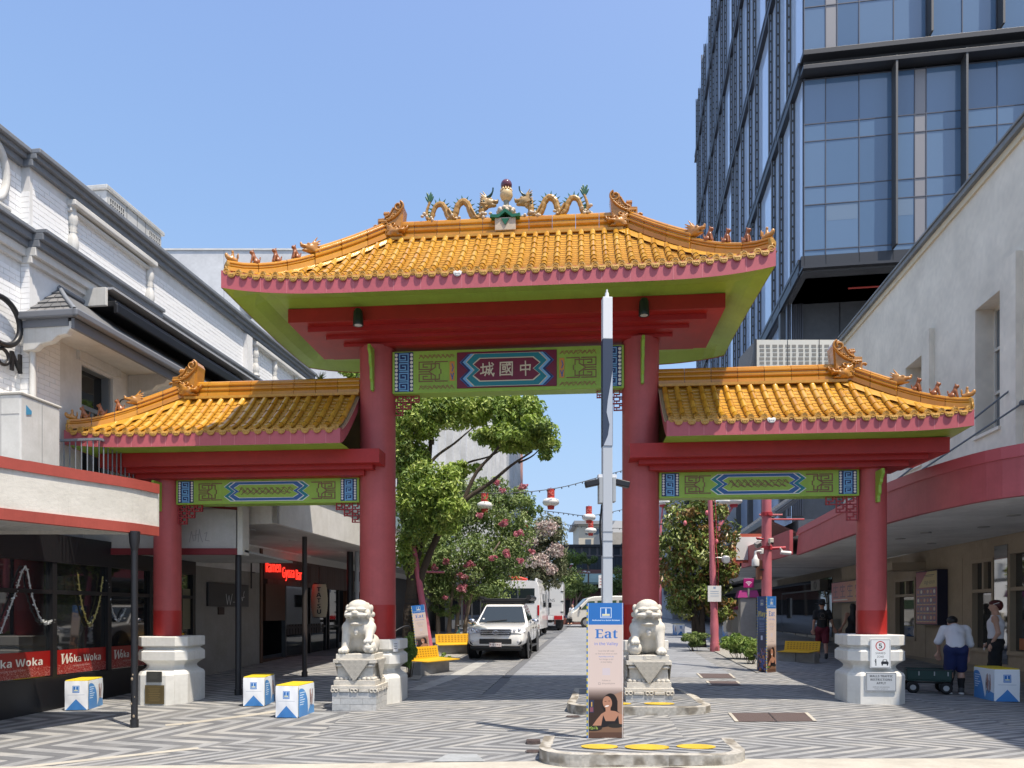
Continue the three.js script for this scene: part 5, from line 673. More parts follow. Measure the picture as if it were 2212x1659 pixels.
// ---- beige shop fronts under the canopy ----
{
  const b = rightThing('beige_shop_fronts', 'beige shop fronts with framed windows under the pale canopy soffit', 'shop'); const yb = (D) => { const p = rx(D, .1); return gy(p.x, p.z) - .15; };
  const D = (u, w = 0) => rf(u, 1300, w)[0];
  const holes = [[D(1979), D(1934), .75, 2.6], [D(2148), D(2099), .62, 2.85], [D(2320), D(2180), .62, 2.95], [D(1772), D(1690), .12, 2.6]];
  const hs = holes.slice().sort((p, q) => p[0] - q[0]); let d = 6; const w = [rbox(6, 2.95, -.4, 40, 3.32, 0)]; for (const [a, e, y0, y1] of hs) { w.push(rbox(d, -.3, -.4, a, 2.95, 0), rbox(a, -.3, -.4, e, y0, 0)); if (y1 < 2.949) w.push(rbox(a, y1, -.4, e, 2.95, 0)); d = e; } w.push(rbox(d, -.3, -.4, 40, 2.95, 0)); part('wall', w, beige, b);
  part('wall_joint', [D(2100) + .5, D(2000), D(1900), D(1850)].map(x => rbox(x, 0, 0, x + .012, 2.95, .003)), mat([.14, .12, .09], .8), b);
  part('plinth', rbox(6, -.3, 0, 40, .3, .03), mat([.25, .21, .16], .7), b);
  hs.forEach(([a, e, y0, y1], i) => { const dark = e > 24; const f = part('window', [rbox(a, y0, -.2, a + .08, y1, .03), rbox(e - .08, y0, -.2, e, y1, .03), rbox(a, y1 - .08, -.2, e, y1, .03), rbox(a, y0, -.2, e, y0 + .1, .05), rbox(a, 2.05, -.18, e, 2.13, .02), rbox((a + e) / 2 - .04, 2.13, -.18, (a + e) / 2 + .04, y1, .0)], dark ? blackPaint : beigeTrim, b); part('pane', rbox(a + .08, y0 + .1, -.12, e - .08, 2.05, -.1), dark ? darkGlass : shopGlass, f); part('upper_pane', rbox(a + .08, 2.13, -.12, e - .08, y1 - .08, -.1), dark ? darkGlass : shopGlass, f); if (dark) part('door_bar', [.3, .6].map(k => rbox(lerp(a, e, k) - .03, y0, -.1, lerp(a, e, k) + .03, y1, .02)), blackPaint, f); });
  part('mirror_pier', rbox(D(2178), .4, -.05, D(2150), 3.1, .02), mat([.45, .46, .47], .04, { metalness: 1 }), b);
  part('duct_box', rbox(D(2000), 2.78, 0, D(1975), 3.0, .9), beigeTrim, b);
  part('window_display', [[2195, '#b5521f', .75, 1.0], [2215, '#c7a52a', .72, .9], [2235, '#d8d4cc', .8, 1.05], [2250, '#8c3a2a', .75, 1.1]].map(([u, c, y0, y1]) => rbox(D(u) - .25, y0, -.098, D(u) + .05, y1, -.09)), mat([.42, .14, .06], .6), b);
  // menu lightbox
  const x0 = D(2026, .25), x1 = D(1979, .25); const ms = rightThing('menu_board', 'tall menu board in a deep black case on the beige wall beside the mirrored pier', 'sign');
  const ya = rf(2000, 1350, .3)[1], yb2 = 2.72; part('case', rbox(x0, ya, 0, x1, yb2, .26, .01), mat([.012, .014, .04], .5), ms);
  const tx = canvasTex(384, 640, (x, W, H) => { x.fillStyle = '#8e2f3c'; x.fillRect(0, 0, W, H); x.fillStyle = '#b7a364'; x.beginPath(); x.moveTo(W, 0); x.lineTo(W * .55, 0); x.lineTo(W * .12, H * .3); x.lineTo(W, H * .3); x.fill(); x.fillStyle = '#2a2418'; x.font = 'italic 62px serif'; x.fillText('ng-inn', 150, 150); x.fillRect(140, 40, 200, 8); x.fillRect(170, 58, 150, 5); for (let r = 0; r < 4; r++) for (let c = 0; c < 6; c++) { const y = 205 + r * 106, xx = 18 + c * 59; x.fillStyle = r ? '#3a2f63' : '#5a4a78'; x.fillRect(xx, y, 50, 84); x.fillStyle = ['#b56d4a', '#c9a07a', '#8f3b2f', '#cfc6b5'][(r * 7 + c * 3) % 4]; x.beginPath(); x.ellipse(xx + 25, y + 40, 18, 24, 0, 0, 7); x.fill(); x.fillStyle = '#cbb26a'; x.fillRect(xx, y + 86, 50, 8); } });
  const sh = sheet(x1 - x0 - .06, yb2 - ya - .06, ya + .03, .264).translate(-(x0 + x1) / 2, 0, 0); sh.userData.ownUV = true; part('menu_print', sh, printMat(tx, .3), ms);
  // yellow sign further along
  const a0 = D(1862, .3), a1 = D(1793, .3), ysn = rightThing('yellow_shop_sign', 'yellow and red shop sign projecting from the beige wall above a roller shutter', 'sign'); part('sign_case', rbox(a0, 1.95, 0, a1, 2.75, .24), mat([.05, .03, .03], .5), ysn);
  const ty = canvasTex(512, 160, (x, W, H) => { const g = x.createLinearGradient(0, 0, W, 0); g.addColorStop(0, '#b5433b'); g.addColorStop(.45, '#c96a3a'); g.addColorStop(1, '#d9a21e'); x.fillStyle = g; x.fillRect(0, 0, W, H); x.strokeStyle = '#7b1d18'; x.lineWidth = 9; const S = (l) => { x.beginPath(); l.forEach((p, i) => i ? x.lineTo(...p) : x.moveTo(...p)); x.stroke(); }; for (const o of [30, 150, 270, 390]) { S([[o, 40], [o + 80, 40]]); S([[o + 40, 22], [o + 40, 120]]); S([[o + 10, 75], [o + 70, 75]]); S([[o, 120], [o + 85, 120]]); S([[o + 14, 30], [o + 2, 66]]); } x.fillStyle = '#e9d7c0'; x.fillRect(30, 138, 240, 10); });
  const s2 = sheet(a1 - a0 - .04, .74, 1.98, .244).translate(-(a0 + a1) / 2, 0, 0); s2.userData.ownUV = true; part('sign_print', s2, printMat(ty, .3), ysn);
  const rs = part('roller_shutter', [...Array(22)].map((_, i) => rbox(D(1856), .15 + i * .08, -.01, D(1838), .22 + i * .08, .02)), mat([.38, .38, .37], .5), b);
  const ac = rightThing('wall_air_conditioner', 'small dark cased air conditioner high on the beige wall near the black doors', 'air conditioner'); part('casing', rbox(D(1790), 2.5, 0, D(1770), 2.95, .35, .01), mat([.16, .15, .13], .6), ac); part('fan_ring', mv(new THREE.TorusGeometry(.16, .015, 6, 20), -D(1780), 2.72, .355), blackPaint, ac); part('drain_pipe', tube([[-D(1786), 2.5, .1], [-D(1790), 1.9, .06], [-D(1790), .4, .06]], .025, 6), beigeTrim, ac);
}
// ---- perforated screen and pitched metal roof behind the magnolia ----
{
  const p0 = at(1633, 733, 30), p1 = at(1850, 726, 29.6), s = thing('perforated_screen', 'cream perforated metal screen on a roof behind the gate', 'screen'); const cm = mat([.58, .56, .49], .55), hm = mat([.22, .21, .185], .8); const y0 = 10.3, y1 = p1.y;
  part('panel_sheet', box(p0.x, y0, -32, p1.x, y1, -30), cm, s); part('end_panel', loft([[V(p0.x - .55, y0 - 1.2, -30.6), V(p0.x - .02, y0 - 1.2, -30), V(p0.x - .02, y1 - .05, -30), V(p0.x - .06, y1 - .05, -30.5)], [V(p0.x - .55, y0 - 1.2, -32), V(p0.x - .02, y0 - 1.2, -32), V(p0.x - .02, y1 - .05, -32), V(p0.x - .06, y1 - .05, -32)]]), mat([.30, .28, .25], .7, { tex: 'grain', size: .6 }), s); part('corner_post', box(p0.x - .1, y0 - 1.2, -30.02, p0.x, y1, -29.9), steelDark, s);
  const hl = []; const nx = 14, W = p1.x - p0.x; for (let j = 0; j < 9; j++) for (let i = 0; i < nx; i++) { const x = p0.x + .12 + (i + .08) * (W - .2) / nx, w = (W - .2) / nx * (.72 - (i % 2) * .1), y = y1 - .2 - j * .17; if (y < y0 + .15) continue; hl.push(box(x + (j % 3) * .012, y - .11, -30.0, x + w, y, -29.99)); } part('perforation', hl, hm, s); part('panel_seam', [.33, .66].map(k => box(p0.x + W * k - .008, y0, -30.0, p0.x + W * k + .008, y1, -29.984)), steelDark, s);
  const r = rightThing('metal_roofed_building', 'building with a steep ribbed grey metal roof beyond the magnolia tree', 'building'); const g = mat([.15, .155, .16], .5, { tex: 'mottle', size: 2 });
  const A = (D, w, y) => V(-D, y, w); const l = []; for (let D = 29; D < 46; D += .3) part('roof_rib', loft([[A(D, 2.6, 5.35), A(D + .14, 2.6, 5.35), A(D + .14, 2.6, 5.42), A(D, 2.6, 5.42)], [A(D, -1.5, 8.3), A(D + .14, -1.5, 8.3), A(D + .14, -1.5, 8.37), A(D, -1.5, 8.37)]]), g, r);
  part('roof_sheet', loft([[A(28.8, 2.6, 5.3), A(46, 2.6, 5.3), A(46, -1.5, 8.25), A(28.8, -1.5, 8.25)], [A(28.8, 2.6, 5.2), A(46, 2.6, 5.2), A(46, -1.5, 8.15), A(28.8, -1.5, 8.15)]]), g, r); part('roof_gutter', rbox(28.8, 5.1, 2.5, 46, 5.34, 2.75, .03), steelDark, r); part('wall', [rbox(28.8, 3.4, -6, 60, 5.2, 1.6), rbox(28.8, 0, -6, 60, 3.4, .0)], mat([.36, .355, .34], .7, { tex: 'dirt', size: 2 }), r); part('shop_glass', rbox(30, .6, 0, 58, 3.0, .03), darkGlass, r); part('eave_lining', loft([[A(28.8, 2.6, 5.1), A(46, 2.6, 5.1), A(46, 1.6, 4.6), A(28.8, 1.6, 4.6)], [A(28.8, 2.6, 5.16), A(46, 2.6, 5.16), A(46, 1.6, 4.68), A(28.8, 1.6, 4.68)]]), mat([.16, .06, .04], .6), r);
  part('window', [[30, 31.2], [31.6, 32.8], [33.2, 34.4]].map(([a, e]) => rbox(a, 3.7, 1.6, e, 4.8, 1.63)), mat([.22, .24, .25], .2), r);
  const rs = thing('red_framed_lightbox', 'white lightbox with an orange red frame at the end of the pink canopy', 'sign'), q0 = at(1590, 1160, 27.5), q1 = at(1648, 1152, 27.5); part('frame', box(q0.x - .1, q0.y - .95, -27.7, q1.x + .2, q0.y + .12, -27.5), mat([.45, .10, .06], .5), rs); part('face', box(q0.x, q0.y - .85, -27.5, q1.x + .2, q0.y, -27.48), mat([.7, .7, .68], .5), rs);
  const da = rightThing('dark_awning', 'dark street awning over shops beyond the magnolia tree', 'awning'); part('canopy_sheet', rbox(46, 3.4, 0, 75, 4.3, 3.6), steelDark, da); part('shop_face', rbox(60, 0, -6, 110, 7, .1), mat([.10, .10, .105], .6), da); part('pale_sign_panel', rbox(52, 1.2, 3.5, 53, 2.6, 3.62), mat([.5, .5, .48], .5), da);
  const wt = thing('pale_slab_building', 'pale grey upright slab building far along the street beside the gate column', 'building'), w0 = at(1452, 1065, 70), w1 = at(1478, 1065, 70); part('wall', box(w0.x, 0, -90, w1.x + 14, 16, -70), mat([.58, .60, .62], .7, { tex: 'mottle', size: 5 }), wt); part('dark_edge', box(w1.x - .0, 0, -70.1, w1.x + 1.2, 16.4, -69.95), steelDark, wt);
}
// ---- glass tower ----
{
  const P = at(1737, 555, 45), t = thing('glass_office_tower', 'tall office tower of blue glass with dark upright fins and black floor bands', 'tower', [P.x, 0, P.z], R(-8.5));
  const gl = [[.085, .15, .25], [.095, .165, .27], [.075, .135, .23], [.11, .18, .285]].map(c => mat(c, .07, { physical: true, ior: 1.75, tex: undefined })), paleG = mat([.50, .62, .80], .08, { physical: true, ior: 1.75 }), frameM = mat([.10, .105, .125], .4, { metalness: .4 }), dark = mat([.025, .028, .036], .45), finM = mat([.10, .10, .10], .5, { metalness: .3 }), greyP = mat([.24, .235, .25], .45), charcoal = mat([.085, .092, .105], .5, { tex: 'mottle', size: 3 });
  const blindM = mat([.15, .21, .29], .12, { physical: true, ior: 1.7 }), paintedSlotSky = mat([.50, .62, .78], .3), Wd = 40, rows = [[23.25, 23.55], [23.62, 26.3], [26.36, 27.4], [27.46, 30.15], [30.21, 31.2], [31.26, 33.9]], cols = [0, 1.24, 3.15, 5.05, 6.27, 6.92, 8.88, 10.8, 12.6, 14.7, 16.5];
  const pane = (sp, x0, y0, x1, y1) => { const m = part(sp ? 'spandrel_panel' : 'glass_pane', box((x0 - x1) / 2, (y0 - y1) / 2, -.06, (x1 - x0) / 2, (y1 - y0) / 2, 0), sp ? greyP : gl[Math.floor(rnd() * 4)], t, [(x0 + x1) / 2, (y0 + y1) / 2, 0], [sp ? 0 : rr(-.008, .008), sp ? 0 : rr(-.008, .008), 0]); if (!sp && y1 - y0 > 2 && rnd() < .14) part('blind', box((x0 - x1) / 2 + .05, (y1 - y0) / 2 - rr(.4, 1.1), .001, (x1 - x0) / 2 - .05, (y1 - y0) / 2 - .04, .004), blindM, m); };
  part('core', box(.15, 22, -66, Wd, 78, -.25), dark, t);
  for (let j = 0; j < rows.length; j++) for (let i = 0; i < cols.length - 1; i++) { const sp = i === 4; pane(sp, cols[i] + .025, rows[j][0], cols[i + 1] - .025, rows[j][1]); }
  const cols2 = [0, 1.24, 1.9, 3.15, 5.1, 6.9, 8.9, 10.75, 12.7, 13.4, 15.2], rows2 = [[35.3, 38.3], [38.36, 39.4], [39.46, 42.2], [42.3, 45.2]];
  for (let j = 0; j < rows2.length; j++) for (let i = 0; i < cols2.length - 1; i++) { const sp = i === 1 || i === 8; pane(sp, cols2[i] + .025, rows2[j][0], cols2[i + 1] - .025, rows2[j][1]); }
  part('glass_upper', box(0, 46, -.06, Wd, 77, 0), gl[0], t); part('glass_upper', box(16.5, 23.25, -.06, Wd, 45.2, 0), gl[1], t);
  part('frame_grid', [...cols.map(x => box(x - .02, 23.25, -.03, x + .02, 34, .04)), ...cols2.map(x => box(x - .02, 35.3, -.03, x + .02, 45.2, .04)), ...rows.map(r => box(0, r[1] + .005, -.03, 16.5, r[1] + .055, .03)), ...rows2.map(r => box(0, r[1] + .005, -.03, 15.2, r[1] + .055, .03))], frameM, t);
  for (const [y0, y1] of [[34.1, 34.35], [34.95, 35.25], [45.4, 46]]) part('floor_band', [box(-.22, y0, -.1, Wd, y1, .75, .02)], dark, t); part('floor_band_face', box(-.05, 34.35, -.1, Wd, 34.95, .12), charcoal, t);
  for (const x of [5.05, 8.88, 12.7, 16.5]) part('upright_fin', box(x - .06, 23.3, 0, x + .06, 34.4, .72), finM, t); for (const x of [7.0, 10.85, 14.7]) part('upright_fin', box(x - .06, 35.6, 0, x + .06, 45.4, .72), finM, t);
  // underside and recessed dark base
  part('soffit_band', [box(-.3, 22.1, -66, Wd, 22.25, .95), box(-.2, 22.25, -.2, Wd, 23.2, .12)], dark, t); part('band_seam', cols.map(x => box(x - .02, 22.25, .11, x + .02, 23.2, .135)), blackPaint, t); part('soffit', box(-.2, 22.0, -66, Wd, 22.1, .6), charcoal, t); part('red_pipe', mv(cyl(.06, .06, 0, 14, 0, 0, 8), 3.0, 21.8, -1.6, 0, 0, -Math.PI / 2), mat([.4, .05, .04], .5), t);
  part('recessed_wall', [box(0.2, 0, -65, Wd, 22, -4.2)], charcoal, t); part('wall_seam', [3.2, 8.6, 13.5].map(x => box(x - .03, 8, -4.2, x + .03, 22, -4.17)), blackPaint, t); part('ribbed_corner', [...Array(9)].map((_, i) => box(-.15 + i * .12, 8, -4.4, -.08 + i * .12, 22, -4.05)), frameM, t);
  // street side: pale glass strips between pairs of dark perforated fins
  part('side_glass', box(-.04, 22.3, -66, 0, 77, -.3), paleG, t); part('side_glass_lower', box(.1, 4, -66, .14, 22, -4), paleG, t);
  const lv = [22.4, 34.4, 45.8, 57.4, 69]; let z = -2.2; const zs = []; for (let k = 0; z > -64; k++) { zs.push(z); z -= [3.4, 2.6, 5.6, 3.0, 4.2][k % 5]; }
  for (let f = 0; f < 5; f++) { const y0 = lv[f], y1 = lv[f + 1] ?? 76; zs.forEach((zz, k) => { const o = (f * 1.1) % 2.4, q = zz - o; if (q < -65.4) return; const top = f === 4 ? y1 + (k % 3) * .8 : y1; const fm = part('street_fin', [box(-.33, y0, q - .2, -.22, top, q), box(-.14, y0, q - .2, -.03, top, q), ...[...Array(Math.floor((top - y0) / .75))].map((_, i) => box(-.22, y0 + i * .75, q - .18, -.14, y0 + i * .75 + .13, q - .02))], finM, t); part('painted_slot_sky', [...Array(Math.floor((top - y0) / .75))].map((_, i) => box(-.219, y0 + .13 + i * .75, q - .14, -.141, y0 + .75 + i * .75, q - .06)), paintedSlotSky, fm); }); }  // pale plates in the fin slots, coloured to imitate bright sky showing through
  for (const y of lv) part('side_band', [box(-.36, y - .35, -66, 0, y - .1, -.1), box(-.34, y + .45, -66, 0, y + .7, -.1), box(-.3, y - .1, -66, -.05, y + .45, -.1)], dark, t);
  for (let k = 0; k < 9; k++) part('lower_fin', box(-.3, 8, -6 - k * 6.5, .1, 22, -5.4 - k * 6.5), finM, t);
}
// ---- far end of the street ----
{
  const d = thing('dark_glass_hall', 'long dark glass fronted building closing the far end of the street', 'building'); const a = at(1206, 1182, 100), e = at(1425, 1182, 100), y1 = a.y; part('wall', box(a.x, 1, -110, e.x, y1, -100), mat([.022, .03, .036], .3), d); part('roof_edge', box(a.x - .3, y1, -110, e.x, y1 + .35, -99.7), steelDark, d); part('clerestory_frame', [...steps(a.x, e.x, 13).map(x => box(x - .12, y1 - 1.1, -100, x + .12, y1, -99.9)), box(a.x, y1 - 1.25, -100, e.x, y1 - 1.05, -99.88)], mat([.13, .12, .12], .5), d); part('curtain_panel', steps(a.x + .6, e.x - .6, 26).map(x => box(x, y1 - 4.0, -100, x + .35, y1 - 1.4, -99.95)), mat([.035, .05, .06], .5), d);
  const b = thing('brick_hall', 'low red brick building with a pale green metal roof at the end of the street', 'building'); const p = at(1222, 1236, 84), q = at(1430, 1258, 84), yR0 = q.y, yR1 = p.y; part('roof', loft([[V(p.x, yR0, -83.5), V(q.x, yR0, -83.5), V(q.x, yR1, -87), V(p.x, yR1, -87)], [V(p.x, yR0 - .25, -83.5), V(q.x, yR0 - .25, -83.5), V(q.x, yR1 - .25, -87), V(p.x, yR1 - .25, -87)]]), mat([.27, .40, .34], .6, { tex: 'dirt', size: 3 }), b); part('wall', box(p.x, 1, -95, q.x, yR0 - .25, -85), mat([.20, .085, .06], .8, { tex: 'grain', size: 1 }), b); part('brick_band', box(p.x, yR0 - 2.0, -85, q.x, yR0 - 1.1, -84.6), mat([.26, .12, .09], .8, { tex: 'grain', size: 1 }), b); part('upper_band', box(p.x - 4, yR1, -99, q.x, yR1 + 1.0, -96), mat([.25, .13, .11], .8), b); part('dark_opening', box(p.x, 1.2, -85, q.x, yR0 - 2.0, -84.9), mat([.03, .025, .025], .6), b); part('window_strip', box(p.x + 6, yR0 - 1.05, -84.98, q.x, yR0 - .4, -84.9), mat([.05, .05, .055], .3), b);
  const c = thing('cream_apartment_tower', 'cream apartment tower with dark windows far behind the dark glass hall', 'tower'); const r = at(1250, 1133, 220), s = at(1325, 1133, 220); part('wall', box(r.x, 0, -240, s.x, r.y, -220), mat([.55, .50, .40], .7), c); part('flat_roof', box(r.x - 1.4, r.y, -241, s.x + 1, r.y + 1, -218.8), mat([.3, .3, .3], .6), c); for (let j = 0; j < 4; j++) for (let i = 0; i < 4; i++) part('window', box(r.x + 2 + i * 2.5, r.y - 3 - j * 3.2, -220, r.x + 3.7 + i * 2.5, r.y - 1.2 - j * 3.2, -219.9), mat([.12, .15, .18], .3), c);
  const m = thing('mansard_tower', 'ornate grey building with a curved mansard roof behind the street pole', 'building'); const u0 = at(1296, 1150, 200), u1 = at(1420, 1150, 200), top = at(1340, 1122, 200).y; part('wall', box(u0.x, 0, -215, u1.x, u0.y, -200), mat([.42, .39, .34], .8, { tex: 'dirt', size: 3 }), m); part('mansard_roof', loft([[[u0.x, u0.y, -200], [u1.x, u0.y, -200], [u1.x, u0.y, -215], [u0.x, u0.y, -215]], [[u0.x + 3, u0.y + 1.2, -201], [u1.x - 3, u0.y + 1.2, -201], [u1.x - 3, u0.y + 1.2, -214], [u0.x + 3, u0.y + 1.2, -214]], [[u0.x + 4.5, top, -203], [u1.x - 4.5, top, -203], [u1.x - 4.5, top, -212], [u0.x + 4.5, top, -212]]].map(R2 => R2.map(z => V(...z)))), mat([.17, .18, .19], .6), m); part('arched_window', mv(cyl(1.4, 1.4, 0, .2, 0, 0, 16), (u0.x + u1.x) / 2 - 1, u0.y - 4, -199.9, Math.PI / 2, 0, 0), mat([.04, .06, .08], .3), m);
}
// ---------- stone lions on plinths ----------
const marble = mat([.74, .71, .64], .7, { tex: 'dirt', size: .8, bump: .004, bsize: .12 }), limestone = mat([.70, .66, .58], .8, { tex: 'mottle', size: .4, bump: .004, bsize: .1 }), stoneGrey = [mat([.57, .575, .565], .8, { tex: 'mottle', size: .3, bump: .002, bsize: .1 }), mat([.52, .53, .525], .8, { tex: 'mottle', size: .3, bump: .002, bsize: .1 }), mat([.61, .61, .595], .8, { tex: 'mottle', size: .3, bump: .002, bsize: .1 })];
const lionSDF = (side) => {
  const curls = []; let s0 = seed; seed = 99; for (let r = 0; r < 6; r++) { const n = 5 + r; for (let i = 0; i < n; i++) { const th = R(lerp(-118, 118, n > 1 ? i / (n - 1) : .5)) + Math.PI, ph = R(58 - r * 26); const y = .62 + .205 * Math.sin(ph) * (ph < 0 ? 1.15 : 1), k = .205 * Math.max(.6, Math.cos(ph)); curls.push([k * Math.sin(th), y, .03 + k * Math.cos(th) * -1 * -1]); } } seed = s0;
  const ball = [side * .215, .105, .21];
  return (p) => {
    const [x, y, z] = p, a = [Math.abs(x), y, z]; let d = capsule(p, [0, .2, -.12], [0, .46, .02], .2, .165);
    d = sMin(d, ellip(a, [.19, .15, -.1], [.11, .16, .2]), .06); d = sMin(d, ellip(a, [.23, .045, .06], [.07, .05, .13]), .04);
    d = sMin(d, ellip(p, [0, .42, .1], [.17, .14, .13]), .08); d = sMin(d, ellip(a, [.185, .42, .06], [.095, .12, .1]), .05);
    // straight leg and the leg on the ball or cub
    const str = -side; d = sMin(d, capsule(p, [str * .19, .42, .08], [str * .2, .08, .18], .085, .06), .04); d = sMin(d, ellip(p, [str * .205, .05, .235], [.085, .055, .09]), .03);
    for (let k = -1; k <= 1; k++) d = sMin(d, ellip(p, [str * .205 + k * .05, .045, .305 - Math.abs(k) * .012], [.03, .04, .035]), .008);
    d = sMin(d, capsule(p, [side * .19, .42, .08], [side * .205, .24, .22], .085, .06), .04); d = sMin(d, ellip(p, [side * .21, .21, .26], [.075, .045, .075]), .02); for (let k = -1; k <= 1; k++) d = sMin(d, ellip(p, [side * .21 + k * .045, .2, .315], [.027, .036, .03]), .008);
    d = Math.min(d, ellip(p, ball, [.115, .112, .115]));
    // mane and head
    d = sMin(d, ellip(p, [0, .6, -.02], [.205, .23, .17]), .05); let c = 9; for (const q of curls) if (q[2] < .07) c = Math.min(c, Math.hypot(x - q[0], y - q[1], z - q[2]) - .05); d = sMin(d, c, .016);
    const G = 1.13, hx = x / G, hy = .6 + (y - .6) / G, hz = .03 + (z - .03) / G, P = [hx, hy, hz], A = [Math.abs(hx), hy, hz]; let h = ellip(P, [0, .70, .08], [.172, .155, .15]);
    h = sMin(h, ellip(P, [0, .775, .12], [.115, .05, .085]), .04); h = sMin(h, ellip(A, [.075, .712, .222], [.078, .026, .042]), .014); h = sMax(h, -ellip(A, [.07, .676, .25], [.05, .018, .04]), .012); h = sMin(h, ellip(A, [.068, .672, .222], [.028, .02, .02]), .004); h = sMin(h, ellip(P, [0, .66, .27], [.055, .036, .05]), .012); h = sMin(h, ellip(A, [.078, .628, .245], [.09, .034, .065]), .016); h = sMin(h, ellip(A, [.155, .64, .14], [.04, .065, .06]), .02);
    h = sMax(h, -ellip(P, [0, .566, .28], [.098, .044, .17]), .01); h = sMin(h, ellip(P, [0, .505, .2], [.1, .026, .095]), .01); h = sMin(h, ellip(A, [.06, .598, .285], [.012, .024, .012]), .003); h = sMin(h, ellip(A, [.172, .73, .04], [.035, .055, .03]), .015); h = sMin(h, ellip(P, [0, .45, .15], [.07, .07, .05]), .02); d = sMin(d, h * G, .02);
    // collar and bell
    const t = Math.hypot(Math.hypot(x, (z - .02) * 1.05) - .185, y - .44 + z * .22) - .016; d = sMin(d, t, .008); d = sMin(d, ellip(p, [0, .36, .245], [.045, .05, .045]), .006); d = sMin(d, ellip(p, [0, .315, .255], [.03, .02, .03]), .004); d = sMin(d, Math.hypot(x, y - .405, z - .225) - .022, .004);
    // tail
    return sMin(d, capsule(p, [0, .15, -.3], [0, .42, -.24], .06, .05), .03);
  };
};
function lion(side, cu, Z, plinthLabel, lionLabel) {
  const c = at(cu, 1400, Z), y = gy(c.x, c.z) + (side > 0 ? -.0 : .13), top = .89;       // side: which paw rests on the ball
  const ry = R(-4), p = thing('lion_plinth', plinthLabel, 'plinth', [c.x, y, c.z], ry, 'carved stone lion plinths'), h = top - y, w = .365, dp = .36;
  const y1 = h - .62; // top of the grey stone block
  part('plinth_core', box(-w + .012, -.15, -dp + .012, w - .012, y1, dp - .012), stoneGrey[1], p);
  const nc = Math.max(1, Math.round(y1 / .1)), ch = y1 / nc; for (let j = -1; j < nc; j++) { let x = -w; const o = (j % 2) ? .14 : .3; const cuts = [-w, -w + o, -w + o + .36, w].filter(v => v <= w + 1e-6); for (let i = 0; i < cuts.length - 1; i++) { const a = cuts[i] + .002, b = Math.min(w, cuts[i + 1]) - .002; if (b - a > .03) { part('stone_block', box(a, j * ch + .002, dp - .03, b, (j + 1) * ch - .002, dp + rr(0, .003), .002), stoneGrey[Math.floor(rnd() * 3)], p); } } for (const [a, b] of (j % 2) ? [[-dp, 0], [0, dp - .032]] : [[-dp, -.14], [-.14, dp - .032]]) for (const s of [-1, 1]) part('stone_block', box(s * (w - .03), j * ch + .002, a + .002, s * (w + .002), (j + 1) * ch - .002, b - .002, .002), stoneGrey[Math.floor(rnd() * 3)], p); }
  const W2 = w + .015, D2 = dp + .015; part('carved_band', [box(-W2, y1 + .05, -D2, W2, y1 + .11, D2, .008), ...[-1, 1].flatMap(s => steps(-W2 + .06, W2 - .06, 4).map((x, i) => i % 2 ? box(x - .08, y1 + .005, s * D2 - .02, x + .08, y1 + .05, s * D2 + .004, .008) : [-.03, .03].map(o => mv(new THREE.TorusGeometry(.026, .011, 6, 12), x + o, y1 + .03, s * (D2 - .002))))), ...[-1, 1].flatMap(s => steps(-D2 + .06, D2 - .06, 4).map((z, i) => i % 2 ? box(s * W2 - .02, y1 + .005, z - .08, s * W2 + .004, y1 + .05, z + .08, .008) : mv(new THREE.TorusGeometry(.028, .012, 6, 12), s * (W2 - .002), y1 + .03, z, 0, Math.PI / 2, 0))), box(-w + .01, y1, -dp + .01, w - .01, y1 + .06, dp - .01)], limestone, p);
  const y2 = y1 + .11; part('lower_slab', [box(-w + .02, y2, -dp + .02, w - .02, y2 + .085, dp - .02, .006)], limestone, p);
  part('waist', [box(-w + .07, y2 + .085, -dp + .07, w - .07, h - .15, dp - .07), box(-w + .05, h - .21, -dp + .05, w - .05, h - .15, dp - .05, .02)], limestone, p);
  const beads = []; for (let i = 0; i < 9; i++) { const k = lerp(-w + .07, w - .07, i / 8); for (const s of [-1, 1]) beads.push(sph(k, y2 + .105, s * (dp - .065), .036, .03, .03, 10, 7), sph(s * (w - .065), y2 + .105, k, .03, .03, .036, 10, 7)); } for (const k of [-.26, .26]) for (const s of [-1, 1]) beads.push(sph(k, h - .19, s * (dp - .05), .07, .025, .03, 10, 7)); part('lotus_beads', beads, limestone, p);
  part('upper_slab', box(-w + .012, h - .15, -dp + .012, w - .012, h - .085, dp - .012, .006), limestone, p); part('top_slab', box(-w + .05, h - .085, -dp + .05, w - .05, h, dp - .05, .006), marble, p);
  const cl = (m) => ext([[-.255, 0], [.255, 0], [.02, -.33], [-.02, -.33]], .014, .003); part('draped_cloth', [mv(cl(), 0, h - .1, dp - .013), mv(cl(), w - .013, h - .1, 0, 0, Math.PI / 2, 0), mv(cl(), -w - .0, h - .1, 0, 0, Math.PI / 2, 0)], mat([.63, .60, .53], .85, { tex: 'mottle', size: .1, bump: .012, bsize: .07 }), p);
  if (side < 0) part('carved_swag', [mv(new THREE.TorusGeometry(.08, .006, 5, 20, Math.PI), 0, h - .005, dp - .048, 0, 0, Math.PI), mv(new THREE.TorusGeometry(.055, .006, 5, 20, Math.PI), 0, h - .005, dp - .048, 0, 0, Math.PI)], marble, p);
  const l = thing('stone_lion', lionLabel, 'statue', [c.x, top, c.z], ry); part('lion_body', nets(lionSDF(side), [-.36, -.01, -.4], [.36, .95, .4], .0105), marble, l);
  if (side > 0) part('cub', [sph(.215, .1, .3, .075, .06, .06, 10, 8), sph(.18, .07, .31, .04, .04, .04), sph(.26, .06, .3, .045, .045, .04), sph(.215, .15, .31, .04, .035, .035)], marble, l);
}
lion(1, 778, 12.35, 'carved lion plinth of pale stone blocks standing on the paving beside the ramen bar cubes', 'white stone guardian lion with a paw on its cub, near the ramen bar');
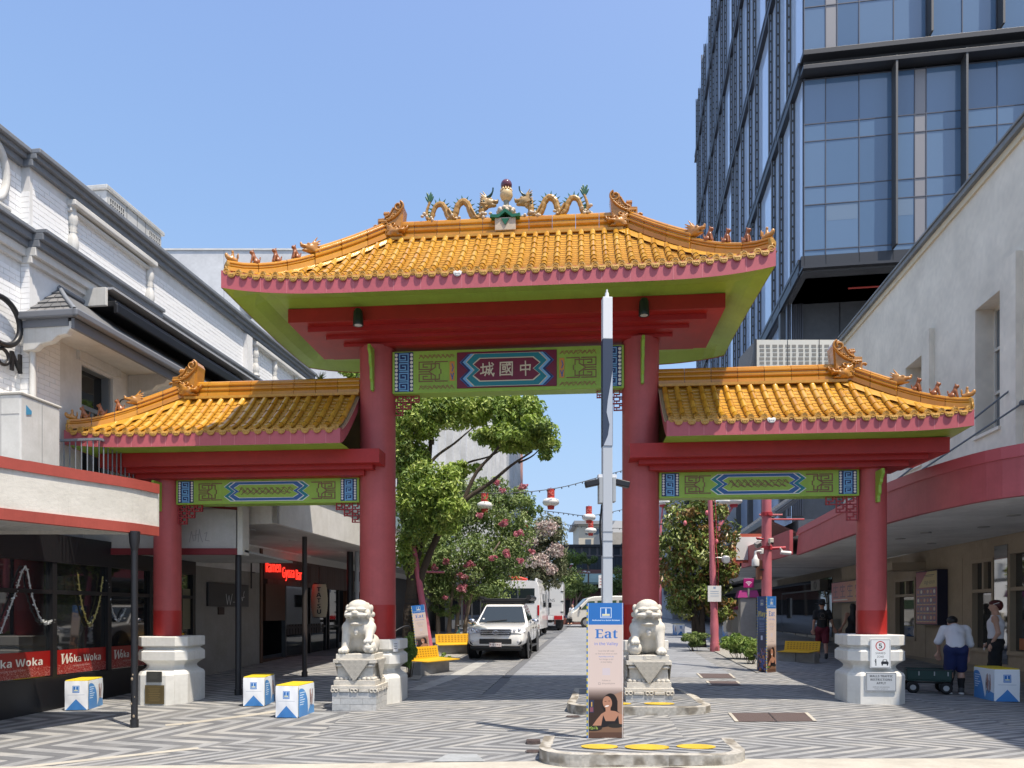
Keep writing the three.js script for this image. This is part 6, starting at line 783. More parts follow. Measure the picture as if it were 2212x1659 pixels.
lion(-1, 1397, 11.95, 'carved lion plinth rising from the small kerbed island behind the Eat sign', 'white stone guardian lion with a paw on a ball, beside the grey street pole');
// ---------- kerbed islands with yellow discs ----------
const kerbM = mat([.50, .475, .42], .85, { tex: 'kerb', size: 1.6, bump: .004, bsize: .2 }), kerbStain = mat([.12, .105, .085], .9), yellowDisc = mat([.62, .42, .035], .7, { tex: 'dirt', size: .4 });
function island(label, outline, open, hK, discs) {
  const o = thing('kerbed_island', label, 'traffic island'); const P = outline.map(q => new THREE.Vector2(...q)); const n = P.length; const inner = P.map((p, i) => { const a = P[Math.max(0, i - 1)], b = P[Math.min(n - 1, i + 1)], d = (open ? b.clone().sub(a) : P[(i + 1) % n].clone().sub(P[(i - 1 + n) % n])).normalize(); return [p.x + d.y * .15, p.y - d.x * .15]; });
  const yb = outline.reduce((s, q) => s + gy(q[0], -q[1]), 0) / n, G = (q) => gy(q[0], -q[1]); const rings = outline.map((q, i) => { const b = Math.min(G(q), yb) - .06, t = yb + hK, m = inner[i], ox = (q[0] - m[0]) * .08, oz = (q[1] - m[1]) * .08; return [V(q[0] + ox, b, -q[1] - oz), V(q[0], t - .035, -q[1]), V(q[0] - ox * 2.2, t, -q[1] + oz * 2.2), V(m[0], t, -m[1]), V(m[0], b, -m[1])].reverse(); }); if (!open) rings.push(rings[0]);
  part('kerb', loft(rings, open), kerbM, o);
  const s = new THREE.Shape(); inner.forEach((q, i) => i ? s.lineTo(q[0], q[1]) : s.moveTo(q[0], q[1])); const g = new THREE.ShapeGeometry(s); g.rotateX(-Math.PI / 2); g.translate(0, yb + hK - .008, 0); part('island_paving', g, matBed, o);
  const bb = inner.reduce((b, q) => [Math.min(b[0], q[0]), Math.max(b[1], q[0]), Math.min(b[2], q[1]), Math.max(b[3], q[1])], [9, -9, 99, -99]); const tests = []; for (let i = 0; i < inner.length; i++) { const a = inner[i], b = inner[(i + 1) % inner.length]; tests.push((x, z) => -((b[0] - a[0]) * (z - a[1]) - (b[1] - a[1]) * (x - a[0])) ); }
  const mid = [(bb[0] + bb[1]) / 2, (bb[2] + bb[3]) / 2], sg = tests[0](...mid) > 0 ? 1 : -1; const T = tests.map(f => (x, z) => sg * f(x, z)); const keep = paverList.length; chevrons(10, .5, .3, .8, T, mid[0], mid[1], [-20, 20], [-5, 6]); const own = paverList.splice(keep); part('island_pavers', own.filter(q => q.light).map(q => { const l = [], t = yb + hK - .003; const Q = q.poly.map(a => V(a[0], t, -a[1])); for (let k = 1; k < Q.length - 1; k++) l.push(Q[0], Q[k], Q[k + 1]); const g2 = tri(l); if (g2.attributes.normal.getY(0) < 0) { flip(g2); g2.computeVertexNormals(); } return g2; }), matLight[0], o);
  discs.forEach(([x, z, rx2, rz]) => part('yellow_disc', [mv(cyl(1, 1, 0, .006, 0, 0, 40), x, yb + hK - .001, -z, 0, 0, 0, [rx2, 1, rz])], yellowDisc, o));
  return { o, y: yb + hK };
}
const arc = (cx, cz, r, a0, a1, n = 6) => steps(a0, a1, n).map(a => [cx + r * Math.cos(R(a)), cz + r * Math.sin(R(a))]);
const isl1 = island('front kerbed island with three yellow discs and a stained concrete face', [[.53, 8.75], [.48, 8.3], ...arc(.72, 8.02, .28, 170, 270), [1.4, 7.72], ...arc(2.06, 7.98, .28, 270, 365), [2.4, 8.6]], true, .12, [[.95, 8.05, .2, .14], [1.46, 8.02, .24, .16], [2.0, 8.05, .21, .14]]);
if (0) part('stain', [[.55, .1], [.75, .04], [.95, .05], [1.2, .04], [1.42, .03], [1.62, .05], [2.0, .03]].map(([x, w]) => box(x - w, isl1.y - .12, -7.69 + (x < .6 ? -.05 : 0), x + w, isl1.y - .02, -7.676 + (x < .6 ? -.04 : 0))), kerbStain, isl1.o).visible = true;
const isl2 = island('rear kerbed island holding a lion plinth and a gate column', [[1.25, 13.6], [1.12, 12.2], ...arc(1.35, 11.45, .35, 180, 262), [2.0, 11.05], ...arc(2.55, 11.35, .33, 278, 380), [2.95, 12.4], [2.98, 13.6]], false, .115, [[1.62, 11.33, .2, .13], [2.25, 11.33, .23, .14]]);
// ---------- banner totems ----------
const councilMark = (x, cx, cy, s, c = '#e9f1f6') => { x.strokeStyle = c; x.fillStyle = c; x.lineWidth = s * .05; x.strokeRect(cx - s / 2, cy - s / 2, s, s); x.fillRect(cx - s * .05, cy - s * .4, s * .1, s * .55); x.fillRect(cx - s * .02, cy - s * .48, s * .04, s * .1); x.fillStyle = '#d8c84a'; x.fillRect(cx - s * .36, cy + s * .12, s * .72, s * .16); x.fillStyle = c; for (let i = -3; i <= 3; i++) x.fillRect(cx + i * s * .1 - s * .02, cy + s * .1, s * .04, s * .22); x.fillRect(cx - s * .4, cy + s * .34, s * .8, s * .04); };
const eatPrint = canvasTex(512, 2048, (x, W, H) => {
  x.fillStyle = '#d6c3b9'; x.fillRect(0, 0, W, H); x.fillStyle = '#2a6db5'; x.fillRect(0, 0, W, 330); councilMark(x, 265, 150, 150); x.fillStyle = '#e6eef5'; x.font = 'italic bold 26px serif'; x.textAlign = 'center'; x.fillText('Dedicated to a better Brisbane', 265, 272);
  x.fillStyle = '#2f70ba'; x.font = 'bold 190px serif'; x.save(); x.translate(270, 535); x.scale(1.05, 1); x.fillText('Eat', 0, 0); x.restore(); x.fillStyle = '#4f72cf'; x.font = '62px sans-serif'; x.fillText('in the Valley', 268, 640); x.fillStyle = '#8a7b78'; x.font = '29px sans-serif'; ['Scan the QR code', 'to find out more or visit', '', 'for things to do', 'in the Valley'].forEach((t, i) => x.fillText(t, 270, 738 + i * 42)); x.fillStyle = '#6d86c8'; x.fillText('myvalley.com.au', 270, 822); x.fillStyle = '#cfc3c6'; x.fillRect(215, 985, 110, 110); x.fillStyle = '#8a7b78'; x.fillText('Follow us', 270, 1185); x.fillText('@myvalleybne', 300, 1230); x.lineWidth = 4; x.strokeStyle = '#8a7b78'; x.strokeRect(158, 1208, 28, 28);
  // printed photograph of a diner
  const g = x.createLinearGradient(0, 1270, 0, 1480); g.addColorStop(0, 'rgba(60,42,36,0)'); g.addColorStop(1, '#33241e'); x.fillStyle = g; x.fillRect(0, 1270, W, H - 1270); x.fillStyle = '#33241e'; x.fillRect(0, 1470, W, H); x.fillStyle = '#9c7a66'; x.beginPath(); x.moveTo(360, 1400); x.lineTo(512, 1330); x.lineTo(512, 1720); x.lineTo(430, 1640); x.fill();
  x.fillStyle = '#1b1210'; x.beginPath(); x.ellipse(318, 1520, 108, 150, .15, 0, 7); x.fill(); x.fillRect(330, 1480, 100, 240); x.fillStyle = '#b07f66'; x.beginPath(); x.ellipse(285, 1510, 66, 98, -.12, 0, 7); x.fill(); x.fillRect(260, 1580, 70, 90); x.beginPath(); x.moveTo(200, 1680); x.lineTo(290, 1625); x.lineTo(400, 1640); x.lineTo(512, 1700); x.lineTo(512, 1850); x.lineTo(70, 1860); x.lineTo(130, 1770); x.fill(); x.fillStyle = '#17131a'; x.beginPath(); x.moveTo(225, 1700); x.lineTo(262, 1790); x.lineTo(390, 1790); x.lineTo(440, 1705); x.lineTo(460, 1900); x.lineTo(190, 1900); x.fill(); x.fillStyle = '#efe4dc'; x.beginPath(); x.ellipse(280, 1562, 30, 11, -.25, 0, 7); x.fill(); x.fillStyle = '#2c1a14'; x.fillRect(245, 1488, 26, 8); x.fillRect(298, 1482, 26, 8);
  x.fillStyle = '#2a3352'; x.fillRect(30, 1470, 60, 190); x.fillStyle = '#c7a24a'; x.fillRect(54, 1500, 16, 70); x.fillStyle = '#7d4b58'; x.fillRect(36, 1580, 48, 70); x.fillStyle = '#7a5b46'; x.beginPath(); x.moveTo(0, 1930); x.lineTo(512, 1830); x.lineTo(512, 2048); x.lineTo(0, 2048); x.fill(); x.fillStyle = '#5b4032'; x.fillRect(0, 1960, 512, 88); x.fillStyle = '#26221f'; x.beginPath(); x.ellipse(80, 1900, 130, 42, 0, 0, 7); x.fill(); x.beginPath(); x.ellipse(400, 1860, 110, 34, 0, 0, 7); x.fill(); x.fillStyle = '#8aa04a'; for (let i = 0; i < 26; i++) x.fillRect(20 + rnd() * 120, 1868 + rnd() * 40, 16, 10); x.fillStyle = '#c08a5a'; x.fillRect(0, 1400, 10, 0);
});
const playPrint = canvasTex(256, 1024, (x, W, H) => { const g = x.createLinearGradient(0, 0, W * .6, H); g.addColorStop(0, '#1d3f78'); g.addColorStop(.3, '#34537e'); g.addColorStop(.6, '#15224a'); g.addColorStop(1, '#121833'); x.fillStyle = g; x.fillRect(0, 0, W, H); councilMark(x, 130, 85, 70); x.textAlign = 'center'; x.fillStyle = '#d9c54e'; x.font = 'bold 92px serif'; x.fillText('Play', 128, 270); x.fillStyle = '#8fa4cf'; x.font = '28px sans-serif'; x.fillText('in the Valley', 128, 315); for (let i = 0; i < 6; i++) x.fillRect(60 + (i % 2) * 10, 360 + i * 22, 140 - (i % 2) * 20, 4); x.fillStyle = '#b9c3dd'; x.fillRect(100, 530, 50, 60); for (let i = 0; i < 90; i++) { x.fillStyle = ['#3a56a8', '#7a3a42', '#2b3f7f', '#a3683a'][i % 4]; x.beginPath(); x.ellipse(rnd() * W, 700 + rnd() * 320, 4 + rnd() * 16, 8 + rnd() * 26, rnd() * 3, 0, 7); x.fill(); } });
const eatMat = printMat(eatPrint, .4), playMat = printMat(playPrint, .4), totemWhite = mat([.74, .73, .70], .5), dotA = mat([.60, .50, .05], .5), dotB = mat([.04, .16, .42], .5);
function totem(label, x, Z, y, w, h, turn, lean = 0) {
  const t = thing('banner_totem', label, 'sign', [x, y, -Z], turn); t.rotation.z = lean; const k = w / Math.sqrt(3); // three-sided
  for (let i = 0; i < 3; i++) { const f = part('banner_face', mv(sheet(w, h, 0, k / 2 * 1.0), 0, 0, 0), i === 2 ? playMat : eatMat, t); f.rotation.y = i * 2 * Math.PI / 3; f.receiveShadow = true; const b = part('backing', box(-w / 2 + .004, 0, k / 2 - .012, w / 2 - .004, h, k / 2 - .002), totemWhite, t); b.rotation.y = i * 2 * Math.PI / 3; const dots = [[], []]; const n = Math.round(h / .035); for (let j = 0; j < n; j++) dots[j % 2].push(box(-w / 2 - .008, j * h / n, k / 2 - .012, -w / 2 + .006, (j + .9) * h / n, k / 2 + .002)); if (i !== 1) dots.forEach((l, q) => { const m = part('edge_dots', l, q ? dotA : dotB, t); m.rotation.y = i * 2 * Math.PI / 3; }); }
  return t;
}
totem('Eat banner totem on the front kerbed island, in front of the street pole', 1.085, 8.75, isl1.y - .005, .42, 1.575, R(1));
totem('three-sided banner totem reading Play and Eat round the pink pole before the shrubs', 6.05, 17.6, gy(6.05, -17.6), .43, 1.8, R(41));
totem('leaning banner totem round a slanted pink pole behind the big street tree', -2.22, 18.6, gy(-2.2, -18.6) + .35, .33, 1.22, R(8), R(7));
// ---------- street pole with cameras ----------
{
  const x = at(1311, 1200, 8.95).x, y = gy(x, -8.95), p = thing('street_pole', 'square white and navy street pole with camera boxes rising behind the Eat sign', 'pole', [x, y, -8.95], R(3)); const H1 = (v) => EYE + (CV - v) / PX * 8.95 - y; const w = .058; const navy = mat([.025, .04, .075], .45), wh = mat([.72, .73, .74], .45), gr = mat([.46, .49, .52], .45);
  part('shaft', box(-w, 0, -w, w, H1(965), w, .006), gr, p); part('navy_section', box(-w - .004, H1(965), -w - .004, w + .004, H1(735), w + .004, .006), navy, p); part('white_section', box(-w, H1(735), -w, w, H1(645), w, .006), wh, p); part('cap', [cyl(.028, .022, H1(645), H1(633), 0, 0, 12), cyl(.012, .012, H1(633), H1(626), 0, 0, 8)], wh, p);
  part('wave_print', mv(ext([[-.05, 0], [.056, 0], [.056, .9], [.03, .72], [.0, .55], [-.015, .4], [.02, .25], [-.0, .12]], .004), 0, H1(965), w + .004), mat([.42, .46, .52], .45), p); part('band', [1150, 1170, 1205].map(v => box(-w - .005, H1(v), -w - .005, w + .005, H1(v) + .012, w + .005)), mat([.3, .32, .35], .4), p);
  part('equipment_box', [box(-.105, H1(1088), -.06, -.06, H1(1032), .06, .006), box(.06, H1(1085), -.06, .1, H1(1032), .06, .006)], mat([.36, .38, .39], .5), p); part('bracket_head', box(-.11, H1(1034), -.05, .11, H1(1026), .05), wh, p);
  for (const s of [-1, 1]) part('camera_unit', [mv(cbox(0, 0, 0, .17, .075, .09, .012), s * .185, H1(1045), .02, 0, 0, s * -.22), rod([s * .1, H1(1036), 0], [s * .18, H1(1040), 0], .015)], blackPaint, p); part('cable', tube([[-.062, H1(1090), 0], [-.085, H1(1140), 0], [-.062, H1(1200), 0]], .012, 5), blackPaint, p); part('small_parking_sign', [box(-.62, 0, -.05, -.6, .01, -.03)], wh, p).visible = true; p.children.pop();
}
// ---------- printed cube seats ----------
{
  const front = canvasTex(256, 320, (x, W, H) => { x.fillStyle = '#e8eaec'; x.fillRect(0, 0, W, H); x.fillStyle = '#2b6cb4'; x.fillRect(88, 52, 78, 78); councilMark(x, 127, 90, 62); x.fillStyle = '#8b98ab'; x.fillRect(34, 152, 188, 3); x.fillStyle = '#4585c6'; x.beginPath(); x.moveTo(8, H); x.lineTo(128, 200); x.lineTo(W - 8, H); x.fill(); });
  const side = canvasTex(512, 320, (x, W, H) => { x.fillStyle = '#dfe5ea'; x.fillRect(0, 0, W, H); x.fillStyle = '#4f8ccb'; x.beginPath(); x.moveTo(20, 40); x.bezierCurveTo(200, 0, 260, 120, 300, H); x.lineTo(0, H); x.lineTo(0, 60); x.fill(); x.fillStyle = '#5e97cf'; x.beginPath(); x.moveTo(280, H); x.lineTo(360, 210); x.lineTo(512, 240); x.lineTo(512, H); x.fill(); x.fillStyle = '#cfe0ee'; for (let i = 0; i < 6; i++) x.fillRect(40, 70 + i * 24, 150 - (i % 3) * 30, 9); for (let i = 0; i < 40; i++) { x.fillStyle = ['#8a5b52', '#3c3a44', '#b98f80', '#6d4750'][i % 4]; const a = 330 + rnd() * 120; x.fillRect(a, 50 + rnd() * 90, 9, 60 + rnd() * 70); } x.fillStyle = '#d6c12a'; for (let i = 0; i < 20; i++) x.fillRect(0, i * 16, 9, 8); });
  const fm = printMat(front, .5), sm = printMat(side, .5), top = mat([.66, .50, .02], .55), cw = mat([.78, .79, .80], .55);
  const mk = (label, x, Z, turn, s = 1) => { const w = .36 * s, h = .50 * s, d = .64 * s, y = gy(x, -Z); const o = thing('cube_seat', label, 'seat', [x, y, -Z], turn, 'printed cube seats'); part('cushion_body', box(-w / 2, .005, -d / 2, w / 2, h, d / 2, .025), cw, o); part('yellow_top', box(-w / 2 + .005, h - .015, -d / 2 + .005, w / 2 - .005, h + .008, d / 2 - .005, .008), top, o); const bulge = (W, D, m, off, ry) => { const g = new THREE.PlaneGeometry(W * .985, h * .97, 8, 8); const p = g.attributes.position; for (let i = 0; i < p.count; i++) { const a = p.getX(i) / W * 2, b = p.getY(i) / h * 2; p.setZ(i, .004 + .016 * (1 - a * a) * (1 - b * b) + .004 * Math.sin(a * 7 + b * 4)); } g.computeVertexNormals(); g.translate(0, h / 2, off); g.rotateY(ry); g.userData.ownUV = true; part(ry ? 'side_print' : 'front_print', g, m, o); }; bulge(w, 0, fm, d / 2, 0); bulge(d, 0, sm, w / 2, Math.PI / 2); bulge(d, 0, sm, w / 2, -Math.PI / 2); return o; };
  const pos = (u, Z) => (u - CU) * Z / PX;
  mk('printed cube seat in the shade beneath the red shop lettering', pos(182, 12.75) , 12.75, R(9)); mk('printed cube seat at the rear of the pair between the awning posts', pos(560, 13.0), 13.0, R(3)); mk('printed cube seat at the front of the pair beside the lion plinth', pos(638, 11.7), 11.7, R(-7)); mk('printed cube seat in front of the woman in the white singlet', pos(2152, 12.9), 12.9, R(-8), 1.12);
  mk('far printed cube seat standing alone on the lane beside the lion', pos(1466, 34), 34, R(5)); mk('far printed cube seat between the magnolia and the wireless kiosk', pos(1573, 33), 33, R(-5));
}
// ---------- yellow benches ----------
{
  const conc = mat([.36, .35, .335], .85, { tex: 'dirt', size: .8, bump: .003 }), yel = mat([.66, .38, .012], .45), hole = mat([.35, .18, .01], .6);
  const mk = (label, x, Z, turn) => { const o = thing('yellow_bench', label, 'bench', [x, gy(x, -Z), -Z], turn, 'yellow benches'); part('concrete_plinth', [box(-.75, -.05, -.24, .0, .38, .2, .01), box(0, -.05, -.24, .75, .36, .16, .01)], conc, o); part('seat_sheet', loft([[[-.7, .39, -.22], [-.7, .36, .28], [-.7, .385, .28], [-.7, .415, -.22]], [[.75, .42, -.22], [.75, .39, .55], [.75, .415, .55], [.75, .445, -.22]]]), yel, o); part('back_sheet', loft([[[-.7, .39, -.25], [-.7, .39, -.22], [-.7, .78, -.3], [-.7, .78, -.33]], [[.75, .42, -.25], [.75, .42, -.22], [.75, .8, -.3], [.75, .8, -.33]]]), yel, o); part('perforation', [...Array(10)].flatMap((_, i) => [...Array(4)].map((_, j) => mv(cbox(0, 0, 0, .07, .035, .004), -.55 + i * .13, .5 + j * .07, -.238 - j * .0145 + .004, -.2, 0, 0))), hole, o).userData.kind = 'stuff'; return o; };
  mk('yellow perforated bench on concrete before the leaning banner totem', -1.9, 17.3, R(60)).scale.setScalar(.78); mk('yellow bench in the shade of the pink crape myrtle further up the street', -1.75, 22.6, R(20)).scale.setScalar(.78); mk('yellow bench under the pink canopy beside the Play and Eat totem', 7.95, 20.6, R(-50)).scale.setScalar(.72);
}
// ---------- covers in the paving ----------
{
  const rust = mat([.16, .115, .105], .7, { tex: 'grain', size: .1, bump: .004, bsize: .06 }), pale = matStrip;
  const cover = (label, pts, split) => { const o = thing('access_cover', label, 'access cover', [0, 0, 0], 0); const P = pts.map(([u, Z]) => { const x = (u - CU) * Z / PX; return V(x, gy(x, -Z) + .012, -Z); }); part('plate', quad(P[0], P[1], P[2], P[3]), rust, o); const e = (a, b, w) => { const d = b.clone().sub(a).normalize(), n = V(-d.z, 0, d.x).multiplyScalar(w); return quad(a, b, b.clone().add(n), a.clone().add(n)); }; for (const [a, b, w] of [[P[0], P[3], .05], [P[1], P[2], -.05]]) part('pale_edge', e(a.clone().setY(a.y + .004), b.clone().setY(b.y + .004), w), pale, o); if (split) part('joint', e(P[0].clone().lerp(P[1], .5).setY(P[0].y + .005), P[3].clone().lerp(P[2], .5).setY(P[3].y + .005), .015), blackPaint, o); return o; };
  cover('wide rusty double access cover in the paving before the white gate base', [[1588, 10.2], [1765, 10.2], [1745, 11.0], [1572, 11.0]], true); cover('small rusty access cover in the shadow of the gate roof', [[1532, 14.6], [1606, 14.6], [1594, 15.4], [1524, 15.4]], false); cover('small rusty access cover just beyond the gate roof shadow', [[1514, 16.0], [1590, 16.0], [1578, 17.0], [1504, 17.0]], false);
  const round = (label, u, Z, r, h) => { const x = (u - CU) * Z / PX; const o = thing('round_cover', label, 'manhole cover', [x, gy(x, -Z), -Z]); part('rim', cyl(r, r, 0, .011, 0, 0, 30), mat([.10, .09, .085], .7), o); part('lid', [cyl(r * .86, r * .86, 0, .014 + (h || 0), 0, 0, 28), ...[0, 1, 2, 3].map(k => box(-r * .8, .012, (k - 1.5) * r * .35, r * .8, .018 + (h || 0), (k - 1.5) * r * .35 + .02))], rust, o); };
  round('small round cover beside the stained end of the front island', 1153, 8.45, .1); round('small round cover with a raised cap in the sign shadow', 1152, 8.95, .1, .03); round('round cover in the paving between the two islands', 1238, 10.9, .11); round('dark round manhole cover in the asphalt at the kerb', 1468, 7.3, .24);
  const o = thing('survey_patch', 'grey concrete patch set in the pale kerb strip', 'patch'); const a = [[936, 8.0], [1048, 7.95], [1030, 8.35], [966, 8.4]].map(([u, Z]) => { const x = (u - CU) * Z / PX; return V(x, gy(x, -Z) + .013, -Z); }); part('slab', quad(...a), mat([.36, .38, .39], .8, { tex: 'mottle', size: .5 }), o);
}
// ---------- signs fixed to the gate bases ----------
{
  const gp = (s, y, t) => V(-.1 + s * Math.cos(R(5)) - t * Math.sin(R(5)), y, -13 + s * Math.sin(R(5)) + t * Math.cos(R(5)));
  const signAt = (name, label, s, y, t, w, h, tex, frame) => { const p = gp(s, y, t), o = thing(name, label, 'sign', p.toArray(), R(-5)); part('sign_plate', box(-w / 2, -h / 2, 0, w / 2, h / 2, .012, .003), frame, o); const g = sheet(w - .012, h - .012, -h / 2 + .006, .0135); part('sign_print', g, tex, o); };
  const wf = mat([.7, .71, .71], .4), shared1 = canvasTex(288, 416, (x, W, H) => { x.fillStyle = '#e3e6e6'; x.fillRect(0, 0, W, H); x.strokeStyle = '#2b2f33'; x.lineWidth = 5; x.strokeRect(8, 8, W - 16, H - 16); x.strokeStyle = '#b3242b'; x.lineWidth = 14; x.beginPath(); x.arc(W / 2, 98, 64, 0, 7); x.stroke(); x.fillStyle = '#20242a'; x.textAlign = 'center'; x.font = 'bold 96px sans-serif'; x.fillText('5', W / 2, 132); x.font = '40px sans-serif'; x.fillText('SHARED', W / 2, 218); x.fillText('ZONE', W / 2, 268); x.beginPath(); x.arc(76, 296, 9, 0, 7); x.fill(); x.fillRect(68, 306, 17, 40); x.fillRect(52, 314, 20, 6); x.fillRect(66, 344, 7, 42); x.fillRect(80, 344, 7, 42); x.beginPath(); x.moveTo(168, 326); x.lineTo(182, 294); x.lineTo(232, 294); x.lineTo(246, 326); x.fill(); x.fillRect(154, 326, 106, 36); x.fillRect(160, 360, 20, 22); x.fillRect(234, 360, 20, 22); x.fillStyle = '#e3e6e6'; x.fillRect(186, 302, 42, 20); });
  const malls = canvasTex(416, 272, (x, W, H) => { x.fillStyle = '#b4b9be'; x.fillRect(0, 0, W, H); x.strokeStyle = '#22262b'; x.lineWidth = 6; x.strokeRect(6, 6, W - 12, H - 12); x.fillStyle = '#22262b'; x.textAlign = 'center'; x.font = 'bold 44px sans-serif'; x.fillText('MALLS TRAFFIC', W / 2, 66); x.fillText('RESTRICTIONS', W / 2, 118); x.fillText('APPLY', W / 2, 170); x.font = '21px sans-serif'; x.fillText('FURTHER INFORMATION', W / 2, 220); x.fillText('brisbane.qld.gov.au', W / 2, 246); });
  signAt('traffic_sign', 'white five kilometre shared zone sign with a red ring on the gate base', 6.13, .90, .463, .325, .475, printMat(shared1), wf); signAt('traffic_sign', 'grey sign about malls traffic restrictions below the shared zone sign', 6.14, .44, .467, .48, .31, printMat(malls), wf);
  const bronze = (c1, c2, n) => canvasTex(256, 224, (x, W, H) => { x.fillStyle = c1; x.fillRect(0, 0, W, H); x.strokeStyle = c2; x.lineWidth = 4; x.strokeRect(6, 6, W - 12, H - 12); x.fillStyle = c2; for (let i = 0; i < n; i++) x.fillRect(40 + (i % 3) * 12, 30 + i * 22, 170 - (i % 3) * 24, 6); });
  signAt('plaque', 'small dark grey plaque on the white gate base by the scuffed post', -6.13, .44, .578, .28, .19, printMat(bronze('#3b3b38', '#5a5a55', 6), .5), steelDark); signAt('plaque', 'larger bronze plaque beneath the dark grey plaque', -6.12, .13, .583, .35, .33, printMat(bronze('#54482c', '#75653f', 8), .5), mat([.10, .08, .04], .5, { metalness: .4 }));
  const sm = thing('notice_sheet', 'small grey notice sheet on the chamfered side of the white gate base', 'notice', gp(-5.745, .28, .33).toArray(), R(40)); part('sheet', box(-.06, -.1, 0, .06, .1, .006), mat([.5, .51, .52], .5), sm); part('print_lines', [.05, .02, -.02, -.05].map(y => box(-.04, y, .006, .03, y + .008, .008)), steelDark, sm);
  const sm2 = thing('notice_sheet', 'small pale notice fixed to the column base behind the lion on the ramen bar side', 'notice', gp(-1.89, .98, .37).toArray(), R(38)); part('sheet', box(-.045, -.09, 0, .045, .09, .008), mat([.6, .61, .63], .5), sm2); part('print_lines', [.04, .0, -.04].map(y => box(-.03, y, .008, .03, y + .01, .01)), steelDark, sm2);
}
// ---------- trees and shrubs ----------
const leafMat = (c, rough = .75, tr = .35) => mat(c, rough, { physical: true, transmission: tr, thickness: 0, side: THREE.DoubleSide });
const bark = mat([.14, .105, .075], .9, { tex: 'grain', size: .4, bump: .02, bsize: .15 }), barkPale = mat([.26, .20, .15], .85, { tex: 'dirt', size: .4, bump: .01 });
function leaves(clumps, size, mats, parent, name = 'crown', fold = .25, open = .62, per = 70) {
  const L = mats.map(() => []);
  for (const [c, r, n] of clumps) {
    // sub-clumps make an uneven outline with gaps
    const subs = Array.from({ length: Math.max(4, Math.round(n / per)) }, () => { let v; do { v = V(rr(-1, 1), rr(-1, 1), rr(-1, 1)); } while (v.length() > 1); v.multiplyScalar(.35 + .65 * Math.pow(v.length(), .2)); const k = rr(.22, .42); return [V(c.x + v.x * r[0], c.y + v.y * r[1], c.z + v.z * r[2]), k * r[0], k * r[1], k * r[2], Math.floor(Math.pow(rnd(), 1.2) * mats.length)]; });
    for (let i = 0; i < n; i++) {
      const s = subs[i % subs.length]; let v; do { v = V(rr(-1, 1), rr(-1, 1), rr(-1, 1)); } while (v.length() > 1 || v.length() < .05); const q = v.clone().normalize().multiplyScalar(Math.pow(v.length(), open));
      const p = V(s[0].x + q.x * s[1] * 1.25, s[0].y + q.y * s[2] * 1.25, s[0].z + q.z * s[3] * 1.25), nrm = q.clone().multiplyScalar(.5).add(V(rr(-.8, .8), rr(-.2, 1.0), rr(-.8, .8))).normalize();
      const t = V(rr(-1, 1), rr(-.8, .4), rr(-1, 1)).cross(nrm).normalize(), b = nrm.clone().cross(t), l = size * rr(.65, 1.25), w = l * .42;
      const A = p.clone().addScaledVector(t, -l / 2), B = p.clone().addScaledVector(t, l / 2), M = nrm.clone().multiplyScalar(-w * fold), C = p.clone().addScaledVector(b, w / 2).add(M.clone().negate()), D = p.clone().addScaledVector(b, -w / 2).add(M.clone().negate());
      const m = rnd() < .75 ? s[4] : Math.floor(rnd() * mats.length); L[m].push(A, C, B, A, B, D);
    }
  }
  L.forEach((l, k) => { if (l.length) part(name, tri(l), mats[k], parent); });
}
const limb = (pts, r0, r1) => { const c = new THREE.CatmullRomCurve3(pts.map(p => p.isVector3 ? p : V(...p))), N = pts.length * 5; const rings = []; for (let i = 0; i <= N; i++) { const k = i / N, p = c.getPoint(k), d = c.getTangent(k), x = V(1, 0, .01).cross(d).normalize(), y = d.clone().cross(x), r = lerp(r0, r1, Math.pow(k, .8)) * (1 + .06 * Math.sin(i * 1.9)); rings.push(steps(0, 2 * Math.PI, 9).slice(0, -1).map(a => p.clone().addScaledVector(x, Math.cos(a) * r).addScaledVector(y, Math.sin(a) * r))); } return loft(rings, true, true, true); };
const LIM = (list, Z, r0, r1, dz = 0) => limb(list.map(([u, v], i) => at(u, v, Z + dz * i)), r0, r1);
const CL = (list, Z, dens, depth = 1) => list.map(([u, v, ru, rv, dz = 0]) => { const k = (Z + dz) / PX; return [at(u, v, Z + dz), [ru * k, rv * k, Math.max(ru, rv) * k * depth], Math.round(ru * rv * dens)]; });
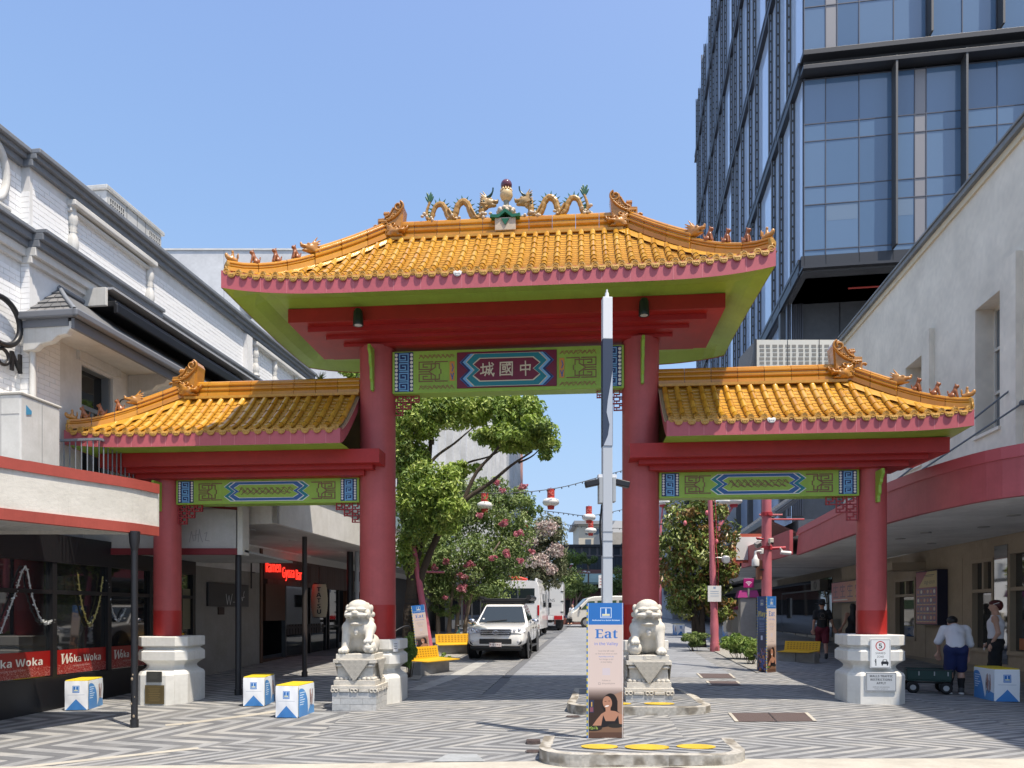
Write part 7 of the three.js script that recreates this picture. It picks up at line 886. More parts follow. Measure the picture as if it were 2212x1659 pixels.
{
  const Z = 19, g = gy(at(885, 0, Z).x, -Z), t = thing('street_tree', 'large light green street tree with a fairy-light wrapped trunk behind the gate column', 'tree', [0, 0, 0]);
  part('trunk', [limb([V(at(884, 0, Z).x, g - .1, -Z), at(886, 1330, Z), at(892, 1260, Z), at(890, 1215, Z)], .2, .15), LIM([[891, 1225], [880, 1170], [868, 1100], [862, 1040], [866, 960]], Z, .12, .04), LIM([[892, 1230], [908, 1175], [915, 1100], [926, 1010], [934, 930], [950, 880]], Z, .12, .03, .05)], bark, t);
  part('branch', [LIM([[898, 1280], [915, 1230], [950, 1150], [1000, 1085], [1060, 1042], [1105, 1005], [1150, 975]], Z, .12, .02, -.1), LIM([[1000, 1085], [1030, 1020], [1070, 975], [1105, 930], [1150, 895]], Z - .3, .06, .015), LIM([[928, 1060], [965, 1030], [1010, 1000], [1060, 985], [1100, 960]], Z, .05, .012), LIM([[890, 1120], [930, 1000], [985, 955], [1020, 925]], Z, .06, .015), LIM([[934, 960], [935, 900], [960, 860]], Z, .05, .015), LIM([[1120, 1000], [1150, 985], [1175, 960]], Z - .4, .03, .01)], bark, t);
  part('wrapped_lights', [...Array(16)].map((_, i) => mv(new THREE.TorusGeometry(lerp(.215, .165, i / 16), .008, 4, 20), at(lerp(884, 891, i / 16), 0, Z).x, g + .25 + i * .105, -Z, Math.PI / 2 + .08, 0, 0)), mat([.02, .02, .02], .6), t);
  leaves(CL([[905, 905, 48, 55], [958, 885, 62, 40, .3], [1030, 878, 60, 32, .6], [1092, 890, 42, 34], [1142, 893, 34, 34, -.3], [1152, 935, 46, 32, -.5], [1108, 945, 50, 30, -.2], [1060, 945, 40, 20], [1178, 962, 24, 26, -.6], [885, 1000, 36, 44], [930, 1052, 56, 44, -.4], [898, 1105, 46, 54, -.3], [962, 1105, 44, 40, -.6], [1000, 1015, 30, 16], [888, 1190, 30, 52, .2], [866, 940, 30, 62], [760, 800, 22, 16, 1], [820, 860, 60, 60, 1.5]], Z, 1.75, .9), .145, [leafMat([.33, .45, .065]), leafMat([.24, .36, .05]), leafMat([.14, .23, .035]), leafMat([.42, .51, .11])], t);
}
function crape(label, Z, clumps, trunks, mats, flowers, fm, dens, size) {
  const t = thing('crape_myrtle', label, 'tree', [0, 0, 0]);
  part('trunk', trunks.map(l => { const b = l[0], x = at(b[0], 0, Z).x; return limb([V(x, gy(x, -Z) - .1, -Z), ...l.slice(1).map(q => at(q[0], q[1], Z))], .09, .03); }), barkPale, t);
  leaves(CL(clumps, Z, dens), size, mats, t); leaves(CL(flowers, Z - .8, 1.9, .5), size * .8, fm, t, 'blossom', .4, .62, 14);
}
const pinkF = [leafMat([.60, .20, .25], .8, .25), leafMat([.52, .15, .20], .8, .25), leafMat([.66, .32, .35], .8, .25)], oliveL = [leafMat([.15, .23, .045]), leafMat([.21, .29, .065]), leafMat([.09, .15, .03]), leafMat([.26, .33, .10])];
crape('pink flowering crape myrtle with several slender trunks behind the white pickup', 25, [[935, 1180, 50, 44], [990, 1130, 55, 45, .5], [1050, 1110, 60, 44, 1], [1098, 1155, 50, 46, 1], [1000, 1210, 70, 52], [1080, 1222, 60, 50, 1], [942, 1255, 48, 42], [1040, 1275, 55, 30], [1112, 1085, 40, 28, 1.5], [1000, 1062, 50, 30, 1], [1060, 1060, 40, 26, 1.3], [960, 1305, 28, 26], [1150, 1100, 22, 24, 2]], [[955, 0], [962, 1330], [975, 1260], [990, 1190]].length ? [[[968, 0], [972, 1330], [980, 1260], [1000, 1180]], [[985, 0], [990, 1320], [1005, 1250], [1040, 1160]], [[1000, 0], [1010, 1320], [1030, 1250], [1080, 1170]], [[948, 0], [945, 1320], [938, 1250], [945, 1180]]] : [], oliveL, [[1000, 1272, 14, 10], [965, 1212, 12, 8], [1012, 1222, 14, 9], [1090, 1130, 12, 9], [1120, 1152, 12, 9], [1132, 1052, 14, 8], [1088, 1058, 10, 7], [955, 1060, 14, 8], [1065, 1205, 10, 8], [1095, 1198, 12, 12], [1000, 1245, 14, 9], [1125, 1210, 10, 9], [940, 1225, 10, 8], [1150, 1192, 8, 8], [960, 1292, 8, 6], [1034, 1112, 12, 7], [905, 1190, 8, 7], [1070, 1042, 12, 7]].map(q => [q[0], q[1], q[2] * .8, q[3] * .8]), pinkF, 1.1, .14);
crape('pale blossoming crape myrtle behind the white box truck', 34, [[1140, 1195, 40, 42], [1175, 1162, 40, 42], [1192, 1210, 34, 36], [1152, 1242, 42, 32], [1198, 1140, 20, 26], [1205, 1245, 24, 22], [1110, 1230, 40, 34]], [[[1150, 0], [1150, 1330], [1160, 1270], [1175, 1200]], [[1140, 0], [1132, 1310], [1130, 1240]]], [leafMat([.19, .21, .10]), leafMat([.13, .16, .06]), leafMat([.26, .26, .15])], [[1140, 1165, 26, 18], [1180, 1140, 22, 16], [1198, 1190, 18, 14], [1160, 1210, 26, 16], [1190, 1230, 14, 10], [1120, 1210, 16, 12]], [leafMat([.66, .60, .54], .8, .2), leafMat([.60, .46, .42], .8, .2)], 1.2, .2);
{
  const Z = 26, t = thing('magnolia_tree', 'dark glossy magnolia with rusty leaf undersides beside the pale pink pole', 'tree', [0, 0, 0]), B = (u) => { const x = at(u, 0, Z).x; return V(x, gy(x, -Z) - .1, -Z); };
  part('trunk', [limb([B(1508), at(1506, 1345, Z), at(1492, 1305, Z), at(1470, 1270, Z), at(1462, 1230, Z)], .12, .04), limb([B(1518), at(1516, 1340, Z), at(1520, 1290, Z), at(1530, 1220, Z), at(1520, 1130, Z)], .14, .04), limb([B(1502), at(1498, 1350, Z), at(1500, 1290, Z), at(1495, 1200, Z)], .1, .04)], mat([.09, .07, .055], .9, { tex: 'grain', size: .4, bump: .015, bsize: .15 }), t);
  const gl = (c) => mat(c, .38, { side: THREE.DoubleSide, tex: undefined }); leaves(CL([[1500, 1108, 55, 36], [1468, 1172, 46, 46], [1548, 1172, 44, 46], [1506, 1200, 70, 52], [1458, 1240, 40, 42], [1552, 1242, 40, 46], [1502, 1290, 60, 42], [1544, 1312, 38, 28], [1468, 1300, 36, 30], [1530, 1100, 40, 26]], Z, .62, 1), .2, [gl([.12, .17, .03]), gl([.19, .24, .05]), gl([.28, .31, .10]), gl([.25, .15, .045])], t, 'crown', .35);
  part('red_lantern_bit', [[1527, 1108], [1548, 1170], [1480, 1130]].map(([u, v]) => { const p = at(u, v, Z - 1.2); return sph(p.x, p.y, p.z, .06, .09, .06, 8, 6); }), mat([.62, .16, .18], .6), t);  // small red balls standing in for bits of red lantern among the leaves
}
const shrub = (name, label, u, v, ru, rv, Z, size, mats, dens, cat = 'shrub') => { const x = at(u, 0, Z).x, y = gy(x, -Z), t = thing(name, label, cat, [0, 0, 0]); part('stem', [...Array(7)].map(() => { const a = rr(-.7, .7) * ru * Z / PX; return rod([x + a * .4, y - .02, -Z + rr(-.1, .1)], [x + a, y + rr(.5, .9) * rv * 1.7 * Z / PX, -Z + rr(-.2, .2)], .012, .006, 5); }), bark, t); leaves(CL([[u, v, ru, rv]], Z, dens, .7), size, mats, t, 'foliage', .3); };
const brightL = [leafMat([.22, .33, .05]), leafMat([.14, .24, .035]), leafMat([.28, .37, .08])];
shrub('leafy_shrub', 'feathery bright green shrub in the white gravel before the grey kiosk', 1598, 1392, 36, 20, 21, .13, brightL, 2.6); shrub('leafy_shrub', 'smaller bright shrub tucked against the Play and Eat totem', 1622, 1405, 22, 16, 19.5, .12, brightL, 2.8); shrub('leafy_shrub', 'low dark green ground shrub at the foot of the magnolia', 1503, 1381, 26, 13, 24, .13, oliveL, 2.8); shrub('leafy_shrub', 'upright light green shrub squeezed behind the white gate column base', 884, 1405, 13, 32, 16.4, .1, brightL, 2.4); shrub('leafy_shrub', 'tuft of green leaves beneath the nearest yellow bench', 962, 1418, 12, 7, 19.5, .09, brightL, 2.2);
shrub('leafy_shrub', 'little dark shrub at the edge of the shaded gravel by the far bench', 1012, 1392, 10, 10, 24, .1, oliveL, 2.4);
function farTree(label, u, v, ru, rv, Z, mats, dens) { const t = thing('small_tree', label, 'tree', [0, 0, 0]), x = at(u, 0, Z).x; part('trunk', [limb([V(x, gy(x, -Z) - .1, -Z), at(u + 2, v + rv, Z), at(u - 4, v, Z)], .12, .05), limb([at(u + 1, v + rv * 1.3, Z), at(u + ru * .4, v + rv * .4, Z), at(u + ru * .5, v, Z)], .07, .03)], barkPale, t); leaves(CL([[u, v, ru, rv], [u - ru * .5, v + rv * .2, ru * .6, rv * .6], [u + ru * .5, v + rv * .2, ru * .6, rv * .6]], Z, dens), .28, mats, t); }
farTree('small round leafed tree between the box truck and the silver van', 1243, 1262, 40, 30, 58, oliveL, 1.4); farTree('dark small tree half hidden by the gate column at the far end', 1338, 1262, 26, 30, 60, [oliveL[0], oliveL[2]], 1.4); farTree('bright green tree before the dark glass hall', 1232, 1210, 18, 22, 78, brightL, 1.8); farTree('green treetop with lanterns before the dark glass hall', 1268, 1205, 20, 16, 80, oliveL, 1.8);
// small weed on the roof ridge
{ const w = thing('roof_weed', 'small weed sprouting from the yellow ridge tiles of the lower roof', 'weed', [0, 0, 0]); const p = at(694, 816, 13.35); part('leaf_blade', [...Array(18)].map(() => rod([p.x, p.y - .06, p.z + .1], [p.x + rr(-.13, .13), p.y + rr(-.02, .09), p.z + .1 + rr(-.1, .1)], .008, .003, 4)), mat([.13, .18, .035], .8), w); }
// white gravel beds
{
  const gm = mat([.62, .60, .54], .95, { tex: 'grain', size: .35, bump: .02, bsize: .12 }); const bed = (pts) => { const P = pts.map(([u, Z]) => { const x = at(u, 0, Z).x; return V(x, gy(x, -Z) + .022, -Z); }); const l = []; for (let i = 1; i < P.length - 1; i++) l.push(P[0], P[i], P[i + 1]); const g = tri(l); if (g.attributes.normal.getY(0) < 0) { flip(g); g.computeVertexNormals(); } return g; };
  const o = part(numbered('white_gravel'), [bed([[1528, 25.5], [1612, 26], [1650, 18.2], [1636, 17.2], [1588, 20]]), bed([[866, 16], [905, 16], [930, 18.6], [920, 20], [872, 18]]), bed([[945, 20], [975, 20], [1030, 24.5], [1012, 26], [940, 23]])], gm, scene); o.userData = { kind: 'stuff', label: 'white gravel in the planting beds along the street', category: 'gravel' };
}
// ---------- pink street poles ----------
const polePink = mat([.62, .18, .22], .5, { tex: 'dirt', size: 1.6 }), poleRed = mat([.45, .04, .055], .5), plastic = mat([.72, .72, .70], .4), lensBlack = mat([.015, .015, .018], .1);
{
  const Z = 24, x = at(1544, 0, Z).x, y = gy(x, -Z), h = at(0, 1060, Z).y - y, o = thing('pink_pole', 'tapering leaning pale pink pole carrying a white notice before the magnolia', 'pole', [x, y, -Z]); const tx = at(1533, 0, Z).x - x;
  part('shaft', limb([[0, 0, 0], [tx * .15, h * .25, 0], [tx * .5, h * .6, 0], [tx, h, 0], [tx * 1.5, h * 1.45, 0]], .155, .05), polePink, o); part('notice_board', box(-.27, at(0, 1300, Z).y - y, .16, .16, at(0, 1266, Z).y - y, .175, .004), plastic, o); part('notice_print', [box(-.09, at(0, 1272, Z).y - y, .175, -.02, at(0, 1268, Z).y - y, .178), ...[1278, 1283, 1288].map(v => box(-.19, at(0, v, Z).y - y, .175, .08, at(0, v, Z).y - y + .012, .178))], mat([.25, .36, .52], .5), o);
  part('spotlight', [mv(lathe([[0, 0], [.1, 0], [.125, .06], [.13, .2], [.1, .24], [0, .24]], 18), .28, at(0, 1208, Z).y - y, .12, Math.PI / 2 + .2, .2, 0), rod([.03, at(0, 1205, Z).y - y, .05], [.25, at(0, 1205, Z).y - y, .05], .02)], mat([.5, .5, .5], .35, { metalness: .4 }), o); part('lens', mv(cyl(.1, .1, 0, .01, 0, 0, 18), .285, at(0, 1208, Z).y - y - .05, .37, Math.PI / 2 + .2, .2, 0), lensM, o); part('cable', tube([[-.02, h * .98, .09], [.02, h * .7, .12], [.0, h * .68, .13], [.08, h * .5, .14], [.04, h * .35, .16]], .012, 5), poleRed, o);
}
{
  const Z = 17.75, x = at(1656, 0, Z).x, y = gy(x, -Z), Y = (v) => at(0, v, Z).y - y, k = Z / PX, o = thing('pink_pole', 'stout pink pole with red clamps and security cameras rising from the banner totem', 'pole', [x, y, -Z]);
  part('shaft', cyl(.125, .105, 0, 6.2, 0, 0, 28), polePink, o); part('clamp', [1111, 1184].flatMap(v => [cyl(.135, .135, Y(v + 4), Y(v - 4), 0, 0, 24), box(-.02, Y(v + 3), .12, .02, Y(v - 3), .17)]), poleRed, o);
  for (const a of [rod([.1, Y(1185), .05], [.42, Y(1184), .1], .035), rod([-.1, Y(1165), .05], [-.28, Y(1163), .1], .02), rod([.1, Y(1122), .0], [.9, Y(1122), .0], .02)]) part('side_arm', a, poleRed, o);
  const dc = thing('dome_camera', 'white dome security camera with a black globe hanging from the stout pink pole', 'camera', [x, y, -Z]); const cx = (1629 - 1656) * k; part('mount_arm', [tube([[-.12, Y(1192), .05], [cx * .6, Y(1191), .08], [cx, Y(1193), .1], [cx, Y(1202), .1]], .028, 8), box(-.16, Y(1197), .0, -.1, Y(1185), .1, .01)], plastic, dc); part('housing', mv(lathe([[0, .14], [.03, .14], [.05, .06], [.085, .03], [.088, -.1], [.08, -.13]], 20), cx, Y(1212), .1), plastic, dc); part('globe', sph(cx, Y(1220), .1, .076, .085, .076, 18, 14), lensBlack, dc);
  const c2 = thing('bullet_camera', 'small cream box camera on the front of the stout pink pole', 'camera', [x, y, -Z]); part('housing', [cbox(.03, Y(1170), .2, .1, .12, .14, .02), rod([0, Y(1182), .1], [.03, Y(1175), .18], .015)], mat([.6, .57, .48], .5), c2); part('lens', cbox(.04, Y(1176), .275, .06, .06, .02, .01), lensBlack, c2);
  const c3 = thing('bullet_camera', 'white bullet camera at the end of the red arm on the pink pole', 'camera', [x, y, -Z]); part('housing', mv(cyl(.045, .05, 0, .24, 0, 0, 14), .3, Y(1194), .1, 0, 0, -Math.PI / 2 - .1), plastic, c3); part('mount', rod([.28, Y(1184), .1], [.36, Y(1193), .1], .02), plastic, c3);
  const c4 = thing('pole_floodlight', 'dark bracketed floodlight on the wifi kiosk side of the pink pole', 'lamp', [x, y, -Z]); part('lamp_head', mv(cbox(0, 0, 0, .14, .12, .12, .02), -.24, Y(1177), .1, .4, .3, .4), mat([.22, .2, .19], .4), c4); part('bracket', rod([-.12, Y(1166), .06], [-.26, Y(1166), .1], .015), steelDark, c4);
  const c5 = thing('pole_speaker', 'small brown speaker box strapped behind the pink pole', 'speaker', [x, y, -Z]); part('box', cbox((1643 - 1656) * k - .03, Y(1231), -.03, .12, .46, .14, .01), mat([.25, .10, .055], .6), c5); part('strap', cbox(-.1, Y(1231), -.02, .16, .03, .2), steelDark, c5);
}
// slanted pole behind the big tree and twin lamp poles
{
  const Z = 18.9, a = at(934, 1420, Z), b = at(893, 1180, Z), o = thing('pink_pole', 'slanted dusky pink pole leaning past the trunk of the big street tree', 'pole', [0, 0, 0]); part('shaft', rod([a.x, gy(a.x, a.z), a.z], b.toArray(), .1, .07, 16), mat([.50, .12, .17], .5), o); part('side_arm', rod(at(905, 1235, Z).toArray(), at(960, 1236, Z).toArray(), .025), mat([.45, .12, .16], .5), o);
}
function lampPole(label, u, Z, v0, heads, lean) {
  const x = at(u, 0, Z).x, y = gy(x, -Z), o = thing('lamp_pole', label, 'street lamp', [0, 0, 0]); const t = at(u + lean, v0, Z); part('pole', rod([x, y, -Z], t.toArray(), .1, .06, 12), polePink, o);
  heads.forEach(([hu, hv, w]) => { const p = at(hu, hv, Z), r = w * Z / PX / 2; const h = part('lamp_head', mv(lathe([[0, .4], [.5, .38], [.92, .2], [1, 0], [.92, -.22], [.55, -.38], [0, -.38]], 24), p.x, p.y, p.z, 0, 0, 0, r), plastic, o); part('lamp_collar', cyl(r * .45, r * .5, p.y - r * .68, p.y - r * .38, p.x, p.z, 16), poleRed, h); part('arm', rod([p.x, p.y - r * .5, p.z], t.toArray(), .04, .05, 8), polePink, o); }); return o;
}
lampPole('twin headed pink street lamp behind the magnolia crown', 1545, 30, 1140, [[1562, 1084, 34], [1585, 1083, 36]], 8);
lampPole('pink street lamp showing one white head past the gate column', 1425, 34, 1140, [[1432, 1085, 30]], 2);
lampPole('distant pink lamp pole with white heads beside the box truck', 1219, 62, 1245, [[1235, 1219, 8], [1225, 1230, 8]], -2);
lampPole('distant short pink lamp pole in front of the green roof', 1238, 66, 1236, [[1240, 1247, 8], [1263, 1235, 9], [1272, 1236, 7]], 0);
// ---------- lantern strings ----------
{
  const wire = (label, pts, Z, Z2, r = .014) => { const P = pts.map(([u, v], i) => at(u, v, lerp(Z, Z2, i / (pts.length - 1)))); const w = thing('light_string', label, 'light string'); part('wire', tube(P, r, 5, 40), steelDark, w); const c = new THREE.CatmullRomCurve3(P); part('bulb', steps(.03, .97, 26).map(k => { const p = c.getPoint(k); return sph(p.x, p.y - .035, p.z, .022, .03, .022, 6, 5); }), steelDark, w); };
  wire('uppermost light string sagging from the big tree towards the grey pole', [[950, 1052], [1030, 1064], [1120, 1064], [1210, 1053], [1290, 1032], [1350, 1015]], 24, 26); wire('middle pale light string dipping behind the lanterns', [[985, 1060], [1060, 1086], [1150, 1100], [1215, 1108], [1272, 1114], [1350, 1100]], 27, 30); wire('lowest light string crossing the sky above the far hall', [[1080, 1108], [1150, 1122], [1215, 1132], [1255, 1137], [1350, 1142]], 33, 36); wire('short light string across the gap beside the magnolia', [[1410, 1128], [1430, 1131], [1455, 1128], [1490, 1118]], 32, 32);
  const wht = mat([.74, .735, .70], .5, { physical: true, transmission: .15, thickness: 0 }), red = mat([.48, .045, .035], .5), red2 = mat([.6, .2, .16], .5);
  let proto; [[1047, 1065, 32, 25, 'shaded red and white lantern against the leaves, nearest the big tree'], [1077, 1080, 30, 27, 'red and white lantern just beside the shaded one, in sunlight'], [1190, 1056, 34, 25.5, 'largest red and white lantern, hanging alone against the sky'], [1272, 1094, 28, 29.5, 'upper red and white lantern of the close pair by the grey pole'], [1276, 1126, 24, 35, 'lower, smaller red and white lantern of the close pair by the grey pole'], [1135, 1106, 26, 33, 'small shaded red and white lantern among the pale blossom'], [1404, 1075, 26, 33, 'red and white lantern edge peeping past the gate column']].forEach(([u, v, w, Z, label]) => {
    const p = at(u, v, Z), k = w * Z / PX, H2 = k * 1.32; if (!proto) { proto = thing('lantern', label, 'lantern', [0, 0, 0], 0, 'red and white lanterns strung over the street'); part('drum', cyl(.235, .235, -.66, 0, 0, 0, 20), red, proto); part('shade', mv(lathe([[0, .25], [.3, .25], [.47, .17], [.54, 0], [.47, -.15], [.3, -.22], [0, -.22]], 26), 0, -.86, 0), wht, proto); part('foot', cyl(.2, .24, -1.3, -1.04, 0, 0, 20), red, proto); part('motif', [-.2, .2].map(a => mv(new THREE.TorusGeometry(.1, .018, 5, 14), Math.sin(a * 3) * .2, -.33, .2, 0, a * 3, 0)), red2, proto); part('hook', rod([0, 0, 0], [0, .1, 0], .015), steelDark, proto); proto.scale.setScalar(k); proto.position.copy(p); }
    else { const c = copy(proto, p.toArray(), rr(-.5, .5), label); c.scale.setScalar(k); }
  });
}
// ---------- kiosk and cabinets ----------
{
  const Z = 25, X = (u) => at(u, 0, Z).x, Y = (v) => at(0, v, Z).y, x = X(1614), y = gy(x, -Z), o = thing('wireless_kiosk', 'grey street cabinet with a magenta hood and a wireless symbol sign', 'kiosk', [x, y, -Z], R(-6)); const mag = mat([.38, .035, .20], .45), g = mat([.33, .33, .325], .5, { tex: 'dirt', size: 1 });
  part('cabinet', box(-.26, 0, -.2, .26, Y(1291) - y, .2, .02), g, o); part('hood', loft([[[-.36, 1.62, -.24], [.36, 1.62, -.24], [.36, 1.62, .24], [-.36, 1.62, .24]], [[-.28, 1.86, -.2], [.28, 1.86, -.2], [.28, 1.86, .2], [-.28, 1.86, .2]]].map(r => r.map(p => [p[0], p[1] - 1.62 + Y(1291) - y, p[2]]))), mag, o); part('sign_post', box(-.03, Y(1291) - y, .2, .03, Y(1268) - y, .24), g, o);
  const tx = canvasTex(128, 128, (c, W) => { c.fillStyle = '#a8196f'; c.fillRect(0, 0, W, W); c.strokeStyle = '#f1eef0'; c.fillStyle = '#f1eef0'; c.lineWidth = 9; for (const r of [18, 36, 54]) { c.beginPath(); c.arc(64, 98, r, -2.36, -.78); c.stroke(); } c.beginPath(); c.arc(64, 96, 7, 0, 7); c.fill(); }); part('symbol_board', box(-.17, Y(1270) - y, .2, .17, Y(1250) - y, .25, .01), mag, o); part('symbol_print', sheet(.32, Y(1250) - Y(1270) - .02, Y(1270) - y + .01, .252), printMat(tx), o);
  const c2 = thing('telephone_cabinet', 'cream cabinet with a faded pink cap behind the wireless kiosk', 'cabinet', [at(1583, 0, 27).x, gy(at(1583, 0, 27).x, -27), -27]); part('cabinet', [box(-.12, 0, -.25, .3, 1.3, .25, .03), box(-.3, .5, -.2, -.1, 1.2, .2, .02)], mat([.55, .53, .47], .5), c2); part('cap', box(-.14, 1.3, -.27, .32, 1.42, .27, .02), mat([.45, .10, .16], .5), c2);
  const n = thing('street_notice', 'white notice on a thin post in front of the far brick hall', 'sign', [at(1296, 0, 52).x, gy(at(1296, 0, 52).x, -52), -52]); part('post', cyl(.03, .03, 0, 3.2, .1, 0, 8), mat([.5, .5, .5], .5), n); part('plate', box(-.1, 2.4, .03, .22, 3.3, .05), plastic, n); part('print', [2.6, 2.8, 3.0].map(y2 => box(-.02, y2, .05, .14, y2 + .06, .055)), mat([.4, .1, .1], .5), n);
}
// ---------- vehicles ----------
const carWhite = mat([.78, .77, .74], .3, { physical: true, clearcoat: 1, clearcoatRoughness: .04 }), vanWhite = mat([.78, .785, .79], .35, { physical: true, clearcoat: .6 }), carGlass = mat([.02, .028, .032], .03, { physical: true, ior: 1.6 }), rubber = mat([.015, .015, .016], .85), rimM = mat([.35, .35, .36], .35, { metalness: .7 }), chrome = mat([.7, .7, .72], .12, { metalness: 1 }), carBlack = mat([.015, .015, .016], .4), tailRed = mat([.45, .012, .015], .25), lampGlass = mat([.55, .56, .58], .12, { physical: true, clearcoat: 1 });
const wheel = (o, x, z, r, w, steer = 0) => { const g = new THREE.Group(); g.name = 'wheel'; g.position.set(x, r, z); g.rotation.y = steer; o.add(g); part('tyre', mv(lathe([[r * .62, -w / 2], [r * .9, -w / 2], [r, -w * .32], [r, w * .32], [r * .9, w / 2], [r * .62, w / 2]], 28), 0, 0, 0, 0, 0, Math.PI / 2), rubber, g); part('rim', [mv(cyl(r * .63, r * .63, -w * .3, w * .3, 0, 0, 24), 0, 0, 0, 0, 0, Math.PI / 2), ...[...Array(6)].map((_, i) => mv(cbox(0, r * .33, 0, w * .86, r * .6, r * .14, .01), 0, 0, 0, i * Math.PI / 3, 0, 0))], rimM, g); };
const sect = (z, hw, yb, yt, cr = .1) => { const p = []; const P = [[hw * .86, yb], [hw, yb + .12], [hw * 1.0, (yb + yt) / 2], [hw * .985, yt - cr], [hw * .94, yt - cr * .35], [hw * .82, yt], [0, yt + .02]]; P.forEach(q => p.push(V(q[0], q[1], z))); P.slice(0, -1).reverse().forEach(q => p.push(V(-q[0], q[1], z))); return p; };
{
  const Z = 22.6, cx = at(1094, 0, Z).x, o = thing('pickup_truck', 'white double cab pickup with a dark roof rack facing the gate', 'pickup', [cx, gy(cx, -20.6) - .02, -Z], R(-7)); o.scale.setScalar(.9);
  part('body', loft([sect(-2.65, .86, .62, 1.1), sect(-2.55, .91, .52, 1.14), sect(-1.0, .925, .5, 1.15), sect(.55, .925, .46, 1.14), sect(1.0, .925, .46, 1.15), sect(1.7, .92, .46, 1.1), sect(2.2, .9, .44, 1.04), sect(2.42, .88, .44, .98), sect(2.54, .84, .46, .9), sect(2.6, .78, .5, .72)], true, true, true), carWhite, o);
  const cab = [[-.95, 1.08], [-.9, 1.66], [-.7, 1.78], [-.1, 1.81], [.25, 1.77], [.45, 1.7], [1.12, 1.12], [1.1, 1.05]], X = (y) => .86 - .26 * Math.max(0, (y - 1.1) / .7); part('cabin', loft([cab.map(q => V(-X(q[1]), q[1], q[0])), cab.map(q => V(-X(q[1]) * .85, q[1] + .012, q[0])), cab.map(q => V(X(q[1]) * .85, q[1] + .012, q[0])), cab.map(q => V(X(q[1]), q[1], q[0]))]), carWhite, o);
  part('windscreen', loft([[[-.76, 1.17, 1.085], [.76, 1.17, 1.085], [.6, 1.675, .5], [-.6, 1.675, .5]].map(p => V(...p)), [[-.76, 1.18, 1.11], [.76, 1.18, 1.11], [.6, 1.69, .52], [-.6, 1.69, .52]].map(p => V(...p))]), carGlass, o);
  for (const s of [-1, 1]) { const f = (z, y, e = .008) => V(s * (X(y) + e), y, z); part('side_window', [quad(f(.92, 1.17), f(.42, 1.64), f(.0, 1.68), f(.0, 1.17)), quad(f(-.08, 1.17), f(-.08, 1.68), f(-.72, 1.66), f(-.82, 1.17))], carGlass, o); part('door_seam', [cbox(s * .928, .86, .95, .006, .5, .012), cbox(s * .93, .86, -.05, .006, .5, .012), cbox(s * .93, .86, -.95, .006, .5, .012), cbox(s * .935, .98, .15, .03, .03, .16, .01), cbox(s * .935, .98, -.75, .03, .03, .16, .01)], carBlack, o);
    part('wing_mirror', [mv(sph(0, 0, 0, .13, .085, .07, 12, 8), s * 1.04, 1.2, .85), rod([s * .88, 1.14, .85], [s * .98, 1.18, .85], .03)], s > 0 ? chrome : chrome, o);
    part('headlight', loft([[[s * .44, .88, 2.57], [s * .44, .965, 2.53], [s * .86, 1.04, 2.3], [s * .9, .92, 2.34], [s * .78, .84, 2.53]].map(p => V(...p)), [[s * .44, .885, 2.605], [s * .44, .97, 2.57], [s * .87, 1.045, 2.34], [s * .915, .92, 2.38], [s * .79, .84, 2.57]].map(p => V(...p))].slice(0, 2)), lampGlass, o); part('headlight_eye', [sph(s * .72, .94, 2.5, .05, .05, .06, 12, 8), sph(s * .58, .93, 2.56, .04, .035, .04, 10, 8)], chrome, o);
    part('fog_light', [mv(cyl(.1, .1, 0, .03, 0, 0, 18), s * .7, .6, 2.56, Math.PI / 2, 0, 0)], carBlack, o); part('fog_lens', sph(s * .7, .6, 2.595, .05, .05, .02, 12, 8), lampGlass, o); part('wheel_arch', mv(cyl(.46, .46, 0, .03, 0, 0, 24), s * .905, .42, 1.62, 0, 0, -s * Math.PI / 2), carBlack, o); part('wheel_arch', mv(cyl(.46, .46, 0, .03, 0, 0, 24), s * .905, .42, -1.5, 0, 0, -s * Math.PI / 2), carBlack, o); wheel(o, s * .8, 1.62, .39, .26, -.22); wheel(o, s * .8, -1.5, .39, .26); part('side_step', box(s * .8, .36, -.9, s * .95, .42, .95, .02), carBlack, o); }
  part('grille', [box(-.46, .77, 2.5, .46, .98, 2.595, .02), box(-.5, .52, 2.55, .5, .69, 2.615, .03)], carBlack, o); part('grille_bar', [[.955, .5], [.9, .47], [.85, .45], [.79, .44]].map(([y, w]) => box(-w, y - .013, 2.56, w, y + .013, 2.625, .008)), chrome, o);
  part('emblem', [mv(new THREE.TorusGeometry(.085, .012, 6, 24), 0, .875, 2.635, 0, 0, 0, [1, .68, 1]), mv(new THREE.TorusGeometry(.045, .01, 6, 20), 0, .87, 2.638, 0, 0, 0, [.55, 1.1, 1]), mv(new THREE.TorusGeometry(.055, .01, 6, 20), 0, .895, 2.638, 0, 0, 0, [1, .35, 1])], chrome, o);
  const pl = canvasTex(192, 72, (c, W, H) => { c.fillStyle = '#e7e4e0'; c.fillRect(0, 0, W, H); c.strokeStyle = '#7c2027'; c.lineWidth = 4; c.strokeRect(3, 3, W - 6, H - 6); c.fillStyle = '#6d1f2a'; c.font = 'bold 44px sans-serif'; c.textAlign = 'center'; c.fillText('813 XKG', W / 2, 52); }); part('number_plate', box(-.19, .44, 2.6, .19, .565, 2.625), plastic, o); part('plate_print', sheet(.37, .12, .4425, 2.627), printMat(pl), o);
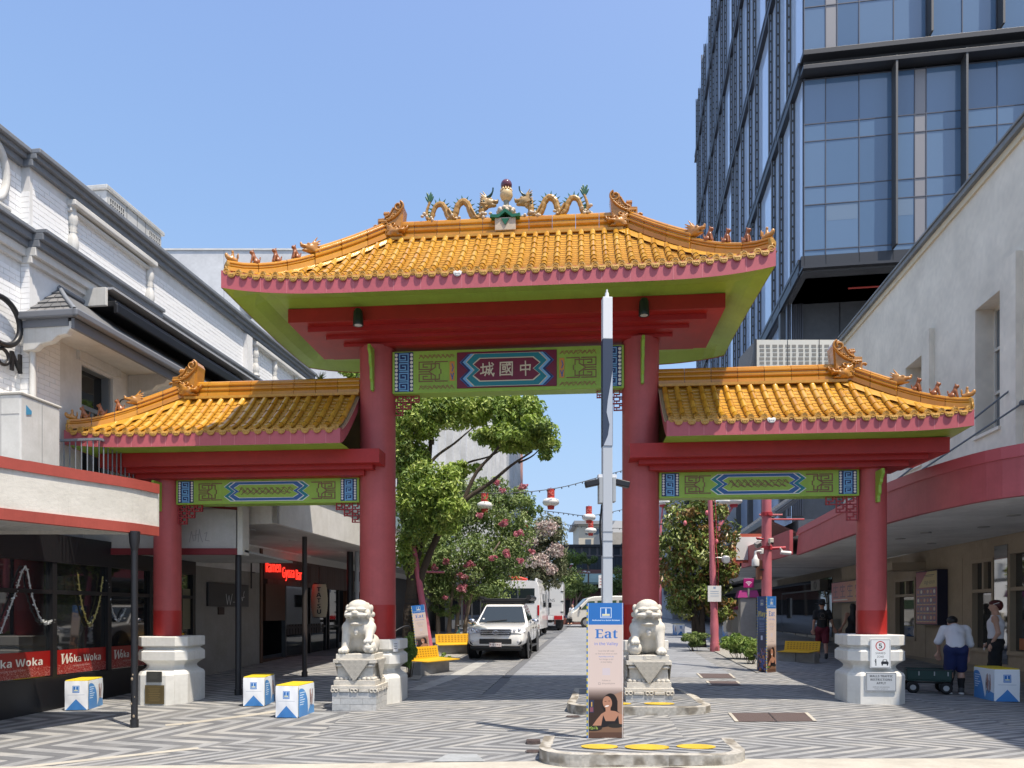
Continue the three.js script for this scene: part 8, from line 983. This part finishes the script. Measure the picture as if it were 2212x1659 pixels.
  part('lower_bumper', box(-.8, .36, 2.2, .8, .46, 2.55, .04), carBlack, o); part('roof_rack', [box(-.72, 1.88, -.75, .72, 1.96, .35, .02), ...[-.6, .3].map(z => box(-.78, 1.8, z - .03, .78, 1.9, z + .03, .01)), mv(cyl(.09, .09, -1.1, .8, 0, 0, 14), .82, 1.98, -.2, Math.PI / 2, 0, 0), box(-.86, 1.92, -.3, -.72, 2.02, .3, .02)], carBlack, o); part('underbody', box(-.75, .3, -2.4, .75, .55, 2.2), carBlack, o); part('aerial', rod([-.1, 1.82, .3], [-.1, 2.0, .22], .01), carBlack, o); part('wiper', rod([-.5, 1.19, 1.13], [.15, 1.25, 1.06], .012), carBlack, o); part('inspection_sticker', mv(cyl(.035, .035, 0, .004, 0, 0, 12), -.62, 1.28, 1.0, Math.PI / 2 - .85, 0, 0), plastic, o);
}
{
  const Z = 30.5, cx = at(1119, 0, Z).x, o = thing('white_van', 'white high roofed van seen from behind, beyond the pickup, with red gear on its roof', 'van', [cx, gy(cx, -Z) + .12, -Z], R(-7)); o.scale.setScalar(.93);
  part('body', loft([[-5, .93], [-4.8, .97], [-.1, .97], [0, .94]].map(([z, hw]) => [[hw, .3], [hw, 1.5], [hw * .95, 2.2], [hw * .86, 2.42], [0, 2.46], [-hw * .86, 2.42], [-hw * .95, 2.2], [-hw, 1.5], [-hw, .3]].map(p => V(p[0], p[1], z)))), vanWhite, o); part('rear_window', [box(-.74, 1.45, 0, -.02, 2.1, .02, .01), box(.02, 1.45, 0, .74, 2.1, .02, .01)], carGlass, o); part('door_seam', [box(-.006, .35, .0, .006, 2.3, .012)], carBlack, o); part('tail_light', [box(-.95, .9, -.02, -.86, 1.35, .03, .01), box(.86, .9, -.02, .95, 1.35, .03, .01)], tailRed, o); part('bumper', box(-.95, .28, -.1, .95, .5, .12, .03), carBlack, o);
  for (const s of [-1, 1]) { wheel(o, s * .84, -.9, .34, .22); wheel(o, s * .84, -4.1, .34, .22); part('side_window', [box(s * .955, 1.3, -4.3, s * .985, 1.9, -3.4), box(s * .955, 1.3, -3.1, s * .985, 1.9, -1.8)], carGlass, o); part('wing_mirror', cbox(s * 1.12, 1.4, -4.1, .16, .26, .1, .03), carBlack, o); }
  part('roof_gear', [mv(lathe([[0, -.45], [.05, -.4], [.08, 0], [.05, .4], [0, .45]], 10), -.05, 2.58, -.5, 0, .2, Math.PI / 2 - .15, [1, 1, 2]), box(-.35, 2.45, -.7, .3, 2.5, -.3)], mat([.55, .05, .03], .4), o); part('roof_rail', [box(-.85, 2.42, -3, -.75, 2.55, -.15, .02), box(.75, 2.42, -3, .85, 2.55, -.15, .02)], vanWhite, o);
}
{
  const Z = 38, xr = at(1218, 0, Z).x, o = thing('box_truck', 'white box truck with tall rear doors lettered CHICKENS parked beyond the vans', 'truck', [xr - 1.05, gy(xr, -Z), -Z], R(-5)); const top = at(0, 1256, Z).y - gy(xr, -Z); const w = 1.02;
  part('cargo_box', box(-w, .75, -5, w, top, 0, .02), vanWhite, o); part('rear_door', [box(-w + .04, .8, 0, -.01, top - .06, .03, .005), box(.01, .8, 0, w - .04, top - .06, .03, .005)], mat([.70, .71, .71], .4), o); part('lock_rod', [-.2, -.08, .08, .3].map(x => rod([x, .85, .05], [x, top - .1, .05], .016)), rimM, o); part('door_hinge', [.95, 1.5, 2.0, 2.5].flatMap(y => [-1, 1].map(s => cbox(s * (w - .06), y, .03, .14, .05, .03))), steelDark, o);
  const tx = canvasTex(512, 256, (c, W, H) => { c.fillStyle = '#d5d7d7'; c.fillRect(0, 0, W, H); c.fillStyle = '#3a3f4a'; c.font = '58px sans-serif'; c.fillText('CHICKENS', 150, 210); c.fillStyle = '#28456f'; c.fillRect(70, 30, 24, 40); c.fillRect(100, 60, 14, 26); c.fillStyle = '#b53a30'; c.fillRect(110, 24, 12, 24); }); part('door_print', sheet(1.9, .95, 1.3, .034), printMat(tx), o);
  part('rear_sill', box(-w, .55, -.3, w, .75, .06, .01), vanWhite, o); part('tail_light', [box(.55, .56, .05, .98, .76, .1, .01), box(-.98, .56, .05, -.55, .76, .1, .01)], tailRed, o); part('mudflap', [box(.6, .1, -.6, .98, .55, -.56), box(-.98, .1, -.6, -.6, .55, -.56)], carBlack, o); for (const s of [-1, 1]) { wheel(o, s * .8, -1.2, .38, .24); wheel(o, s * .8, -5.6, .38, .24); } part('cab', box(-.9, .5, -6.8, .9, 2.0, -5.1, .1), vanWhite, o); part('chassis', box(-.4, .4, -6.4, .4, .75, -.3), carBlack, o);
}
{
  const Z = 42, x0 = at(1234, 0, Z).x, y = gy(x0 + 2, -Z), o = thing('silver_van', 'pale silver commuter van crossing side on behind the Eat sign', 'van', [x0, y, -Z], R(4)); const bm = mat([.58, .56, .51], .35, { physical: true, clearcoat: .7 });
  const prof = [[.04, .32], [.0, .62], [.06, .86], [.3, 1.02], [.78, 1.5], [.98, 1.68], [1.3, 1.78], [2.5, 1.82], [4.5, 1.8], [4.66, 1.7], [4.7, .8], [4.66, .32]]; part('body', ext(prof, 1.62, .05).translate(0, 0, -1.62), bm, o); part('windscreen', loft([[[.36, 1.04, -.12], [.36, 1.04, -1.5], [.93, 1.62, -1.42], [.93, 1.62, -.2]].map(p => V(...p)), [[.32, 1.06, -.12], [.32, 1.06, -1.5], [.9, 1.65, -1.42], [.9, 1.65, -.2]].map(p => V(...p))]), carGlass, o); part('side_window', [ext([[.55, 1.04], [.98, 1.5], [1.35, 1.52], [1.35, 1.04]], .02).translate(0, 0, -.005), ext([[1.5, 1.06], [1.5, 1.54], [2.6, 1.56], [2.6, 1.06]], .02).translate(0, 0, -.005), ext([[2.75, 1.06], [2.75, 1.56], [4.4, 1.55], [4.4, 1.06]], .02).translate(0, 0, -.005)], mat([.05, .085, .05], .06, { physical: true, ior: 1.6 }), o);
  for (const x of [.85, 3.7]) { const g = new THREE.Group(); g.name = 'wheel'; g.position.set(x, .31, -.08); o.add(g); part('tyre', mv(cyl(.31, .31, -.1, .1, 0, 0, 24), 0, 0, 0, Math.PI / 2, 0, 0), rubber, g); part('rim', mv(cyl(.19, .19, -.105, .108, 0, 0, 20), 0, 0, 0, Math.PI / 2, 0, 0), rimM, g); } part('bumper', box(-.05, .3, -1.6, .2, .55, -.02, .05), carBlack, o); part('door_seam', [1.42, 2.68].map(x => box(x - .008, .45, .0, x + .008, 1.6, .006)), carBlack, o); part('headlight', cbox(.1, .78, -.14, .16, .14, .2, .04), lampGlass, o); part('wing_mirror', cbox(.5, 1.12, .08, .1, .18, .12, .03), carBlack, o);
}
// bicycle by the tree trunks
{
  const Z = 23.4, x = at(1003, 0, Z).x, o = thing('bicycle', 'dark bicycle with a pale basket leaning among the crape myrtle trunks', 'bicycle', [x, gy(x, -Z), -Z], R(25)); for (const wx2 of [-.45, .45]) part('wheel', [mv(new THREE.TorusGeometry(.3, .022, 6, 28), wx2, .32, 0), ...[...Array(8)].map((_, i) => rod([wx2, .32, 0], [wx2 + .29 * Math.cos(i * .785), .32 + .29 * Math.sin(i * .785), 0], .004, .004, 4))], rubber, o); part('frame', [rod([-.45, .32, 0], [-.1, .34, 0], .016), rod([-.1, .34, 0], [-.2, .8, 0], .018), rod([-.1, .34, 0], [.33, .78, 0], .02), rod([.33, .78, 0], [.45, .32, 0], .016), rod([-.45, .32, 0], [-.18, .7, 0], .014), rod([.33, .78, 0], [.3, .98, 0], .016), rod([.3, .98, -.2], [.3, .98, .2], .014)], mat([.05, .22, .2], .4), o); part('saddle', sph(-.2, .84, 0, .12, .035, .07, 10, 6), carBlack, o); part('basket', box(.38, .75, -.13, .6, .95, .13, .02), plastic, o); part('pedal', [rod([-.1, .34, -.1], [-.1, .2, -.1], .012), cbox(-.1, .2, -.13, .09, .02, .06)], carBlack, o);
}
{ const Z = 18, p = at(857, 1385, Z), o = thing('handrail', 'dark bent steel handrail at the doorway beside the gate column', 'handrail', [p.x, gy(p.x, -Z), -Z]); part('rail', tube([[-.15, 0, 0], [-.15, .75, 0], [-.1, .9, -.1], [.25, 1.05, -.5], [.25, 0, -.5]], .022, 6), steelDark, o); }
{ const Z = 20.5, p = at(748, 1385, Z), o = thing('handrail', 'dark bent steel handrail at the ramen bar entrance', 'handrail', [p.x, gy(p.x, -Z), -Z]); part('rail', tube([[-.2, 0, 0], [-.2, .8, 0], [-.15, .95, -.1], [.25, 1.1, -.6], [.25, 0, -.6]], .022, 6), steelDark, o); }
{ const [D] = lf(852, 1230, .9), p = wx(D, 3.0, 3.6), o = thing('round_wall_lamp', 'round grey lamp hanging under the awning beside the big street tree', 'lamp', [at(861, 0, 23).x, at(0, 1218, 23).y, -23]); part('shade', [sph(0, 0, 0, .13, .13, .08, 16, 10), mv(new THREE.TorusGeometry(.12, .02, 6, 20), 0, 0, .05)], mat([.16, .2, .22], .35), o); part('bracket', rod([0, .1, 0], [0, .32, 0], .015), steelDark, o); }
// ---------- people ----------
const skinA = mat([.42, .22, .15], .55), skinB = mat([.55, .32, .23], .55), clothWhite = mat([.72, .72, .76], .85), navy = mat([.012, .022, .10], .8), clothBlack = mat([.012, .012, .014], .85), maroonCloth = mat([.13, .012, .025], .85), hairBlack = mat([.010, .009, .009], .55), hairRed = mat([.085, .012, .012], .5), shoeM = mat([.04, .04, .045], .6);
const union = (prims, k) => (p) => { let d = 9; for (const q of prims) d = sMin(d, q.length === 4 ? capsule(p, q[0], q[1], q[2], q[3]) : ellip(p, q[0], q[1]), k); return d; };
const mid = (a, b, t) => a.map((v, i) => v + (b[i] - v) * t);
function hand(w, dir, palmN, s = 1) {     // wrist, pointing direction, palm normal: palm, four fingers, thumb
  const d = V(...dir).normalize(), n = V(...palmN).normalize(), sd = d.clone().cross(n).normalize(), at2 = (f, o, h) => [w[0] + d.x * f + sd.x * o + n.x * h, w[1] + d.y * f + sd.y * o + n.y * h, w[2] + d.z * f + sd.z * o + n.z * h];
  const o = [[at2(0, 0, 0), at2(.07, 0, 0), .026, .034], [at2(.05, .02, 0), at2(.085, .026, .0), .02, .018], [at2(.05, -.02, 0), at2(.085, -.026, 0), .02, .018]];
  [[-.033, .05], [-.011, .064], [.011, .06], [.033, .045]].forEach(([a, l]) => { o.push([at2(.085, a, 0), at2(.085 + l * .6, a * 1.05, .012), .0105, .01], [at2(.085 + l * .6, a * 1.05, .012), at2(.085 + l, a * 1.05, .036), .01, .0085]); });
  o.push([at2(.02, .03, .0), at2(.055, .058, .02), .014, .011], [at2(.055, .058, .02), at2(.085, .055, .035), .011, .009]); return o;
}
function person(label, pos, turn, P) {
  const o = thing('person', label, 'person', pos, turn); const J = P.j; const B = [];
  const hd = J.head, fwd = P.face ?? [0, 0, 1], up = P.up ?? [0, 1, 0], F = V(...fwd).normalize(), U = V(...up).normalize(), S = F.clone().cross(U), q = (x, y, z) => [hd[0] + S.x * x + U.x * y + F.x * z, hd[1] + S.y * x + U.y * y + F.y * z, hd[2] + S.z * x + U.z * y + F.z * z];
  B.push([J.pelvis, J.waist, .125, .105], [J.waist, J.chest, .105, .13], [J.chest, J.neck, .12, .06], [J.neck, q(0, -.06, -.01), .052, .05]);
  for (const s of ['L', 'R']) { const g = (k) => J[k + s]; B.push([mid(J.chest, g('sh'), .3), g('sh'), .075, .056], [g('sh'), g('el'), .05, .038], [g('el'), g('wr'), .037, .026], [J.pelvis, g('hip'), .115, .105], [g('hip'), g('kn'), .085, .055], [g('kn'), mid(g('kn'), g('an'), .35), .052, .056], [mid(g('kn'), g('an'), .35), g('an'), .056, .034], [g('an'), g('toe'), .042, .032], ...hand(g('wr'), J['hd' + s] ?? [0, -1, 0], J['pn' + s] ?? [0, 0, -1])); }
  const body0 = union(B, .03); const head = (p) => { const d = [p[0] - hd[0], p[1] - hd[1], p[2] - hd[2]], l = [d[0] * S.x + d[1] * S.y + d[2] * S.z, d[0] * U.x + d[1] * U.y + d[2] * U.z, d[0] * F.x + d[1] * F.y + d[2] * F.z], a = [Math.abs(l[0]), l[1], l[2]]; let e = ellip(l, [0, .025, -.008], [.076, .095, .093]); e = sMin(e, ellip(l, [0, -.045, .03], [.055, .065, .06]), .03); e = sMin(e, capsule(l, [0, .015, .085], [0, -.022, .106], .009, .014), .012); e = sMax(e, -ellip(a, [.032, .01, .092], [.018, .01, .012]), .01); e = sMin(e, ellip(a, [.031, .008, .078], [.012, .009, .01]), .003); e = sMin(e, ellip(l, [0, -.058, .084], [.022, .008, .012]), .006); return sMin(e, ellip(a, [.078, -.005, -.005], [.012, .03, .02]), .008); };
  const body = (p) => sMin(body0(p), head(p), .02); const lo = [9, 9, 9], hi = [-9, -9, -9]; for (const k of Object.values(J)) if (Array.isArray(k)) k.forEach((v, i) => { lo[i] = Math.min(lo[i], v); hi[i] = Math.max(hi[i], v); }); const pad = [.22, .2, .22]; 
  const L = lo.map((v, i) => v - pad[i]), Hh = hi.map((v, i) => v + pad[i]); L[1] = Math.min(L[1], -.02);
  part('body', nets(body, L, Hh, .0125), P.skin, o);
  const cloth = (name, prims, k, m, clip) => { const f = union(prims, k); const l2 = [9, 9, 9], h2 = [-9, -9, -9]; for (const r of prims) for (const e of r.length === 4 ? [r[0], r[1]] : [r[0]]) { const R2 = r.length === 4 ? Math.max(r[2], r[3]) : Math.max(...r[1]); e.forEach((v, i) => { l2[i] = Math.min(l2[i], v - R2 - .04); h2[i] = Math.max(h2[i], v + R2 + .04); }); } const fold = (p) => f(p) + .004 * Math.sin(p[1] * 38 + p[0] * 21) * Math.sin(p[2] * 30 + p[0] * 9); part(name, nets(clip ? (p) => Math.max(fold(p), clip(p)) : fold, l2, h2, .0135), m, o); };
  P.dress(cloth, J, q, o); return o;
}
const torso = (J, e) => [[mid(J.pelvis, J.waist, .2), J.waist, .125 + e, .115 + e], [J.waist, J.chest, .115 + e, .138 + e], [J.chest, mid(J.chest, J.neck, .75), .125 + e, .075 + e]];
const sleeve = (J, s, t, e) => [[mid(J.chest, J['sh' + s], .3), J['sh' + s], .085 + e, .07 + e], [J['sh' + s], mid(J['sh' + s], J['el' + s], t), .066 + e, .062 + e]];
const legs = (J, t0, e, w = .07) => ['L', 'R'].flatMap(s => [[J.pelvis, J['hip' + s], .125 + e, .112 + e], [J['hip' + s], mid(J['hip' + s], J['kn' + s], Math.min(1, t0)), .1 + e, w + e], ...(t0 > 1 ? [[J['kn' + s], mid(J['kn' + s], J['an' + s], t0 - 1), w + e, w - .012 + e]] : [])]);
const shoes = (J, e = 0) => ['L', 'R'].map(s => [[[J['an' + s][0], J['an' + s][1] - .045, J['an' + s][2]], [J['toe' + s][0], J['toe' + s][1] - .0, J['toe' + s][2]], .046 + e, .042 + e], [J['an' + s], [J['an' + s][0], J['an' + s][1] + .03, J['an' + s][2]], .05, .046]]).flat();
const stand = () => ({ pelvis: [0, .93, 0], waist: [0, 1.07, 0], chest: [0, 1.28, 0], neck: [0, 1.47, 0], head: [0, 1.62, .015], shL: [.17, 1.4, 0], shR: [-.17, 1.4, 0], elL: [.22, 1.13, -.03], elR: [-.22, 1.13, -.03], wrL: [.23, .89, .02], wrR: [-.23, .89, .02], hipL: [.085, .88, 0], hipR: [-.085, .88, 0], knL: [.09, .49, .02], knR: [-.09, .49, .02], anL: [.09, .085, -.01], anR: [-.09, .085, -.01], toeL: [.1, .04, .14], toeR: [-.1, .04, .14] });
const gpos = (u, Z) => { const x = at(u, 0, Z).x; return [x, gy(x, -Z), -Z]; };
{ // man with a hat walking away, seen from behind
  const J = stand(); J.knL = [.09, .5, .12]; J.anL = [.1, .09, .04]; J.toeL = [.1, .045, .18]; J.knR = [-.09, .48, -.08]; J.anR = [-.09, .12, -.3]; J.toeR = [-.09, .05, -.18]; J.elR = [-.26, 1.14, -.02]; J.wrR = [-.34, .92, .06]; J.hdR = [-.4, -1, .2]; J.elL = [.23, 1.13, -.05]; J.wrL = [.25, .88, -.02];
  const o = person('man in a black hat, black T-shirt and dark red shorts walking away under the canopy', gpos(1776, 21.6), R(162), { j: J, skin: skinA, dress(c, J, q, o) { c('t_shirt', [...torso(J, .02), ...sleeve(J, 'L', .62, .012), ...sleeve(J, 'R', .62, .012)], .04, clothBlack, p => .9 - p[1]); c('shorts', legs(J, .86, .012, .085), .03, maroonCloth, p => p[1] - 1.0); c('shoes', shoes(J), .02, shoeM); c('hair', [[q(0, .04, -.02), [.084, .08, .1]]], .02, hairBlack); part('hat', [mv(lathe([[0, .14], [.07, .135], [.092, .08], [.1, .02], [.19, -.01], [.195, -.0], [.1, .005]], 28), ...q(0, .05, 0), -.08, 0, 0)], clothBlack, o); part('shirt_print', [mv(new THREE.TorusGeometry(.06, .006, 5, 16), 0, 1.3, -.158), cbox(0, 1.2, -.155, .18, .02, .006), cbox(.02, 1.38, -.14, .12, .015, .006)], mat([.12, .10, .08], .8), o); } }); o.scale.setScalar(.97);
}
{ const J = stand(); J.elL = [.24, 1.14, 0]; J.wrL = [.33, .95, .05]; J.hdL = [.4, -1, .1];
  const o = person('woman with long dark hair in black holding the hat wearer by the hand', gpos(1842, 21.9), R(170), { j: J, skin: skinA, dress(c, J, q) { c('black_dress', [...torso(J, .015), ...legs(J, .8, .02, .09)], .05, clothBlack, p => p[1] - 1.38); c('hair', [[q(0, .03, -.02), [.09, .1, .105]], [q(0, .0, -.06), q(0, -.42, -.1), .09, .1]], .04, hairBlack); c('shoes', shoes(J), .02, shoeM); } }); o.scale.setScalar(.93); }
{ // schoolboy-like figure bent over the cart, seen from behind
  const J = stand(); J.pelvis = [0, .86, -.12]; J.waist = [0, .98, -.03]; J.chest = [0, 1.12, .14]; J.neck = [0, 1.22, .3]; J.head = [.03, 1.3, .42]; J.shL = [.17, 1.18, .21]; J.shR = [-.17, 1.18, .21]; J.elL = [.27, .96, .18]; J.wrL = [.26, .74, .28]; J.hdL = [0, -1, .3]; J.elR = [-.24, .92, .24]; J.wrR = [-.2, .72, .3]; J.hipL = [.085, .82, -.11]; J.hipR = [-.085, .82, -.11]; J.knL = [.1, .46, -.02]; J.knR = [-.09, .46, .03]; J.anL = [.1, .085, -.06]; J.toeL = [.15, .04, .08]; J.anR = [-.09, .085, -.02]; J.toeR = [-.1, .04, .13];
  const o = person('person in a white shirt and navy shorts bent over the green garden cart', gpos(2064, 13.7), R(152), { j: J, skin: skinB, face: [.1, -.55, .8], up: [.1, .8, .55], dress(c, J, q) { c('shirt', [...torso(J, .03), ...sleeve(J, 'L', 1, .012), ...sleeve(J, 'R', 1, .012)], .05, clothWhite); c('shorts', legs(J, .95, .008, .088), .02, navy, p => p[1] - .96 - (p[2] + .1) * .3); c('hair', [[q(0, .045, -.025), [.092, .09, .105]]], .02, hairBlack); c('socks', ['L', 'R'].map(s => [mid(J['kn' + s], J['an' + s], .5), J['an' + s], .062, .046]), .01, clothBlack); c('shoes', shoes(J, .006), .02, mat([.06, .06, .065], .6)); c('shoe_sole', ['L', 'R'].map(s => [[J['an' + s][0], .02, J['an' + s][2] - .02], [J['toe' + s][0], .02, J['toe' + s][2] + .02], .05, .045]), .01, plastic, p => p[1] - .035); } }); o.scale.setScalar(1.0); }
{ // woman standing in profile
  const J = stand(); J.elL = [.2, 1.12, -.06]; J.wrL = [.16, .9, .06]; J.hdL = [-.1, -1, .35]; J.elR = [-.2, 1.12, -.02]; J.wrR = [-.17, .92, .12]; J.hdR = [.2, -.6, .7]; J.toeL = [.12, .04, .12];
  const o = person('woman with dark red hair in a white singlet and black trousers beside the shop window', gpos(2151, 14.3), R(-128), { j: J, skin: skinB, face: [.25, -.12, .96], dress(c, J, q, o) { c('singlet', [...torso(J, .012), [[.075, 1.36, .05], [.095, 1.45, .0], .035, .03], [[-.075, 1.36, .05], [-.095, 1.45, .0], .035, .03]], .03, clothWhite, p => Math.max(1.0 - p[1], p[1] - 1.46)); c('trousers', [...legs(J, 1.95, .014, .09)], .04, clothBlack, p => p[1] - 1.09); c('hair', [[q(0, .045, -.03), [.092, .09, .105]], [q(0, .0, -.085), [.075, .08, .05]], [q(0, .08, .05), [.08, .04, .05]]], .03, hairRed); c('shoes', shoes(J), .02, shoeM); part('hair_clip', rod(q(-.085, .05, .04), q(-.09, .075, -.06), .006), plastic, o); } });
  const s = solo('phone', 'small pale phone held by the woman in the white singlet', 'phone', [box(-.035, -.07, -.005, .035, .07, .005, .004)], mat([.45, .47, .5], .3), [0, 0, 0]); const p = V(-.14, .84, .2).applyAxisAngle(V(0, 1, 0), R(-128)).add(o.position); s.position.copy(p); s.rotation.set(.3, R(-100), .3); o.scale.setScalar(1.0); }
{ // seated person far along the street beside the truck
  const Z = 47, p = gpos(1238, Z), J = stand(); J.pelvis = [0, .5, 0]; J.waist = [0, .64, 0]; J.chest = [0, .85, .02]; J.neck = [0, 1.03, .04]; J.head = [0, 1.18, .07]; J.shL = [.17, .97, .03]; J.shR = [-.17, .97, .03]; J.elL = [.2, .72, .08]; J.elR = [-.2, .72, .08]; J.wrL = [.12, .6, .28]; J.wrR = [-.12, .6, .28]; J.hdL = J.hdR = [0, -.2, 1]; J.hipL = [.09, .48, .02]; J.hipR = [-.09, .48, .02]; J.knL = [.1, .5, .42]; J.knR = [-.1, .5, .42]; J.anL = [.1, .085, .4]; J.anR = [-.1, .085, .4]; J.toeL = [.1, .04, .55]; J.toeR = [-.1, .04, .55];
  person('far seated person in a white top between the truck and the silver van', p, R(-30), { j: J, skin: skinB, dress(c, J, q) { c('top', [...torso(J, .02), ...sleeve(J, 'L', .6, .012), ...sleeve(J, 'R', .6, .012)], .04, clothWhite); c('trousers', legs(J, 1.8, .01, .08), .03, maroonCloth); c('hair', [[q(0, .04, -.02), [.086, .09, .1]]], .02, hairBlack); } }); solo('low_wall', 'low red brick seat wall behind the box truck', 'wall', [box(-1.2, 0, -.3, 1.2, .42, .2, .02)], mat([.24, .09, .07], .8, { tex: 'grain', size: .6 }), [p[0], p[1] - .02, p[2]]); }
// ---------- garden cart ----------
{
  const Z = 13.9, p = gpos(2003, Z), o = thing('garden_cart', 'dark green four wheeled garden cart with a bent pull handle', 'cart', p, R(-22)); o.scale.setScalar(.84); const g = mat([.012, .055, .045], .55, { tex: 'mottle', size: .3 });
  part('tray', [box(-.42, .27, -.28, .42, .3, .28), box(-.44, .3, -.3, -.41, .52, .3, .01), box(.41, .3, -.3, .44, .52, .3, .01), box(-.44, .3, .27, .44, .52, .3, .01), box(-.44, .3, -.3, .44, .52, -.27, .01)], g, o); part('tray_rim', [box(-.46, .51, -.32, .46, .53, -.28), box(-.46, .51, .28, .46, .53, .32), box(-.46, .51, -.28, -.42, .53, .28), box(.42, .51, -.28, .46, .53, .28)], mat([.02, .03, .03], .5), o); part('latch', [-.2, .1, .36].map(x => cbox(x, .44, .31, .02, .09, .015)), rimM, o);
  part('chassis', [box(-.36, .2, -.03, .36, .24, .03), box(-.34, .13, -.3, -.3, .17, .3), box(.3, .13, -.3, .34, .17, .3), rod([.32, .2, 0], [.5, .2, 0], .02)], carBlack, o); for (const x of [-.32, .32]) for (const z of [-.33, .33]) { const w = new THREE.Group(); w.name = 'wheel'; w.position.set(x, .13, z); o.add(w); part('tyre', mv(new THREE.TorusGeometry(.088, .042, 10, 24), 0, 0, 0), rubber, w); part('rim', mv(cyl(.06, .06, -.03, .03, 0, 0, 16), 0, 0, 0, Math.PI / 2, 0, 0), rimM, w); }
  part('handle', [tube([[.46, .2, .05], [.52, .45, .06], [.5, .6, .06], [.46, .72, .06]], .016, 8), tube([[.46, .72, .06], [.36, .8, .06], [.34, .9, .06], [.44, .94, .06], [.58, .93, .06], [.62, .86, .06], [.52, .76, .06], [.47, .7, .06]], .017, 8, 50)], carBlack, o);
}
renderer.render(scene, camera);
